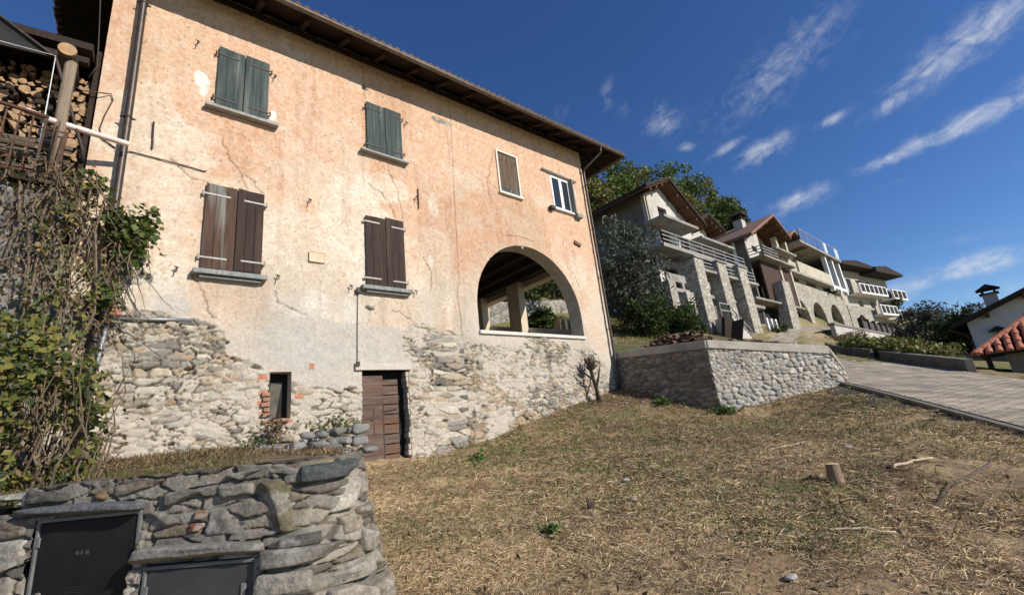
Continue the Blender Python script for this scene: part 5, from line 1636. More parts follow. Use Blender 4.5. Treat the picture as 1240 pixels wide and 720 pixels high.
M_redpanel = pm('dark red boards', (.045, .024, .018), (.075, .038, .028), scale=3, rough=.8, bump=.3, stretch=(3, 3, .5))
M_rail = pm('grey metal rail', (.20, .20, .195), (.32, .32, .31), scale=6, rough=.6, bump=.1, metal=.2)


def gable_roof(name, prof, y0, y1, th, mat, parent, under=None):
    """roof over a gable running along Y; prof = [(x, z)...] left eave, ridge, right eave"""
    mb = MB()
    for (p, q) in zip(prof[:-1], prof[1:]):
        mb.prism([(p[0], y0, p[1]), (q[0], y0, q[1]), (q[0], y0, q[1] + th), (p[0], y0, p[1] + th)], (0, y1 - y0, 0))
    r = mb.build(name, mat, parent)
    if under:
        mb = MB()
        for (p, q) in zip(prof[:-1], prof[1:]):
            mb.prism([(p[0], y0 + .12, p[1] - .10), (q[0], y0 + .12, q[1] - .10), (q[0], y0 + .12, q[1] - .004), (p[0], y0 + .12, p[1] - .004)], (0, y1 - y0 - .2, 0))
        mb.build('eave_boards', under, r)
        for k in range(3):
            f = (k + 1) / 4
            for (p, q) in zip(prof[:-1], prof[1:]):
                x = p[0] + (q[0] - p[0]) * f; z = p[1] + (q[1] - p[1]) * f
                mb = MB(); mb.span((x - .10, y0 + .2, z - .32), (x + .10, y0 + 1.4, z - .105)); mb.build('purlin', under, r)
    return r


def gable_wall(name, x0, x1, z0, prof, y, th, holes, mat, parent):
    """front wall up to the lowest eave as a holed panel and the gable triangle on top"""
    zt = min(prof[0][1], prof[-1][1]) - .1
    mb = MB(); panel(mb, (0, y, 0), (1, 0, 0), (0, 0, 1), (0, -1, 0), x0, x1, z0, zt, th, holes)
    def rz(x):
        for (p, q) in zip(prof[:-1], prof[1:]):
            if p[0] <= x <= q[0]: return p[1] + (q[1] - p[1]) * (x - p[0]) / (q[0] - p[0])
        return zt
    pts = [(x0, y, zt), (x1, y, zt), (x1, y, max(rz(x1) - .05, zt + .01))] + [(p[0], y, p[1] - .05) for p in reversed(prof) if x0 < p[0] < x1] + [(x0, y, max(rz(x0) - .05, zt + .01))]
    mb.prism(pts, (0, th, 0))
    return mb.build(name, mat, parent)


def window(parent, x0, x1, z0, z1, y, frame=None, d=.28, name='window'):
    mb = MB(); mb.span((x0 - .05, y + d, z0 - .05), (x1 + .05, y + d + .05, z1 + .05))
    w = mb.build(name, M_glass if frame else M_dark, parent)
    if frame:
        mb = MB(); xm = (x0 + x1) / 2; f = .09
        for a, b in (((x0, z0), (x0 + f, z1)), ((x1 - f, z0), (x1, z1)), ((x0 + f, z1 - f), (x1 - f, z1)), ((x0 + f, z0), (x1 - f, z0 + f)), ((xm - .05, z0 + f), (xm + .05, z1 - f))):
            mb.span((a[0], y + d - .07, a[1]), (b[0], y + d - .003, b[1]))
        mb.build('window_frame', frame, w)
    return w


def railing(parent, pts, h=1.0, rails=3, post=1.6, mat=None, r=.035, name='railing'):
    """posts and horizontal rails along a polyline"""
    mb = MB()
    for p, q in zip(pts[:-1], pts[1:]):
        p, q = Vector(p), Vector(q); L = (q - p).length; n = max(1, round(L / post))
        for i in range(n + 1):
            c = p.lerp(q, i / n); mb.bar(c, c + Vector((0, 0, h)), r * 1.8, r * 1.8)
        for k in range(rails):
            z = h * (k + 1) / rails - .02
            mb.bar(p + Vector((0, 0, z)), q + Vector((0, 0, z)), r * 1.6, r * 2.2)
    return mb.build(name, mat or M_rail, parent)


def slab(parent, a, b, mat=None, name='balcony_slab'):
    mb = MB(); mb.span(a, b); return mb.build(name, mat or M_concrete, parent, bevel=.02)


def unfinished_house():
    h = thing('unfinished_house', (34, 16, 5), 'unfinished grey and white house with railed balconies and tall stone pillars', 'house')
    prof = [(27.7, 15.45), (31.45, 17.15), (36.3, 14.1)]
    gable_roof('roof', prof, 14.9, 23.5, .28, M_roofdark, h, M_eavewood)
    prof2 = [(36.0, 14.75), (39.7, 16.45), (42.6, 15.3)]
    gable_roof('roof', prof2, 15.9, 23.0, .26, M_roofdark, h, M_eavewood)
    holes = [(30.7, 32.0, 13.35, 15.15), (30.3, 31.8, 11.05, 13.05), (33.2, 34.9, 11.05, 13.05), (30.0, 31.7, 8.0, 9.95), (33.0, 34.2, 8.0, 9.95)]
    mb = MB()
    # main gable front with openings
    z_t = 14.1
    panel(mb, (0, 16, 0), (1, 0, 0), (0, 0, 1), (0, -1, 0), 29, 35.8, 7.7, z_t, .3, [holes[1], holes[2], holes[3], holes[4], (30.7, 32.0, 13.35, z_t)])
    mb.prism([(29, 16, z_t), (30.7, 16, z_t), (30.7, 16, 16.7), (29, 16, 15.95)], (0, .3, 0))
    mb.prism([(30.7, 16, 15.15), (32.0, 16, 15.15), (32.0, 16, 16.72), (31.45, 16, 17.05), (30.7, 16, 16.7)], (0, .3, 0))
    mb.prism([(32.0, 16, z_t), (35.8, 16, z_t), (35.8, 16, 14.35), (32.0, 16, 16.72)], (0, .3, 0))
    mb.build('front_wall', M_whiterender, h)
    for q in holes[:1]: window(h, *q, 16.0)
    for q in holes[1:]: window(h, *q, 16.0, frame=M_eavewood)
    mb = MB(); panel(mb, (0, 17.2, 0), (1, 0, 0), (0, 0, 1), (0, -1, 0), 35.8, 41.2, 7.7, 14.0, .3, [(36.6, 38.2, 11.05, 13.05), (39.2, 40.6, 11.05, 13.05)])
    mb.prism([(35.8, 17.2, 14.0), (41.2, 17.2, 14.0), (41.2, 17.2, 15.7), (39.7, 17.2, 16.3), (36.2, 17.2, 14.7)], (0, .3, 0))
    mb.build('front_wall', M_whiterender, h)
    window(h, 36.6, 38.2, 11.05, 13.05, 17.2, frame=M_eavewood); window(h, 39.2, 40.6, 11.05, 13.05, 17.2, frame=M_eavewood)
    mb = MB(); mb.prism([(29.004, 16.02, 3.2), (29.004, 23.2, 4.4), (29.004, 23.2, 16.0), (29.004, 16.02, 16.0)], (.3, 0, 0)); mb.build('side_wall', M_greyrender, h)
    mb = MB(); mb.span((29.3, 22.9, 5), (41.2, 23.2, 14.0)); mb.span((40.9, 17.5, 5), (41.2, 22.9, 14.0)); mb.build('back_wall', M_greyrender, h)
    # balconies
    slab(h, (28.3, 14.35, 12.98), (33.3, 16.0, 13.20))
    slab(h, (34.6, 14.8, 12.75), (40.6, 17.2, 12.95))
    slab(h, (27.4, 14.35, 10.55), (41.0, 17.2, 10.85))
    railing(h, [(27.5, 16, 10.85), (27.5, 14.45, 10.85), (40.9, 14.45, 10.85)], .95, 3, 1.9)
    mb = MB(); mb.span((27.42, 14.55, 10.86), (27.58, 15.9, 11.25)); mb.build('balcony_panel', M_whiterender, h)
    mb = MB(); mb.tube([(29.0, 15.85, 15.4), (29.0, 15.85, 10.9)], .07, 8); mb.build('downpipe', M_copper, h)
    # lower deck with parapet, between and behind the pillars
    slab(h, (27.2, 14.6, 7.45), (43.5, 16.5, 7.72))
    for x0, x1 in ((27.4, 29.9), (32.0, 33.6), (36.0, 37.4), (39.8, 41.4)):
        mb = MB()
        mb.span((x0, 14.65, 8.20), (x1, 14.80, 8.75)); mb.span((x0 + .3, 14.66, 7.73), (x0 + .6, 14.79, 8.2)); mb.span((x1 - .6, 14.66, 7.73), (x1 - .3, 14.79, 8.2))
        mb.build('parapet', M_concrete, h)
    railing(h, [(32.5, 14.3, 9.55), (41.8, 14.3, 9.6)], .9, 3, 2.2)
    slab(h, (32.0, 14.1, 9.30), (42.0, 15.9, 9.53))
    mb = MB(); mb.span((27.2, 16.4, 3.5), (43.5, 16.7, 7.7)); mb.build('basement_wall', M_dark, h)  # near-black sheet puts in the shade of the gaps behind the pillars
    mb = MB(); mb.span((31.8, 14.62, 5.9), (33.7, 14.9, 6.9)); mb.span((35.9, 14.62, 6.2), (37.5, 14.9, 7.0)); mb.build('beam', M_greyrender, h)
    for x0, x1, z1 in ((30.4, 31.75, 10.1), (34.1, 35.6, 10.3), (37.9, 39.5, 10.5)):
        mb = MB(); cx = (x0 + x1) / 2
        mb.prism([(x0 - .35, 13.75, 3.7), (x1 - .35, 13.75, 3.9), (x1, 13.95, z1), (x0, 13.95, z1 - .03)], (0, 1.3, 0)); mb.build('pillar', M_clad, h, bevel=.03)
        mb = MB(); mb.span((x0 - .1, 13.85, z1), (x1 + .1, 14.95, z1 + .12)); mb.build('pillar_cap', M_concrete, h)
    for x0, x1, z0, z1 in ((27.9, 28.9, 3.6, 7.2), (25.9, 26.8, 3.5, 7.75)):
        mb = MB(); mb.span((x0, 13.8, z0), (x1, 14.5, z1)); mb.build('pillar', M_clad, h, bevel=.03)
    # outside stair with handrail
    mb = MB()
    for k in range(9):
        mb.span((30.6 + k * .30, 12.4, 3.3), (30.9 + k * .30, 13.6, 5.35 - k * .185))
    mb.build('stair', M_whiterender, h)
    railing(h, [(29.2, 12.45, 5.2), (30.6, 12.45, 5.2), (33.3, 12.45, 3.6)], .95, 2, 1.2)
    mb = MB(); mb.bar((29.0, 12.2, 3.2), (30.2, 12.2, 4.9), .05, 1.3, (0, 1, 0)); mb.prism([(28.4, 12.3, 3.3), (30.5, 12.3, 3.5), (30.5, 12.3, 5.15), (29.2, 12.3, 5.15)], (0, .2, 0)); mb.build('stair_side', M_darkwood, h)


unfinished_house()


def brown_house():
    h = thing('brown_roofed_house', (50, 15.5, 6), 'house with brown tiled roof, chimney and dark red panels behind stone pillars', 'house')
    prof = [(44.2, 14.75), (52.2, 18.55), (56.2, 16.6)]
    r = gable_roof('roof', prof, 14.3, 21.5, .26, M_roofbrown, h, M_eavewood)
    mb = MB(); mb.span((49.6, 16.7, 16.4), (50.6, 17.6, 18.7)); ch = mb.build('chimney', M_whiterender, r)
    mb = MB(); mb.span((49.5, 16.6, 18.7), (50.7, 17.7, 18.85))
    for x in (49.6, 50.5):
        for y in (16.7, 17.5): mb.span((x - .05, y - .05, 18.85), (x + .15, y + .15, 19.2))
    mb.prism([(49.3, 16.45, 19.2), (50.9, 16.45, 19.2), (50.1, 16.45, 19.75)], (0, 1.4, 0))
    mb.build('chimney_cap', M_roofdark, ch)
    mb = MB(); mb.prism([(45.3, 15.5, 6), (45.3, 21, 7.5), (45.3, 21, 15.0), (45.3, 15.5, 15.0)], (.3, 0, 0)); mb.build('side_wall', M_greyrender, h)
    mb = MB(); mb.span((45.25, 18.2, 10.8), (45.30, 19.6, 12.6)); mb.build('shutter', M_redpanel, h)
    mb = MB(); mb.tube([(45.2, 16.6, 15.1), (45.2, 16.6, 10.6)], .18, 10); mb.build('flue_pipe', M_whitepaint, h)
    gable_wall('front_wall', 45.6, 49.2, 12.9, [(44.2, 14.75), (52.2, 18.55)], 15.5, .3, [(46.9, 48.2, 14.0, 14.64)], M_whiterender, h); window(h, 46.9, 48.2, 14.0, 15.2, 15.5)
    gable_wall('recess_wall', 49.2, 56.0, 9.0, prof[1:] if False else [(49.2, 17.1), (52.2, 18.5), (56.2, 16.6)], 16.9, .3, [(51.2, 52.8, 13.3, 15.4)], M_yellow, h); window(h, 51.2, 52.8, 13.3, 15.4, 16.9)
    slab(h, (45.4, 14.1, 12.75), (54.0, 16.9, 12.95)); railing(h, [(45.5, 15.5, 12.95), (45.5, 14.2, 12.95), (49.4, 14.2, 12.95)], .95, 3, 1.8)
    slab(h, (48.6, 13.9, 14.05), (54.6, 16.0, 14.25))
    mb = MB(); mb.span((46.2, 14.9, 8.4), (51.0, 15.1, 12.74)); mb.span((51.6, 14.9, 8.4), (54.2, 15.1, 12.74)); mb.build('red_panel', M_redpanel, h)
    mb = MB(); mb.span((51.05, 14.8, 8.4), (51.5, 15.1, 12.74)); mb.span((54.1, 14.8, 8.4), (54.5, 15.1, 14.0)); mb.build('post', M_yellow, h)
    mb = MB(); mb.span((42.0, 15.6, 4.5), (54.2, 16.0, 8.4)); mb.build('basement_wall', M_dark, h)  # near-black too: shade under the deck put into the colour
    slab(h, (41.5, 14.4, 8.2), (54.2, 15.6, 8.4))
    mb = MB(); mb.prism([(46.9, 13.9, 4.6), (49.3, 13.9, 4.9), (49.9, 14.0, 10.6), (47.9, 14.0, 10.55)], (0, .9, 0)); mb.build('pillar', M_clad, h, bevel=.03)
    mb = MB(); mb.span((42.2, 14.3, 5.0), (42.5, 14.5, 6.5)); mb.span((43.2, 14.3, 5.0), (43.5, 14.5, 6.5)); mb.span((44.2, 14.3, 5.0), (44.5, 14.5, 6.5)); mb.build('white_posts', M_whitepaint, h)


brown_house()


def terraced_house():
    h = thing('terraced_house', (65, 16, 7), 'pale yellow house with stone arcade below and blue glass roof terrace railing', 'house')
    mb = MB(); arch_panel(mb, (0, 15.6, 0), (1, 0, 0), (0, 0, 1), (0, -1, 0), 51.5, 77.5, 5.4, 12.2, .9, [(57.0, 2.7, 7.4), (63.6, 2.5, 7.7), (71.0, 2.6, 8.0)])
    mb.build('arcade_wall', M_clad, h)
    mb = MB(); mb.span((51.6, 16.52, 5.0), (77.4, 16.8, 12.1)); mb.build('arcade_shade', M_dark, h)  # near-black sheet close behind the arches, puts in their shade
    for x in (53.2, 60.0, 66.4, 74.6):
        mb = MB(); mb.span((x - .9, 15.55, 12.2), (x + 1.6, 16.4, 12.75)); mb.build('parapet_block', M_clad, h)
    # wall and windows of the flats
    mb = MB(); panel(mb, (0, 18.0, 0), (1, 0, 0), (0, 0, 1), (0, -1, 0), 53.5, 76.5, 12.0, 17.2, .3, [(55.5, 57.4, 13.4, 16.0), (66.4, 68.4, 13.4, 16.0), (71.2, 73.0, 13.4, 16.0)]); mb.build('front_wall', M_yellow, h)
    for q in ((55.5, 57.4), (66.4, 68.4), (71.2, 73.0)): window(h, q[0], q[1], 13.4, 16.0, 18.0, frame=M_whitepaint)
    for (dx, dz) in ((58.2, 15.2), (60.3, 14.6)):
        mb = MB(); n = 14
        c = Vector((dx, 15.6, dz)); ax = Vector((.2, -.9, .35)).normalized(); a1 = ax.orthogonal().normalized(); a2 = ax.cross(a1)
        vs = [c] + [c + (a1 * math.cos(6.2832 * k / n) + a2 * math.sin(6.2832 * k / n)) * .62 + ax * .16 for k in range(n)]
        mb.add(vs, [(0, 1 + k, 1 + (k + 1) % n) for k in range(n)]); mb.tube([c, c + ax * .55], .03, 5); mb.bar(c, c + Vector((0, .5, -1.2)), .06, .06)
        mb.build('satellite_dish', M_whitepaint, h)
    slab(h, (52.6, 14.7, 12.65), (69.6, 18.0, 12.9))
    mb = MB(); mb.span((57.2, 14.7, 12.9), (69.6, 14.9, 14.3)); mb.span((69.4, 14.9, 12.9), (69.6, 18.0, 14.3)); mb.span((52.6, 14.9, 12.9), (57.15, 15.1, 14.1)); mb.build('balcony_parapet', M_yellow, h)
    slab(h, (59.5, 14.4, 17.0), (76.8, 22, 17.30), M_concrete, 'roof_terrace')
    mb = MB()
    for x in (69.9, 73.0, 76.2): mb.span((x, 14.75, 12.25), (x + .55, 15.2, 17.0))
    mb.span((69.9, 14.76, 12.6), (76.75, 15.19, 13.0)); mb.build('column', M_whitepaint, h)
    mb = MB(); mb.span((70.45, 15.3, 13.05), (76.2, 15.36, 16.9)); mb.build('glazing', M_glass, h)
    mb = MB()
    for i in range(7):
        mb.bar((60.4 + i * 2.35, 14.5, 17.35), (60.4 + i * 2.35, 14.5, 18.95), .12, .12)
    mb.bar((60.4, 14.5, 18.93), (76.5, 14.5, 18.93), .10, .10); mb.bar((76.6, 14.5, 18.93), (76.6, 18, 18.93), .1, .1)
    tr = mb.build('terrace_railing', M_rail, h)
    mb = MB(); mb.span((60.5, 14.47, 17.45), (69.5, 14.49, 18.85)); mb.span((71.3, 14.47, 17.45), (74.4, 14.49, 18.85)); mb.build('glass_panel', pm('blue glass', (.03, .07, .20), (.07, .14, .32), scale=.8, rough=.15, bump=0, spec=.6), tr)
    mb = MB(); mb.span((69.6, 14.47, 17.45), (71.2, 14.49, 18.85)); mb.span((74.5, 14.47, 17.45), (76.4, 14.49, 18.85)); mb.build('glass_panel', pm('pale glass', (.55, .60, .68), (.65, .70, .76), scale=.8, rough=.2, bump=0), tr)
    gable_roof('dormer_roof', [(55.8, 16.7), (59.4, 18.3), (62.8, 16.9)], 14.6, 20, .25, M_roofbrown, h, M_eavewood)
    mb = MB(); mb.span((54.4, 15.4, 13.0), (55.0, 15.9, 17.0)); mb.build('column', M_yellow, h); mb = MB(); mb.span((57.4, 15.4, 13.0), (57.9, 15.9, 17.0)); mb.build('column', M_yellow, h)
    mb = MB(); mb.span((53.5, 18.3, 5), (76.5, 18.5, 17)); mb.span((76.2, 15.6, 5), (76.5, 22, 17)); mb.build('end_wall', M_yellow, h)


terraced_house()


def apartment_house():
    h = thing('apartment_house', (90, 14.5, 7), 'farthest cream apartment house with dark overhanging roof and stacked white balconies', 'house')
    a = Vector((79, 16.2, 0)); U = Vector((20.5, -2.9, 0)).normalized(); Nn = Vector((U.y, -U.x, 0)); L = 19.6
    M = Matrix((U, -Nn, Vector((0, 0, 1)))).transposed()
    P = lambda u, d, z: a + U * u + Nn * d + Vector((0, 0, z))

    def bx(mb, u0, u1, d0, d1, z0, z1): mb.box(P((u0 + u1) / 2, (d0 + d1) / 2, (z0 + z1) / 2), (u1 - u0, d1 - d0, z1 - z0), M=M)
    mb = MB(); wins = [(3.5, 5.2, 13.6, 15.8), (7.0, 9.0, 13.6, 15.8), (11.0, 12.4, 13.6, 15.8), (15.5, 17.3, 13.3, 15.4), (5.6, 7.2, 10.2, 12.4), (10.0, 11.6, 10.2, 12.4), (15.5, 17.3, 10.2, 12.3)]
    panel(mb, a, U, (0, 0, 1), Nn, 0, L, 6.0, 17.2, .4, wins); mb.build('front_wall', pm('cream flats render', (.38, .34, .27), (.48, .435, .36), scale=1, rough=.95, bump=.2), h)
    for (u0, u1, z0, z1) in wins:
        mb = MB(); bx(mb, u0 - .05, u1 + .05, -.45, -.35, z0 - .05, z1 + .05); w = mb.build('window', M_glass, h)
        mb = MB(); bx(mb, u0, u0 + .12, -.34, -.28, z0, z1); bx(mb, u1 - .12, u1, -.34, -.28, z0, z1); bx(mb, (u0 + u1) / 2 - .06, (u0 + u1) / 2 + .06, -.34, -.28, z0, z1); mb.build('window_frame', M_whitepaint, w)
    mb = MB(); bx(mb, 0, L, -8, -.41, 6, 17.2); mb.build('body', MATS['cream flats render'], h)
    mb = MB()
    mb.prism([P(-1.2, 1.9, 17.0), P(12.2, 1.9, 17.25), P(12.2, 1.9, 17.5), P(4, 1.9, 18.1), P(-1.2, 1.9, 17.5)], -Nn * 10); mb.build('roof', M_roofdark, h)
    mb = MB()
    mb.prism([P(9.5, 2.3, 16.7), P(20.6, 2.3, 16.75), P(20.6, 2.3, 17.1), P(14, 2.3, 18.0), P(9.5, 2.3, 17.5)], -Nn * 10); mb.build('roof', M_roofdark, h)
    for (u0, u1, d, z) in ((3.0, 13.0, 1.7, 12.9), (8.0, 14.6, 1.8, 9.8), (14.4, 20.2, 2.0, 12.6), (14.6, 20.6, 2.0, 9.2)):
        mb = MB(); bx(mb, u0, u1, 0, d, z, z + .28); b = mb.build('balcony', M_whitepaint, h)
        mb = MB(); n = max(3, round((u1 - u0) / 1.7))
        for i in range(n + 1):
            u = u0 + .1 + (u1 - u0 - .2) * i / n; bx(mb, u - .12, u + .12, d - .3, d - .02, z + .281, z + 1.5)
        bx(mb, u0, u1, d - .26, d - .06, z + 1.5, z + 1.62); mb.build('balcony_rail', M_whitepaint, b)
        mb = MB(); bx(mb, u0 + .25, u1 - .25, d - .18, d - .14, z + .29, z + 1.45); mb.build('balcony_panel', M_roofdark, b)
    mb = MB(); bx(mb, 10.5, 17.0, .05, .25, 6.0, 9.0); mb.build('slatted_gate', M_redpanel, h)
    mb = MB(); arch_panel(mb, P(0, .6, 0), U, (0, 0, 1), Nn, -.5, 9.0, 5.5, 11.2, .5, [(3.4, 1.5, 8.4)]); mb.build('arched_porch', M_clad, h)
    mb = MB(); bx(mb, .3, 8.5, .02, .06, 6, 11); mb.build('porch_shade', M_dark, h)
    mb = MB(); bx(mb, 3.5, 5.0, -4, -3, 17.2, 19.2); mb.build('chimney', M_roofdark, h)


apartment_house()

# ramp wall under the arcade with its fence
rp = thing('ramp_wall', (73, 12.5, 5), 'long pale rendered wall with dark coping holding the ramp below the arcade', 'wall')
mb = MB(); mb.prism([(54.0, 12.35, 3.5), (93, 12.2, 3.2), (93, 12.2, 6.0), (54.0, 12.35, 6.05)], (0, .4, 0)); mb.build('wall_face', pm('ramp wall render', (.40, .385, .35), (.52, .50, .46), scale=.8, rough=.95, bump=.4, c3=(.30, .29, .26)), rp)
mb = MB(); mb.prism([(53.8, 12.25, 6.06), (93.2, 12.1, 6.01), (93.2, 12.1, 6.24), (53.8, 12.25, 6.29)], (0, .6, 0)); mb.build('coping', pm('dark coping', (.16, .145, .13), (.24, .22, .20), scale=2, rough=.9, bump=.3), rp)
fe = thing('metal_fence', (80, 12.5, 6.2), 'dark metal fence with square posts on the ramp wall coping', 'fence')
for i in range(9):
    x = 66 + i * 3.3
    mb = MB(); mb.span((x - .22, 12.25, 6.26), (x + .22, 12.65, 7.65)); mb.build('post', M_roofdark, fe)
for i in range(8):
    x = 66 + i * 3.3
    mb = MB(); mb.span((x + .24, 12.40, 6.4), (x + 3.06, 12.44, 7.35)); mb.build('fence_panel', pm('dark fence mesh', (.05, .045, .042), (.085, .075, .07), scale=9, rough=.8, bump=.1), fe)


def white_house():
    h = thing('white_house', (38, -3, 0), 'white rendered house with dark overhanging roof and small chimney beyond the road', 'house')
    X = 36.0
    prof = [(2.75, 2.42), (-3.6, 4.95), (-10, 2.4)]     # (y, z)
    mb = MB(); mb.prism([(X, 2.1, -2), (X, 2.1, 2.72), (X, -3.6, 4.9), (X, -9.3, 2.7), (X, -9.3, -2)], (.35, 0, 0)); mb.build('gable_wall', M_white, h)
    mb = MB(); mb.span((X + .35, 1.75, -2), (X + 9, 2.1, 2.7)); mb.span((X + .35, -9.3, -2), (X + 9, -8.95, 2.7)); mb.span((X + 9, -9.3, -2), (X + 9.3, 2.1, 2.7)); mb.build('side_wall', M_white, h)
    mb = MB()
    for p, q in zip(prof[:-1], prof[1:]):
        mb.prism([(X - 1.0, p[0], p[1]), (X - 1.0, q[0], q[1]), (X - 1.0, q[0], q[1] + .20), (X - 1.0, p[0], p[1] + .20)], (11, 0, 0))
    r = mb.build('roof', M_roofdark, h)
    mb = MB(); mb.span((X + 1.0, .55, 3.2), (X + 1.7, 1.15, 4.15)); ch = mb.build('chimney', M_whiterender, r)
    mb = MB(); mb.span((X + .9, .45, 4.15), (X + 1.8, 1.25, 4.22))
    for y in (.55, 1.05): mb.span((X + 1.0, y, 4.22), (X + 1.1, y + .1, 4.42)); mb.span((X + 1.6, y, 4.22), (X + 1.7, y + .1, 4.42))
    mb.prism([(X + .8, .35, 4.42), (X + .8, 1.35, 4.42), (X + .8, .85, 4.72)], (1.1, 0, 0)); mb.build('chimney_cap', M_roofdark, ch)
    mb = MB(); mb.tube([(X - .9, 2.78, 2.40), (X + 9, 2.78, 2.38)], .07, 8); mb.tube([(X - .55, 2.75, 2.36), (X - .2, 2.3, 2.0), (X - .1, 2.15, 1.7), (X - .1, 2.12, -.5)], .05, 8); mb.build('gutter', M_copper, h)
    for y in (1.2, -.4, -2.0):
        mb = MB(); z = 2.42 + (2.75 - y) / 6.35 * 2.53; mb.span((X - .9, y - .09, z - .24), (X + .1, y + .09, z - .02)); mb.build('rafter', M_eavewood, h)
    mb = MB(); mb.tube([(X - .12, 1.02, 1.95), (X - .12, 1.02, 1.35)], .10, 8); mb.prism([(X - .35, .62, 2.0), (X - .35, 1.42, 2.0), (X - .35, 1.02, 2.28)], (.35, 0, 0)); mb.build('wall_niche', M_roofdark, h)
    mb = MB(); mb.tube([(X - .03, -.2, 2.62), (X + .01, -.2, 2.62)], .12, 12); mb.build('wall_vent', M_concrete, h)


white_house()


def tiled_canopy():
    h = thing('tiled_shed', (26, -.6, -1), 'small shed with red tiled hip roof beside the road in front of the white house', 'shed')
    P = [Vector((24.0, 1.50, .52)), Vector((24.0, -3.2, .52)), Vector((28.4, -3.2, .52)), Vector((28.4, 1.50, .52))]
    r0, r1 = Vector((26.2, -.55, 1.95)), Vector((26.2, -1.2, 1.95))
    mb = MB()
    up_ = Vector((0, 0, .06))
    for q in ((P[0], P[1], r1, r0), (P[1], P[2], r1), (P[2], P[3], r0, r1), (P[3], P[0], r0)):
        mb.add([v for v in q], [tuple(range(len(q)))]); mb.add([v + up_ for v in q], [tuple(range(len(q)))])
    for p, q in zip(P, P[1:] + P[:1]): mb.add([p, q, q + up_, p + up_], [(0, 1, 2, 3)])
    rf = mb.build('roof', M_darkwood, h)
    tv = MB()
    def rows(A, B, a2, b2, pitch=.25, r=.105):
        L = (B - A).length; k = int(L / pitch); ed = (B - A).normalized(); nr = ed.cross(a2 - A).normalized()
        if nr.z < 0: nr = -nr
        uv_ = nr.cross(ed)
        if uv_.z < 0: uv_ = -uv_
        fu = (a2 - A).dot(uv_); ca = (a2 - A).dot(ed) / fu; cb = (B - b2).dot(ed) / fu
        for i in range(k):
            s = (i + .5) / k * L
            tm = min(fu, s / ca if ca > 0 else 9e9, (L - s) / cb if cb > 0 else 9e9)
            m = max(1, int(tm / .38)); n = 6
            for c in range(m):
                t0, t1 = c * tm / m, (c + 1) * tm / m + .03
                b = len(tv.v)
                for t, rr, up2 in ((t0 - .03, r * 1.08, .075), (t1, r * .92, .05)):
                    base = A + ed * s + uv_ * t + nr * (.06 + up2 - .04)
                    for j in range(n + 1):
                        a = math.pi * j / n; tv.v.append(tuple(base + ed * math.cos(a) * rr + nr * math.sin(a) * rr))
                tv.f += [(b + j, b + j + 1, b + n + 2 + j, b + n + 1 + j) for j in range(n)]
                tv.f.append(tuple(b + j for j in range(n + 1)))
    rows(P[0], P[1], r0, r1); rows(P[3], P[0], r0, r0); rows(P[1], P[2], r1, r1); rows(P[2], P[3], r1, r0)
    tv.build('roof_tiles', M_redtile, rf)
    mb = MB()
    for a_, b_ in ((P[0], r0), (P[1], r1)):
        d = b_ - a_; m = 9
        for i in range(m): mb.tube([a_ + d * (i / m) + Vector((0, 0, .10)), a_ + d * ((i + 1.1) / m) + Vector((0, 0, .13))], [.14, .11], 9)
    mb.build('hip_tiles', M_redtile, rf)
    mb = MB(); mb.span((24.5, -2.8, -2.2), (24.75, .75, .50)); mb.span((24.75, .5, -2.2), (28.0, .75, .50)); mb.span((24.75, -2.8, -2.2), (28.0, -2.55, .5)); mb.build('shed_wall', pm('shed wall', (.20, .16, .12), (.30, .25, .19), scale=3, rough=.95, bump=.4), h)
    for y in (1.3, -.2, -1.7, -3.0):
        mb = MB(); mb.span((24.05, y - .05, .40), (24.9, y + .05, .515)); mb.build('rafter', M_darkwood, h)
    mb = MB(); mb.span((24.25, 1.15, -2.2), (24.40, 1.30, .51)); mb.build('post', M_rafter, h)


tiled_canopy()

# rubble terrace wall on the slope behind the loggia and a wooden post
fp, fn, L = line_fn((13.9, 20.5), (24.5, 20.5))
tw = rubble_sheet('terrace_wall', fp, fn, L, lambda s: 3.4 + .12 * s, lambda s: 6.9 + .12 * s, .07, .40, .22, [(.26, .25, .22), (.33, .31, .27), (.20, .19, .17), (.38, .36, .31)], (.16, .15, .12), None, 290, .09, mort_amt=.1)
tag(tw, 'grey dry stone terrace wall on the slope seen through the arched loggia', 'wall')
mb = MB(); mb.bar((14.75, 13.45, 2.4), (14.70, 13.42, 4.30), .20, .16); mb.bar((14.62, 12.9, 2.3), (14.64, 12.92, 4.2), .12, .10)
tag(mb.build('wooden_post', M_olive_sh, bevel=.01), 'weathered pale wooden post pair standing outside the loggia opening', 'post')


# ------------------------------------------------------------------ vegetation


def unit(v): return v / np.maximum(np.linalg.norm(v, axis=-1, keepdims=True), 1e-9)


def leaf_cloud(P, size, cols, seed, aspect=.7, droop=.3, face=None, jitter=.35):
    """one diamond-shaped leaf (two bent halves) per point"""
    rs = np.random.default_rng(seed); n = len(P)
    d = unit(rs.normal(size=(n, 3)) + np.array((0, 0, -droop)))
    nrm = rs.normal(size=(n, 3)) + np.array((0, -.2, .7))
    if face is not None: nrm = nrm * .55 + np.array(face)
    sd = unit(np.cross(d, nrm)); nr = unit(np.cross(sd, d))
    s = size * rs.uniform(1 - jitter, 1 + jitter, (n, 1))
    base = P; tip = P + d * s; midp = P + d * s * .45
    l = midp + sd * s * aspect * .5 + nr * s * .10; r = midp - sd * s * aspect * .5 + nr * s * .10
    V = np.stack([base, l, tip, r], 1).reshape(-1, 3)
    i = np.arange(n)[:, None] * 4
    F = np.concatenate([i + np.array([[0, 1, 2]]), i + np.array([[0, 2, 3]])], 1).reshape(-1, 3)
    pal = np.array(cols); c = pal[rs.integers(0, len(pal), n)] * rs.uniform(.75, 1.25, (n, 1))
    return V, F, np.repeat(c, 4, 0)


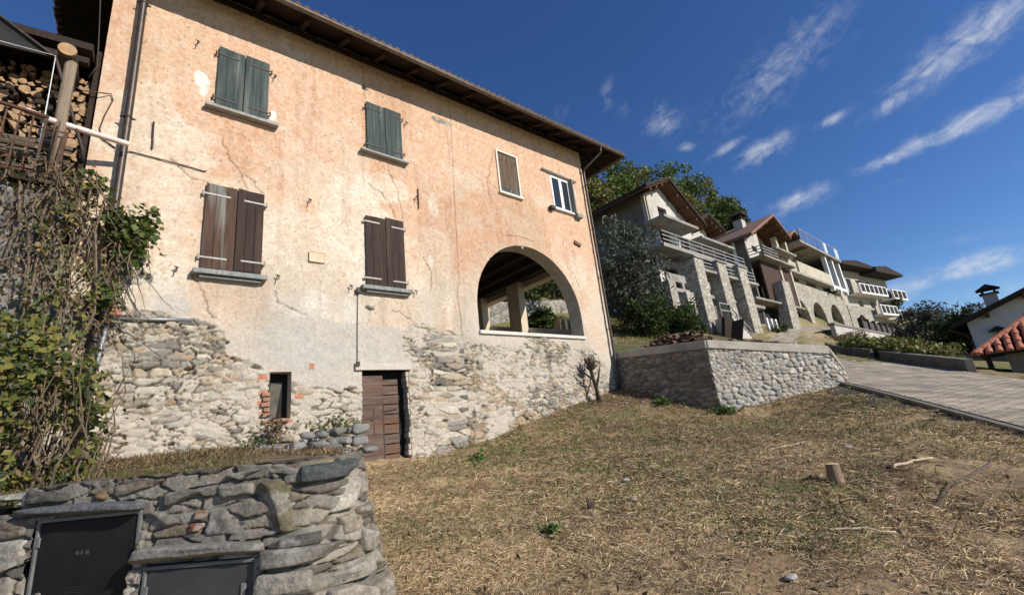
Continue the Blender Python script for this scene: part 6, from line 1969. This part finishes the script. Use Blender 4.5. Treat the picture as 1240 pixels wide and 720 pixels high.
def crown_points(c, rad, n, seed, clumps=28, hollow=.5, cl=.30):
    rs = np.random.default_rng(seed)
    u = unit(rs.normal(size=(clumps, 3))); rr = rs.uniform(hollow, 1, (clumps, 1)) ** .6
    cc = u * rr; cc[:, 2] = np.maximum(cc[:, 2], -.75)
    k = rs.integers(0, clumps, n)
    off = unit(rs.normal(size=(n, 3))) * rs.uniform(.15, 1, (n, 1)) ** .5 * cl * rs.uniform(.6, 1.35, clumps)[k][:, None]
    return (cc[k] + off) * np.array(rad) + np.array(c), cc * np.array(rad) + np.array(c), k


GREENS = [(.035, .060, .016), (.050, .080, .020), (.070, .100, .026), (.030, .048, .015), (.085, .105, .030)]
AUTUMN = [(.055, .072, .020), (.085, .090, .024), (.11, .095, .026), (.045, .062, .018), (.14, .10, .03)]
OLIVE = [(.085, .098, .070), (.12, .135, .100), (.060, .072, .048), (.16, .17, .13), (.050, .060, .035)]


def tree(name, base, height, rad, n, lsize, cols, seed, label, cat='tree', group=None, trunk_r=.18, crown_c=None, clumps=30, hollow=.5, aspect=.6, leafmat=None, cl=.3):
    t = thing(name, base, label, cat, group)
    c = crown_c or (base[0], base[1], base[2] + height - rad[2])
    P, cc, k = crown_points(c, rad, n, seed, clumps, hollow, cl)
    V, F, C = leaf_cloud(P, lsize, cols, seed + 1, aspect)
    rs = np.random.default_rng(seed + 3)
    tint = rs.uniform(.7, 1.3, clumps)[k]
    raw_obj('crown', V, F, leafmat or M_farleaf, t, col=C * np.repeat(tint, 4)[:, None])
    mb = MB(); b = Vector(base)
    top = Vector((c[0], c[1], c[2] - rad[2] * .25))
    mb.tube([b - Vector((0, 0, .3)), b.lerp(top, .35) + Vector((rs.uniform(-.1, .1), rs.uniform(-.1, .1), 0)), b.lerp(top, .7), top], [trunk_r, trunk_r * .8, trunk_r * .6, trunk_r * .3], 8)
    st = b.lerp(top, .45)
    for q in range(min(clumps, 14)):
        e = Vector(cc[q]); s = b.lerp(top, rs.uniform(.3, .9)); m_ = s.lerp(e, .5) + Vector((0, 0, rad[2] * .06))
        mb.tube([s, m_, e], [trunk_r * .38, trunk_r * .22, trunk_r * .06], 5)
    mb.build('trunk', M_bark, t, smooth=True)
    return t


def gz(x, y): return float(terrain(np.array([float(x)]), np.array([float(y)]))[0])


def plant_trees():
    spec = [(45.0, 30.5, 5.0, 0, 12.5), (53.0, 30.0, 5.4, 1, 12.5), (61.0, 30.0, 5.6, 0, 12.5), (68.5, 30.0, 5.4, 1, 12.0), (75.5, 30.0, 5.0, 1, 10.0), (82.0, 30.0, 4.6, 1, 8.5),
            (47.0, 37.0, 5.5, 0, 12), (60.0, 37.0, 6.0, 1, 11), (38.0, 30.0, 4.8, 1, 12), (33.0, 33.0, 5.0, 0, 12), (53.5, 25.5, 3.6, 1, 10.5), (66, 25.5, 4.0, 0, 11)]
    labs = ['dark green hillside tree, the tallest crown right behind the old farmhouse eave', 'bushy green hillside tree above the left roof slope of the unfinished house', 'dark green hillside tree above the gable of the unfinished house', 'olive green hillside tree above the second gable of the unfinished house',
            'yellowish green hillside tree sloping down behind the unfinished house roof', 'last yellowish hillside tree, just left of the brown roofed chimney', 'dark hillside tree farther up the slope behind the farmhouse eave', 'light hillside tree farther up the slope above the unfinished house',
            'yellow green hillside tree hidden partly by the farmhouse downpipe', 'dark hillside tree standing high behind the farmhouse roof', 'yellow green hillside tree close behind the grey side wall of the unfinished house', 'small dark hillside tree behind the brown tiled roof']
    for i, (x, y, r, kind, h) in enumerate(spec):
        tree('hillside_tree', (x, y, gz(x, y) - .3), h, (r, r, h * .42), 6500, .40, [tuple(v * 1.8 for v in c) for c in (AUTUMN if kind else GREENS)], 600 + i * 7, labs[i], group='trees on the hillside', trunk_r=.28, clumps=64, hollow=.30, aspect=.7, cl=.22)
    for i, (x, y, r, h, lab) in enumerate(((17.2, 22.6, 2.4, 4.4, 'green tree above the terrace wall seen through the left loggia opening'), (21.0, 22.4, 2.6, 4.8, 'green tree above the terrace wall seen in the middle of the loggia arch'), (25.0, 22.8, 2.6, 5.0, 'green tree above the terrace wall seen at the right of the loggia arch'), (17.6, 17.2, 1.1, 1.7, 'low green shrub on the slope just outside the loggia pillars'))):
        tree('slope_tree', (x, y, gz(x, y) - .2), h, (r, r, h * .5), 2200, .26, GREENS, 640 + i * 9, lab, group='trees behind the farmhouse', trunk_r=.08, clumps=30, hollow=.2, aspect=.6, cl=.34)
    # grey leaved tree between the farmhouse and the unfinished house
    x, y = 22.6, 14.2
    tree('grey_leaved_tree', (x, y, gz(x, y) - .2), 7.4, (2.7, 2.3, 3.2), 5200, .28, OLIVE, 710, 'silvery olive-like tree between the farmhouse corner and the unfinished house', trunk_r=.16, clumps=44, hollow=.3, aspect=.38, cl=.28)
    for i, (x, y, r, h, nm) in enumerate(((24.6, 13.0, 1.0, 2.3, 'dark leafy shrub below the silvery tree beside the grey stone posts'), (23.6, 12.7, 1.2, 1.8, 'low dark shrub at the foot of the silvery tree'), (25.6, 12.9, .75, 1.3, 'dark green shrub at the right end of the shrubs beside the short stone posts'), (21.4, 13.3, 1.3, 2.4, 'dark shrub close to the farmhouse downpipe under the silvery tree'))):
        tree('shrub', (x, y, gz(x, y) - .1), h, (r, r, h * .5), 2200, .20, GREENS, 730 + i * 5, nm, 'shrub', 'shrubs under the silvery tree', trunk_r=.06, clumps=26, hollow=.2, aspect=.55, cl=.34)
    # olive by the ramp wall
    x, y = 42.5, 3.8
    tree('olive_tree', (x, y, gz(x, y) - .2), 3.7, (3.4, 2.5, 1.75), 6500, .26, [tuple(v * .72 for v in c) for c in OLIVE], 760, 'round grey green olive tree beyond the road left of the white house', trunk_r=.14, clumps=48, hollow=.3, aspect=.38, cl=.27)
    x, y = 38.0, 2.4
    tree('olive_tree', (x, y, gz(x, y) - .2), 2.7, (1.7, 1.7, 1.3), 3200, .22, GREENS, 765, 'dark green bushy tree tucked beside the white house gutter', trunk_r=.10, clumps=30, hollow=.3, aspect=.5, cl=.3)
    # bushes by the arcade and pale weeds on the bank
    for i, (x, y, r, h, lab, cols) in enumerate(((57, 11.6, 1.5, 1.3, 'tawny dry shrub on the bank at the start of the ramp wall', [(.16, .13, .07), (.12, .11, .05), (.20, .15, .08)]), (52.5, 12.0, 1.3, .8, 'low tawny shrub beside the cobbled ramp', [(.16, .13, .07), (.12, .11, .05), (.20, .15, .08)]), (42.5, 13.7, .9, 1.0, 'small green weed clump at the foot of the right stone pillar', GREENS))):
        tree('dry_shrub', (x, y, gz(x, y) - .1), h, (r, r, h * .6), 900, .16, cols, 780 + i * 5, lab, 'shrub', trunk_r=.04, clumps=18, hollow=.1, aspect=.5, cl=.4)
    x, y = 85, 13.2
    tree('balcony_creeper', (94.5, 12.6, 9), 5.2, (2.0, .8, 1.8), 900, .32, GREENS, 795, 'dark green creeper hanging below the white balcony of the apartment house', 'plant', trunk_r=.06, clumps=16, hollow=.1, cl=.4)


plant_trees()


def hedge_strip():
    rs = np.random.default_rng(41)
    i = rs.integers(66, 84, 5200); f = rs.random(5200)
    p = FAR[i] + (FAR[np.minimum(i + 1, len(FAR) - 1)] - FAR[i]) * f[:, None]
    d = (p - MID[i])[:, :2]; d = d / np.linalg.norm(d, axis=1, keepdims=True)
    w = rs.uniform(.45, 2.2, 5200)
    top = .35 + .5 * fbm(i * .35, w * 1.5, 5, 3)
    P = np.stack([p[:, 0] + d[:, 0] * w, p[:, 1] + d[:, 1] * w, p[:, 2] + rs.random(5200) ** .6 * top * 1.5 - .15], 1)
    V, F, C = leaf_cloud(P, .21, [(.19, .20, .05), (.25, .235, .075), (.12, .145, .036), (.08, .10, .028), (.28, .25, .10)], 42, .75)
    o = raw_obj('ground_cover', V, F, M_farleaf, col=C); tag(o, 'yellow green trailing ground cover behind the low walls of the road', 'plant', kind='stuff')


hedge_strip()


def vine_left():
    rs = np.random.default_rng(51)
    # 1. dry brown creeper hanging over the balcony edge
    v = thing('dry_creeper', (-1.1, 9.0, 0), 'dry brown creeper hanging over the balcony edge of the wood store', 'creeper')
    mb = MB()
    for k in range(170):
        x = rs.uniform(-2.2, -.12) if k % 4 else rs.uniform(-.6, .0)
        z = rs.uniform(2.9, 4.75) if x < -.5 else rs.uniform(2.4, 4.2)
        y = rs.uniform(8.75, 9.18) if x < -.5 else rs.uniform(9.4, 9.78)
        L = rs.uniform(.25, 1.3); pts = [(x, y, z)]
        dx = rs.normal(0, .25)
        for q in range(4):
            dx += rs.normal(0, .2)
            pts.append((pts[-1][0] + dx * L / 4, pts[-1][1] + rs.normal(0, .04), pts[-1][2] - L / 4 * rs.uniform(.3, 1.1)))
        mb.tube(pts, [.011, .010, .008, .006, .004], 4, cap=False)
    for k in range(9):        # main woody stems climbing from the ground
        x = rs.uniform(-1.5, -.45); pts = [(x, 9.1, -.3)]
        for q in range(7): pts.append((pts[-1][0] + rs.normal(0, .09), 9.02 + rs.normal(0, .05), pts[-1][2] + .66))
        mb.tube(pts, .017, 5)
    mb.build('stems', pm('dry vine stems', (.085, .062, .042), (.20, .155, .105), scale=9, rough=.9, bump=.3), v)
    n = 1500
    x = rs.uniform(-2.2, -.1, n); z = 4.7 - rs.random(n) ** 1.3 * 2.3 - .35 * (x + 1.2); y = np.where(x < -.5, rs.uniform(8.7, 9.15, n), rs.uniform(9.35, 9.75, n))
    V, F, C = leaf_cloud(np.stack([x, y, z], 1), .085, [(.16, .11, .06), (.22, .16, .09), (.11, .08, .05), (.28, .22, .12), (.07, .08, .025)], 52, .5, 1.2)
    raw_obj('dry_leaves', V, F, M_leaf, v, col=C)
    n = 850
    x = rs.uniform(-2.1, -.35, n); z = rs.uniform(1.5, 4.4, n); y = rs.uniform(8.75, 9.15, n)
    ok = fbm(x * 2.2, z * 1.8, 58, 3) > .50
    V, F, C = leaf_cloud(np.stack([x, y, z], 1)[ok], .10, [(.09, .115, .025), (.15, .15, .035), (.22, .19, .05), (.06, .085, .02), (.26, .20, .07)], 59, .75, .8, face=(.2, -.6, .2))
    raw_obj('green_leaves', V, F, M_leaf, v, col=C)
    # 2. fresh green shoots around the downpipe
    g = thing('green_vine', (-.2, 9.6, 3.2), 'fresh green vine shoots growing round the left downpipe on the plaster', 'vine')
    cl = [(-.62, 9.3, 4.55, .22, 150), (-.35, 9.55, 4.15, .24, 230), (-.12, 9.5, 3.95, .26, 260), (.05, 9.55, 3.75, .20, 170), (.12, 9.6, 4.15, .15, 110), (.17, 9.6, 4.4, .10, 60), (-.30, 9.5, 2.75, .20, 160), (-.05, 9.55, 3.5, .16, 90), (-.75, 9.25, 4.45, .16, 70)]
    P = np.concatenate([np.array((a, b, c)) + rs.normal(0, r * .62, (int(m * .62), 3)) * np.array((1, .6, 1)) for a, b, c, r, m in cl])
    V, F, C = leaf_cloud(P, .115, [(.07, .105, .022), (.11, .14, .03), (.05, .08, .018), (.17, .18, .045)], 53, .85, .5, face=(.2, -.5, .2))
    raw_obj('leaves', V, F, M_leaf, g, col=C)
    mb = MB()
    for a, b, c, r, m in cl:
        mb.tube([(-.36, 9.72, 3.2), ((a - .36) / 2, 9.6, (c + 3.2) / 2 + .05), (a, b, c)], [.012, .009, .006], 5)
    mb.build('stems', MATS['dry vine stems'], g)
    # 3. big yellow green leaves of the lower bush
    b = thing('leafy_bush', (-.9, 7.7, -.2), 'dense yellow green leafy bush at the left edge behind the stone wall', 'bush')
    n = 8200
    cx = rs.normal(size=(n, 3)); cx = unit(cx) * rs.random((n, 1)) ** .33
    P = np.array((-1.15, 7.9, .62)) + cx * np.array((1.12, .75, 1.35))
    keep = P[:, 2] > -.2 + .1 * P[:, 0] * 0
    lump = fbm(P[:, 0] * 2.4 + P[:, 1], P[:, 2] * 2.4, 55, 3)
    keep &= lump > .44
    P = P[keep]
    V, F, C = leaf_cloud(P, .088, [(.065, .09, .02), (.09, .115, .024), (.13, .14, .03), (.19, .175, .038), (.045, .065, .018), (.25, .21, .055)], 56, .8, .5, face=(.25, -.6, .3))
    raw_obj('leaves', V, F, M_leaf, b, col=C)
    n = 900
    P = np.array((-.95, 7.7, .4)) + rs.normal(size=(n, 3)) * np.array((.45, .35, .55))
    P = P[P[:, 2] > -.15]
    V, F, C = leaf_cloud(P, .09, [(.20, .15, .08), (.27, .21, .11), (.14, .10, .06)], 57, .5, .8)
    raw_obj('dry_leaves', V, F, M_leaf, b, col=C)
    mb = MB()
    for k in range(70):
        x0 = rs.uniform(-2, -.15); pts = [(x0, 7.9 + rs.normal(0, .2), -.3)]
        for q in range(4): pts.append((pts[-1][0] + rs.normal(0, .12), pts[-1][1] + rs.normal(-.03, .08), pts[-1][2] + rs.uniform(.2, .5)))
        mb.tube(pts, [.013, .012, .010, .007, .004], 5, cap=False)
    mb.build('stems', MATS['dry vine stems'], b)


vine_left()


def blades(P, length, width, cols, seed, lie=.75, mat=None, up=.25):
    """thin bent blades; lie = how flat they lie"""
    rs = np.random.default_rng(seed); n = len(P)
    a = rs.uniform(0, 2 * math.pi, n)
    el = np.abs(rs.normal(0, 1, n)) * (1 - lie) * 1.2 + .03
    d = np.stack([np.cos(a) * np.cos(el), np.sin(a) * np.cos(el), np.sin(el)], 1)
    L = (length * rs.uniform(.45, 1.3, n))[:, None] if np.isscalar(length) else (length * rs.uniform(.45, 1.3, n))[:, None]
    W_ = (width * rs.uniform(.6, 1.4, n))[:, None] if np.isscalar(width) else (width * rs.uniform(.6, 1.4, n))[:, None]
    sd = unit(np.cross(d, rs.normal(size=(n, 3)) * .5 + np.array((0, 0, 1))))
    bend = np.stack([rs.normal(0, .3, n), rs.normal(0, .3, n), rs.normal(-.05, .18, n) + .0], 1)
    m = P + d * L * .5 + bend * L * .25 + np.array((0, 0, .01)); t = P + d * L + bend * L * .4
    V = np.stack([P - sd * W_ * .5, P + sd * W_ * .5, m + sd * W_ * .45, m - sd * W_ * .45, t], 1).reshape(-1, 3)
    i = np.arange(n)[:, None] * 5
    F = np.concatenate([i + np.array([[0, 1, 2]]), i + np.array([[0, 2, 3]]), i + np.array([[3, 2, 4]])], 1).reshape(-1, 3)
    pal = np.array(cols); c = pal[rs.integers(0, len(pal), n)] * rs.uniform(.65, 1.3, (n, 1))
    return V, F, np.repeat(c, 5, 0)


def field_points(n, seed, rmax=19, rmin=2.2, power=1.35):
    rs = np.random.default_rng(seed)
    r = rmin * (rmax / rmin) ** (rs.random(n) ** (1 / power)); th = R(1) + (R(103) - R(1)) * rs.random(n)     # bearing from +Y
    th = rs.uniform(R(16), R(101), n)
    x, y = r * np.sin(th), r * np.cos(th)
    ok = (y < 9.92) & (x < 17.6) & ~((x > 13.65) & (y > 6.55 - (x - 13.8) * .717 - .12))
    # nothing on the road or inside the garden wall
    k = np.argmin(np.hypot(x[:, None] - NEAR[None, 0:70, 0], y[:, None] - NEAR[None, 0:70, 1]), 1)
    ab = FAR[k] - NEAR[k]; t = ((x - NEAR[k, 0]) * ab[:, 0] + (y - NEAR[k, 1]) * ab[:, 1]) / (ab[:, 0] ** 2 + ab[:, 1] ** 2)
    ok &= t < -.03
    ok &= x > .40 * y + .12
    return x[ok], y[ok]


def field_grass():
    x, y = field_points(380000, 61)
    dens = fbm(x * 1.1, y * 1.1, 62, 4)
    dens = .6 * dens + .4 * fbm(x * 3.1, y * 3.1, 66, 3)
    keep = np.random.default_rng(1).random(len(x)) < sstep(.36, .56, dens) * .92 + .08
    x, y = x[keep], y[keep]
    z = terrain(x, y)
    dist = np.hypot(x, y)
    P = np.stack([x, y, z + .004], 1)
    V, F, C = blades(P, .055 + .010 * dist, .0021 + .00062 * dist, [(.68, .52, .31), (.58, .43, .245), (.76, .62, .41), (.46, .32, .18), (.32, .22, .13), (.50, .42, .22)], 63, .84)
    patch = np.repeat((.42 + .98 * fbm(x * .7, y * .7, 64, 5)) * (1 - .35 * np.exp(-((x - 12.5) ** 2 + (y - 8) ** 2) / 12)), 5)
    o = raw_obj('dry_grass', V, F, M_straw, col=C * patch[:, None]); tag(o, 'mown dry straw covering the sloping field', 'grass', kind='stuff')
    # green regrowth in patches
    x, y = field_points(52000, 71)
    g = fbm(x * .35 + 9, y * .35, 33, 5) * .6 + .4 * fbm(x * 2.3, y * 2.3, 25, 5)
    prob = sstep(.47, .58, g) * .75
    for (gx, gy, r, s) in ((5.6, 8.2, 1.1, .9), (7.0, 8.9, .8, .7), (3.2, 5.2, .9, .6), (12.6, 3.4, 1.8, .7), (14.5, 4.2, 1.5, .8), (10.5, 1.6, 1.6, .8), (13.2, 6.6, .5, 1), (15.5, 4.0, 1.2, .7), (6.2, 5.0, .35, .8), (4.3, 4.4, .3, .8)):
        prob = np.maximum(prob, s * np.exp(-((x - gx) ** 2 + (y - gy) ** 2) / r ** 2))
    keep = np.random.default_rng(2).random(len(x)) < prob
    x, y = x[keep], y[keep]; dist = np.hypot(x, y)
    P = np.stack([x, y, terrain(x, y)], 1)
    V, F, C = blades(P, .05 + .007 * dist, .004 + .0009 * dist, [(.10, .13, .035), (.14, .17, .05), (.07, .10, .028), (.19, .19, .08)], 73, .35)
    o = raw_obj('green_grass', V, F, M_straw, col=C); tag(o, 'patches of short green grass growing through the dry straw', 'grass', kind='stuff')
    # dead leaves and bark chips
    x, y = field_points(17000, 81)
    P = np.stack([x, y, terrain(x, y) + .015], 1)
    near = np.exp(-((x - 13) ** 2 + (y - 7.5) ** 2) / 9)
    keep = np.random.default_rng(3).random(len(x)) < .16 + .84 * near
    V, F, C = leaf_cloud(P[keep], .058, [(.20, .12, .06), (.13, .08, .045), (.30, .21, .12), (.07, .05, .035), (.40, .33, .24)], 83, .6, 0)
    o = raw_obj('leaf_litter', V, F, M_straw, col=C); tag(o, 'brown dead leaves and chips scattered over the field', 'litter', kind='stuff')
    # brown weeds along the garden strip at the foot of the house
    rs = np.random.default_rng(91); n = 7600
    x = rs.uniform(-.6, 3.3, n); y = np.where(x < 2.3, 9.75 - np.abs(rs.normal(0, .5, n)), rs.uniform(6.4, 9.2, n)); sel = x < .40 * y - .12; x, y = x[sel], y[sel]; z = garden_z(x, y) + .005
    P = np.stack([x, y, z], 1)
    V, F, C = blades(P, .12, .010, [(.17, .10, .06), (.24, .16, .09), (.12, .075, .05), (.30, .23, .13), (.10, .11, .03)], 92, .45)
    o = raw_obj('dry_weeds', V, F, M_straw, col=C); tag(o, 'reddish brown dry weeds along the foot of the farmhouse wall', 'weeds', kind='stuff')
    n = 6000
    s = rs.random(n); x = -1.6 + s * 3.2; y = rs.uniform(5.0, 8.8, n)
    ok = x < .40 * y - .25; x, y = x[ok], y[ok]
    P = np.stack([x, y, garden_z(x, y)], 1)
    V, F, C = blades(P, .075, .008, [(.10, .12, .03), (.16, .13, .06), (.24, .18, .10), (.08, .09, .025)], 94, .5)
    o = raw_obj('rough_grass', V, F, M_straw, col=C); tag(o, 'rough grass on the raised garden strip behind the stone wall', 'grass', kind='stuff')
    # hillside and terrace grass
    n = 26000; x = rs.uniform(13.9, 30, n); y = rs.uniform(6, 21, n)
    ok = (y > 6.9) & (y < 14 + (x - 14) * .6); x, y = x[ok], y[ok]
    inside = (x < 24) & (y < 12.4)
    z = np.where(inside, np.maximum(terrain(x, y), 1.75 + .028 * (x - 14) + .13 * np.maximum(y - 9.9, 0)), terrain(x, y))
    P = np.stack([x, y, z], 1)
    V, F, C = blades(P, .26, .022, [(.10, .12, .035), (.16, .15, .06), (.22, .19, .09), (.075, .09, .026)], 96, .4)
    o = raw_obj('hillside_grass', V, F, M_straw, col=C); tag(o, 'rough green and tawny grass on the terrace and slope', 'grass', kind='stuff')


field_grass()


def small_things():
    # sawn tree stump
    x, y = 6.75, 2.0
    z = gz(x, y)
    st = thing('tree_stump', (x, y, z), 'freshly sawn small tree stump standing in the dry field', 'stump')
    mb = MB(); mb.tube([(x, y, z - .1), (x, y, z + .03), (x + .01, y, z + .20)], [.12, .085, .075], 14); mb.build('trunk', pm('stump bark', (.16, .11, .07), (.30, .22, .14), scale=5, rough=.9, bump=.7, stretch=(3, 3, 1)), st, smooth=False)
    mb = MB(); mb.tube([(x + .01, y, z + .2005), (x + .01, y, z + .207)], .071, 14); mb.build('cut_top', pm('fresh cut wood', (.48, .34, .19), (.60, .45, .27), scale=7, rough=.85, bump=.3), st)
    # splintered dark stub
    x, y = 4.62, 4.22; x, y = 4.9, 4.35
    z = gz(x, y)
    sb = thing('broken_stub', (x, y, z), 'small dark splintered stub sticking up in the middle of the field', 'stump')
    mb = MB()
    for k in range(9):
        a = k * .7; r = .03; h = .10 + .10 * ((k * 37) % 7) / 7
        mb.tube([(x + math.cos(a) * r, y + math.sin(a) * r, z - .03), (x + math.cos(a) * r * 1.6, y + math.sin(a) * r * 1.6, z + h)], [.020, .004], 5)
    mb.build('splinters', M_bark, sb)
    # added shrub: its dark twigs stand in for a cast shadow on the wall
    x, y = 12.02, 9.66
    z = gz(x, y)
    ps = thing('shadow_shrub', (x, y, z), 'added dark shrub standing in for a cast shadow beside the right downpipe', 'shrub')
    mb = MB()
    mb.tube([(x, y, z - .1), (x - .03, y, z + .35), (x - .10, y + .02, z + .75), (x - .16, y + .02, z + 1.15), (x - .14, y + .05, z + 1.45)], [.085, .06, .055, .06, .03], 9)
    mb.tube([(x - .04, y, z + .45), (x + .20, y + .02, z + .85), (x + .34, y + .03, z + 1.16)], [.045, .035, .018], 8)
    mb.tube([(x - .10, y, z + .70), (x - .38, y + .06, z + .92), (x - .58, y + .1, z + 1.10)], [.045, .03, .015], 7)
    rs = np.random.default_rng(3)
    for k in range(34):
        a = rs.uniform(0, 6.28); e = Vector((x - .15 + math.cos(a) * .26, y + math.sin(a) * .12, z + 1.12 + rs.uniform(0, .48)))
        mb.tube([(x - .15, y + .02, z + 1.0), e], [.030, .006], 5)
    mb.build('branches', pm('shadow dark bark', (.022, .017, .013), (.05, .038, .028), scale=9, rough=.9, bump=.5), ps, smooth=True)  # bark near-black so the silhouette merges with its shadow
    P = np.array((x - .15, y + .02, z + 1.30)) + rs.normal(size=(170, 3)) * np.array((.12, .07, .16))  # leaves added to thicken the shadow mass
    V, F, C = leaf_cloud(P, .07, [(.06, .045, .025), (.09, .065, .035), (.04, .04, .018)], 33, .6, .5)
    raw_obj('shadow_leaves', V, F, M_leaf, ps, col=C)
    # fallen branches and sticks
    sticks = [((7.3, 1.55), (7.9, 1.25), .022, 'pale peeled stick lying right of the sawn stump'), ((8.6, 1.9), (8.75, 2.35), .016, 'thin curved pale stick above the sawn stump'), ((6.3, 1.05), (9.4, .62), .020, 'long thin dark branch half buried at the right edge of the field'), ((8.3, 3.3), (9.3, 3.0), .016, 'thin pale stick lying in the upper field'), ((5.2, 1.7), (5.5, 1.35), .014, 'short pale stick lying below the sawn stump')]
    for i, (a, b, r, lab) in enumerate(sticks):
        rs = np.random.default_rng(900 + i); mb = MB(); pts = []
        for k in range(7):
            t = k / 6; px_ = a[0] + (b[0] - a[0]) * t + rs.normal(0, .03); py_ = a[1] + (b[1] - a[1]) * t + rs.normal(0, .03)
            pts.append((px_, py_, gz(px_, py_) + r * .8 + (.02 if i != 2 else .0)))
        mb.tube(pts, [r * (1 - .5 * k / 6) for k in range(7)], 7)
        o = mb.build('stick', M_bark if i == 2 else pm('peeled stick', (.42, .33, .22), (.56, .46, .33), scale=6, rough=.85, bump=.3), smooth=True)
        tag(o, lab, 'stick')
    # pale stones scattered in the field
    st = [(6.0, 4.55, .16, 'flat pale stone, the whitest one in the middle of the field'), (5.3, 3.95, .10, 'small pale stone below the dark splintered stub'), (8.9, 2.35, .14, 'pale stone above and right of the sawn stump'), (4.2, 1.75, .11, 'whitish stone at the lower right of the field'), (12.4, 8.9, .16, 'pale stone at the foot of the added shrub'), (12.7, 8.5, .13, 'small pale stone in front of the added shrub'), (11.0, 5.6, .11, 'small pale stone in the upper middle of the field'), (7.4, 6.6, .10, 'small brownish stone in the field below the arch')]
    for i, (x, y, w, lab) in enumerate(st):
        V, F = boulder((0, 0, 0), (w, w * .75, w * .4), rz=i, seed=80 + i, n=4, rough=.12, square=2.6)
        o = raw_obj('field_stone', V, np.array(F), M_stone, col=np.tile((.40, .375, .33), (len(V), 1)), smooth=True); o.location = (x, y, gz(x, y) + .02)
        tag(o, lab, 'stone')
    # leafy weeds
    weeds = [(12.9, 7.9, .30, 'bright green leafy weed beside the shaded face of the retaining wall'), (13.5, 6.35, .34, 'green leafy weed clump at the corner of the retaining wall'), (6.3, 8.7, .18, 'single green broad leaved weed in the grass near the cellar door'), (3.98, 4.2, .12, 'tiny green seedling left of the dark splintered stub')]
    for i, (x, y, r, lab) in enumerate(weeds):
        t = thing('leafy_weed', (x, y, gz(x, y)), lab, 'weed')
        rs = np.random.default_rng(60 + i); n = int(420 * r)
        P = np.array((x, y, gz(x, y) + r * .25)) + rs.normal(size=(n, 3)) * np.array((r * .5, r * .5, r * .22))
        V, F, C = leaf_cloud(P, .05 + r * .22, [(.07, .13, .03), (.10, .17, .04), (.05, .09, .02)], 61 + i, .7, -.4)
        raw_obj('leaves', V, F, M_leaf, t, col=C)
    # ferns and weeds on the heap of stones and under the cellar window
    for i, (x, y, z, r, lab) in enumerate(((3.35, 9.42, .40, .26, 'green trailing weed on top of the stone heap by the cellar door'), (2.0, 9.5, .16, .20, 'green weed at the left end of the stone heap'), (2.35, 9.75, .42, .12, 'dry brown weed hanging from the small cellar window'))):
        t = thing('wall_weed', (x, y, z), lab, 'weed')
        rs = np.random.default_rng(160 + i); n = 150
        P = np.array((x, y, z)) + rs.normal(size=(n, 3)) * np.array((r, r * .4, r * .30 if i < 2 else r * .9))
        V, F, C = leaf_cloud(P, .09, [(.08, .11, .03), (.12, .14, .045), (.16, .14, .06)] if i < 2 else [(.22, .15, .08), (.15, .10, .06)], 161 + i, .5, .3)
        raw_obj('leaves', V, F, M_leaf, t, col=C)


small_things()
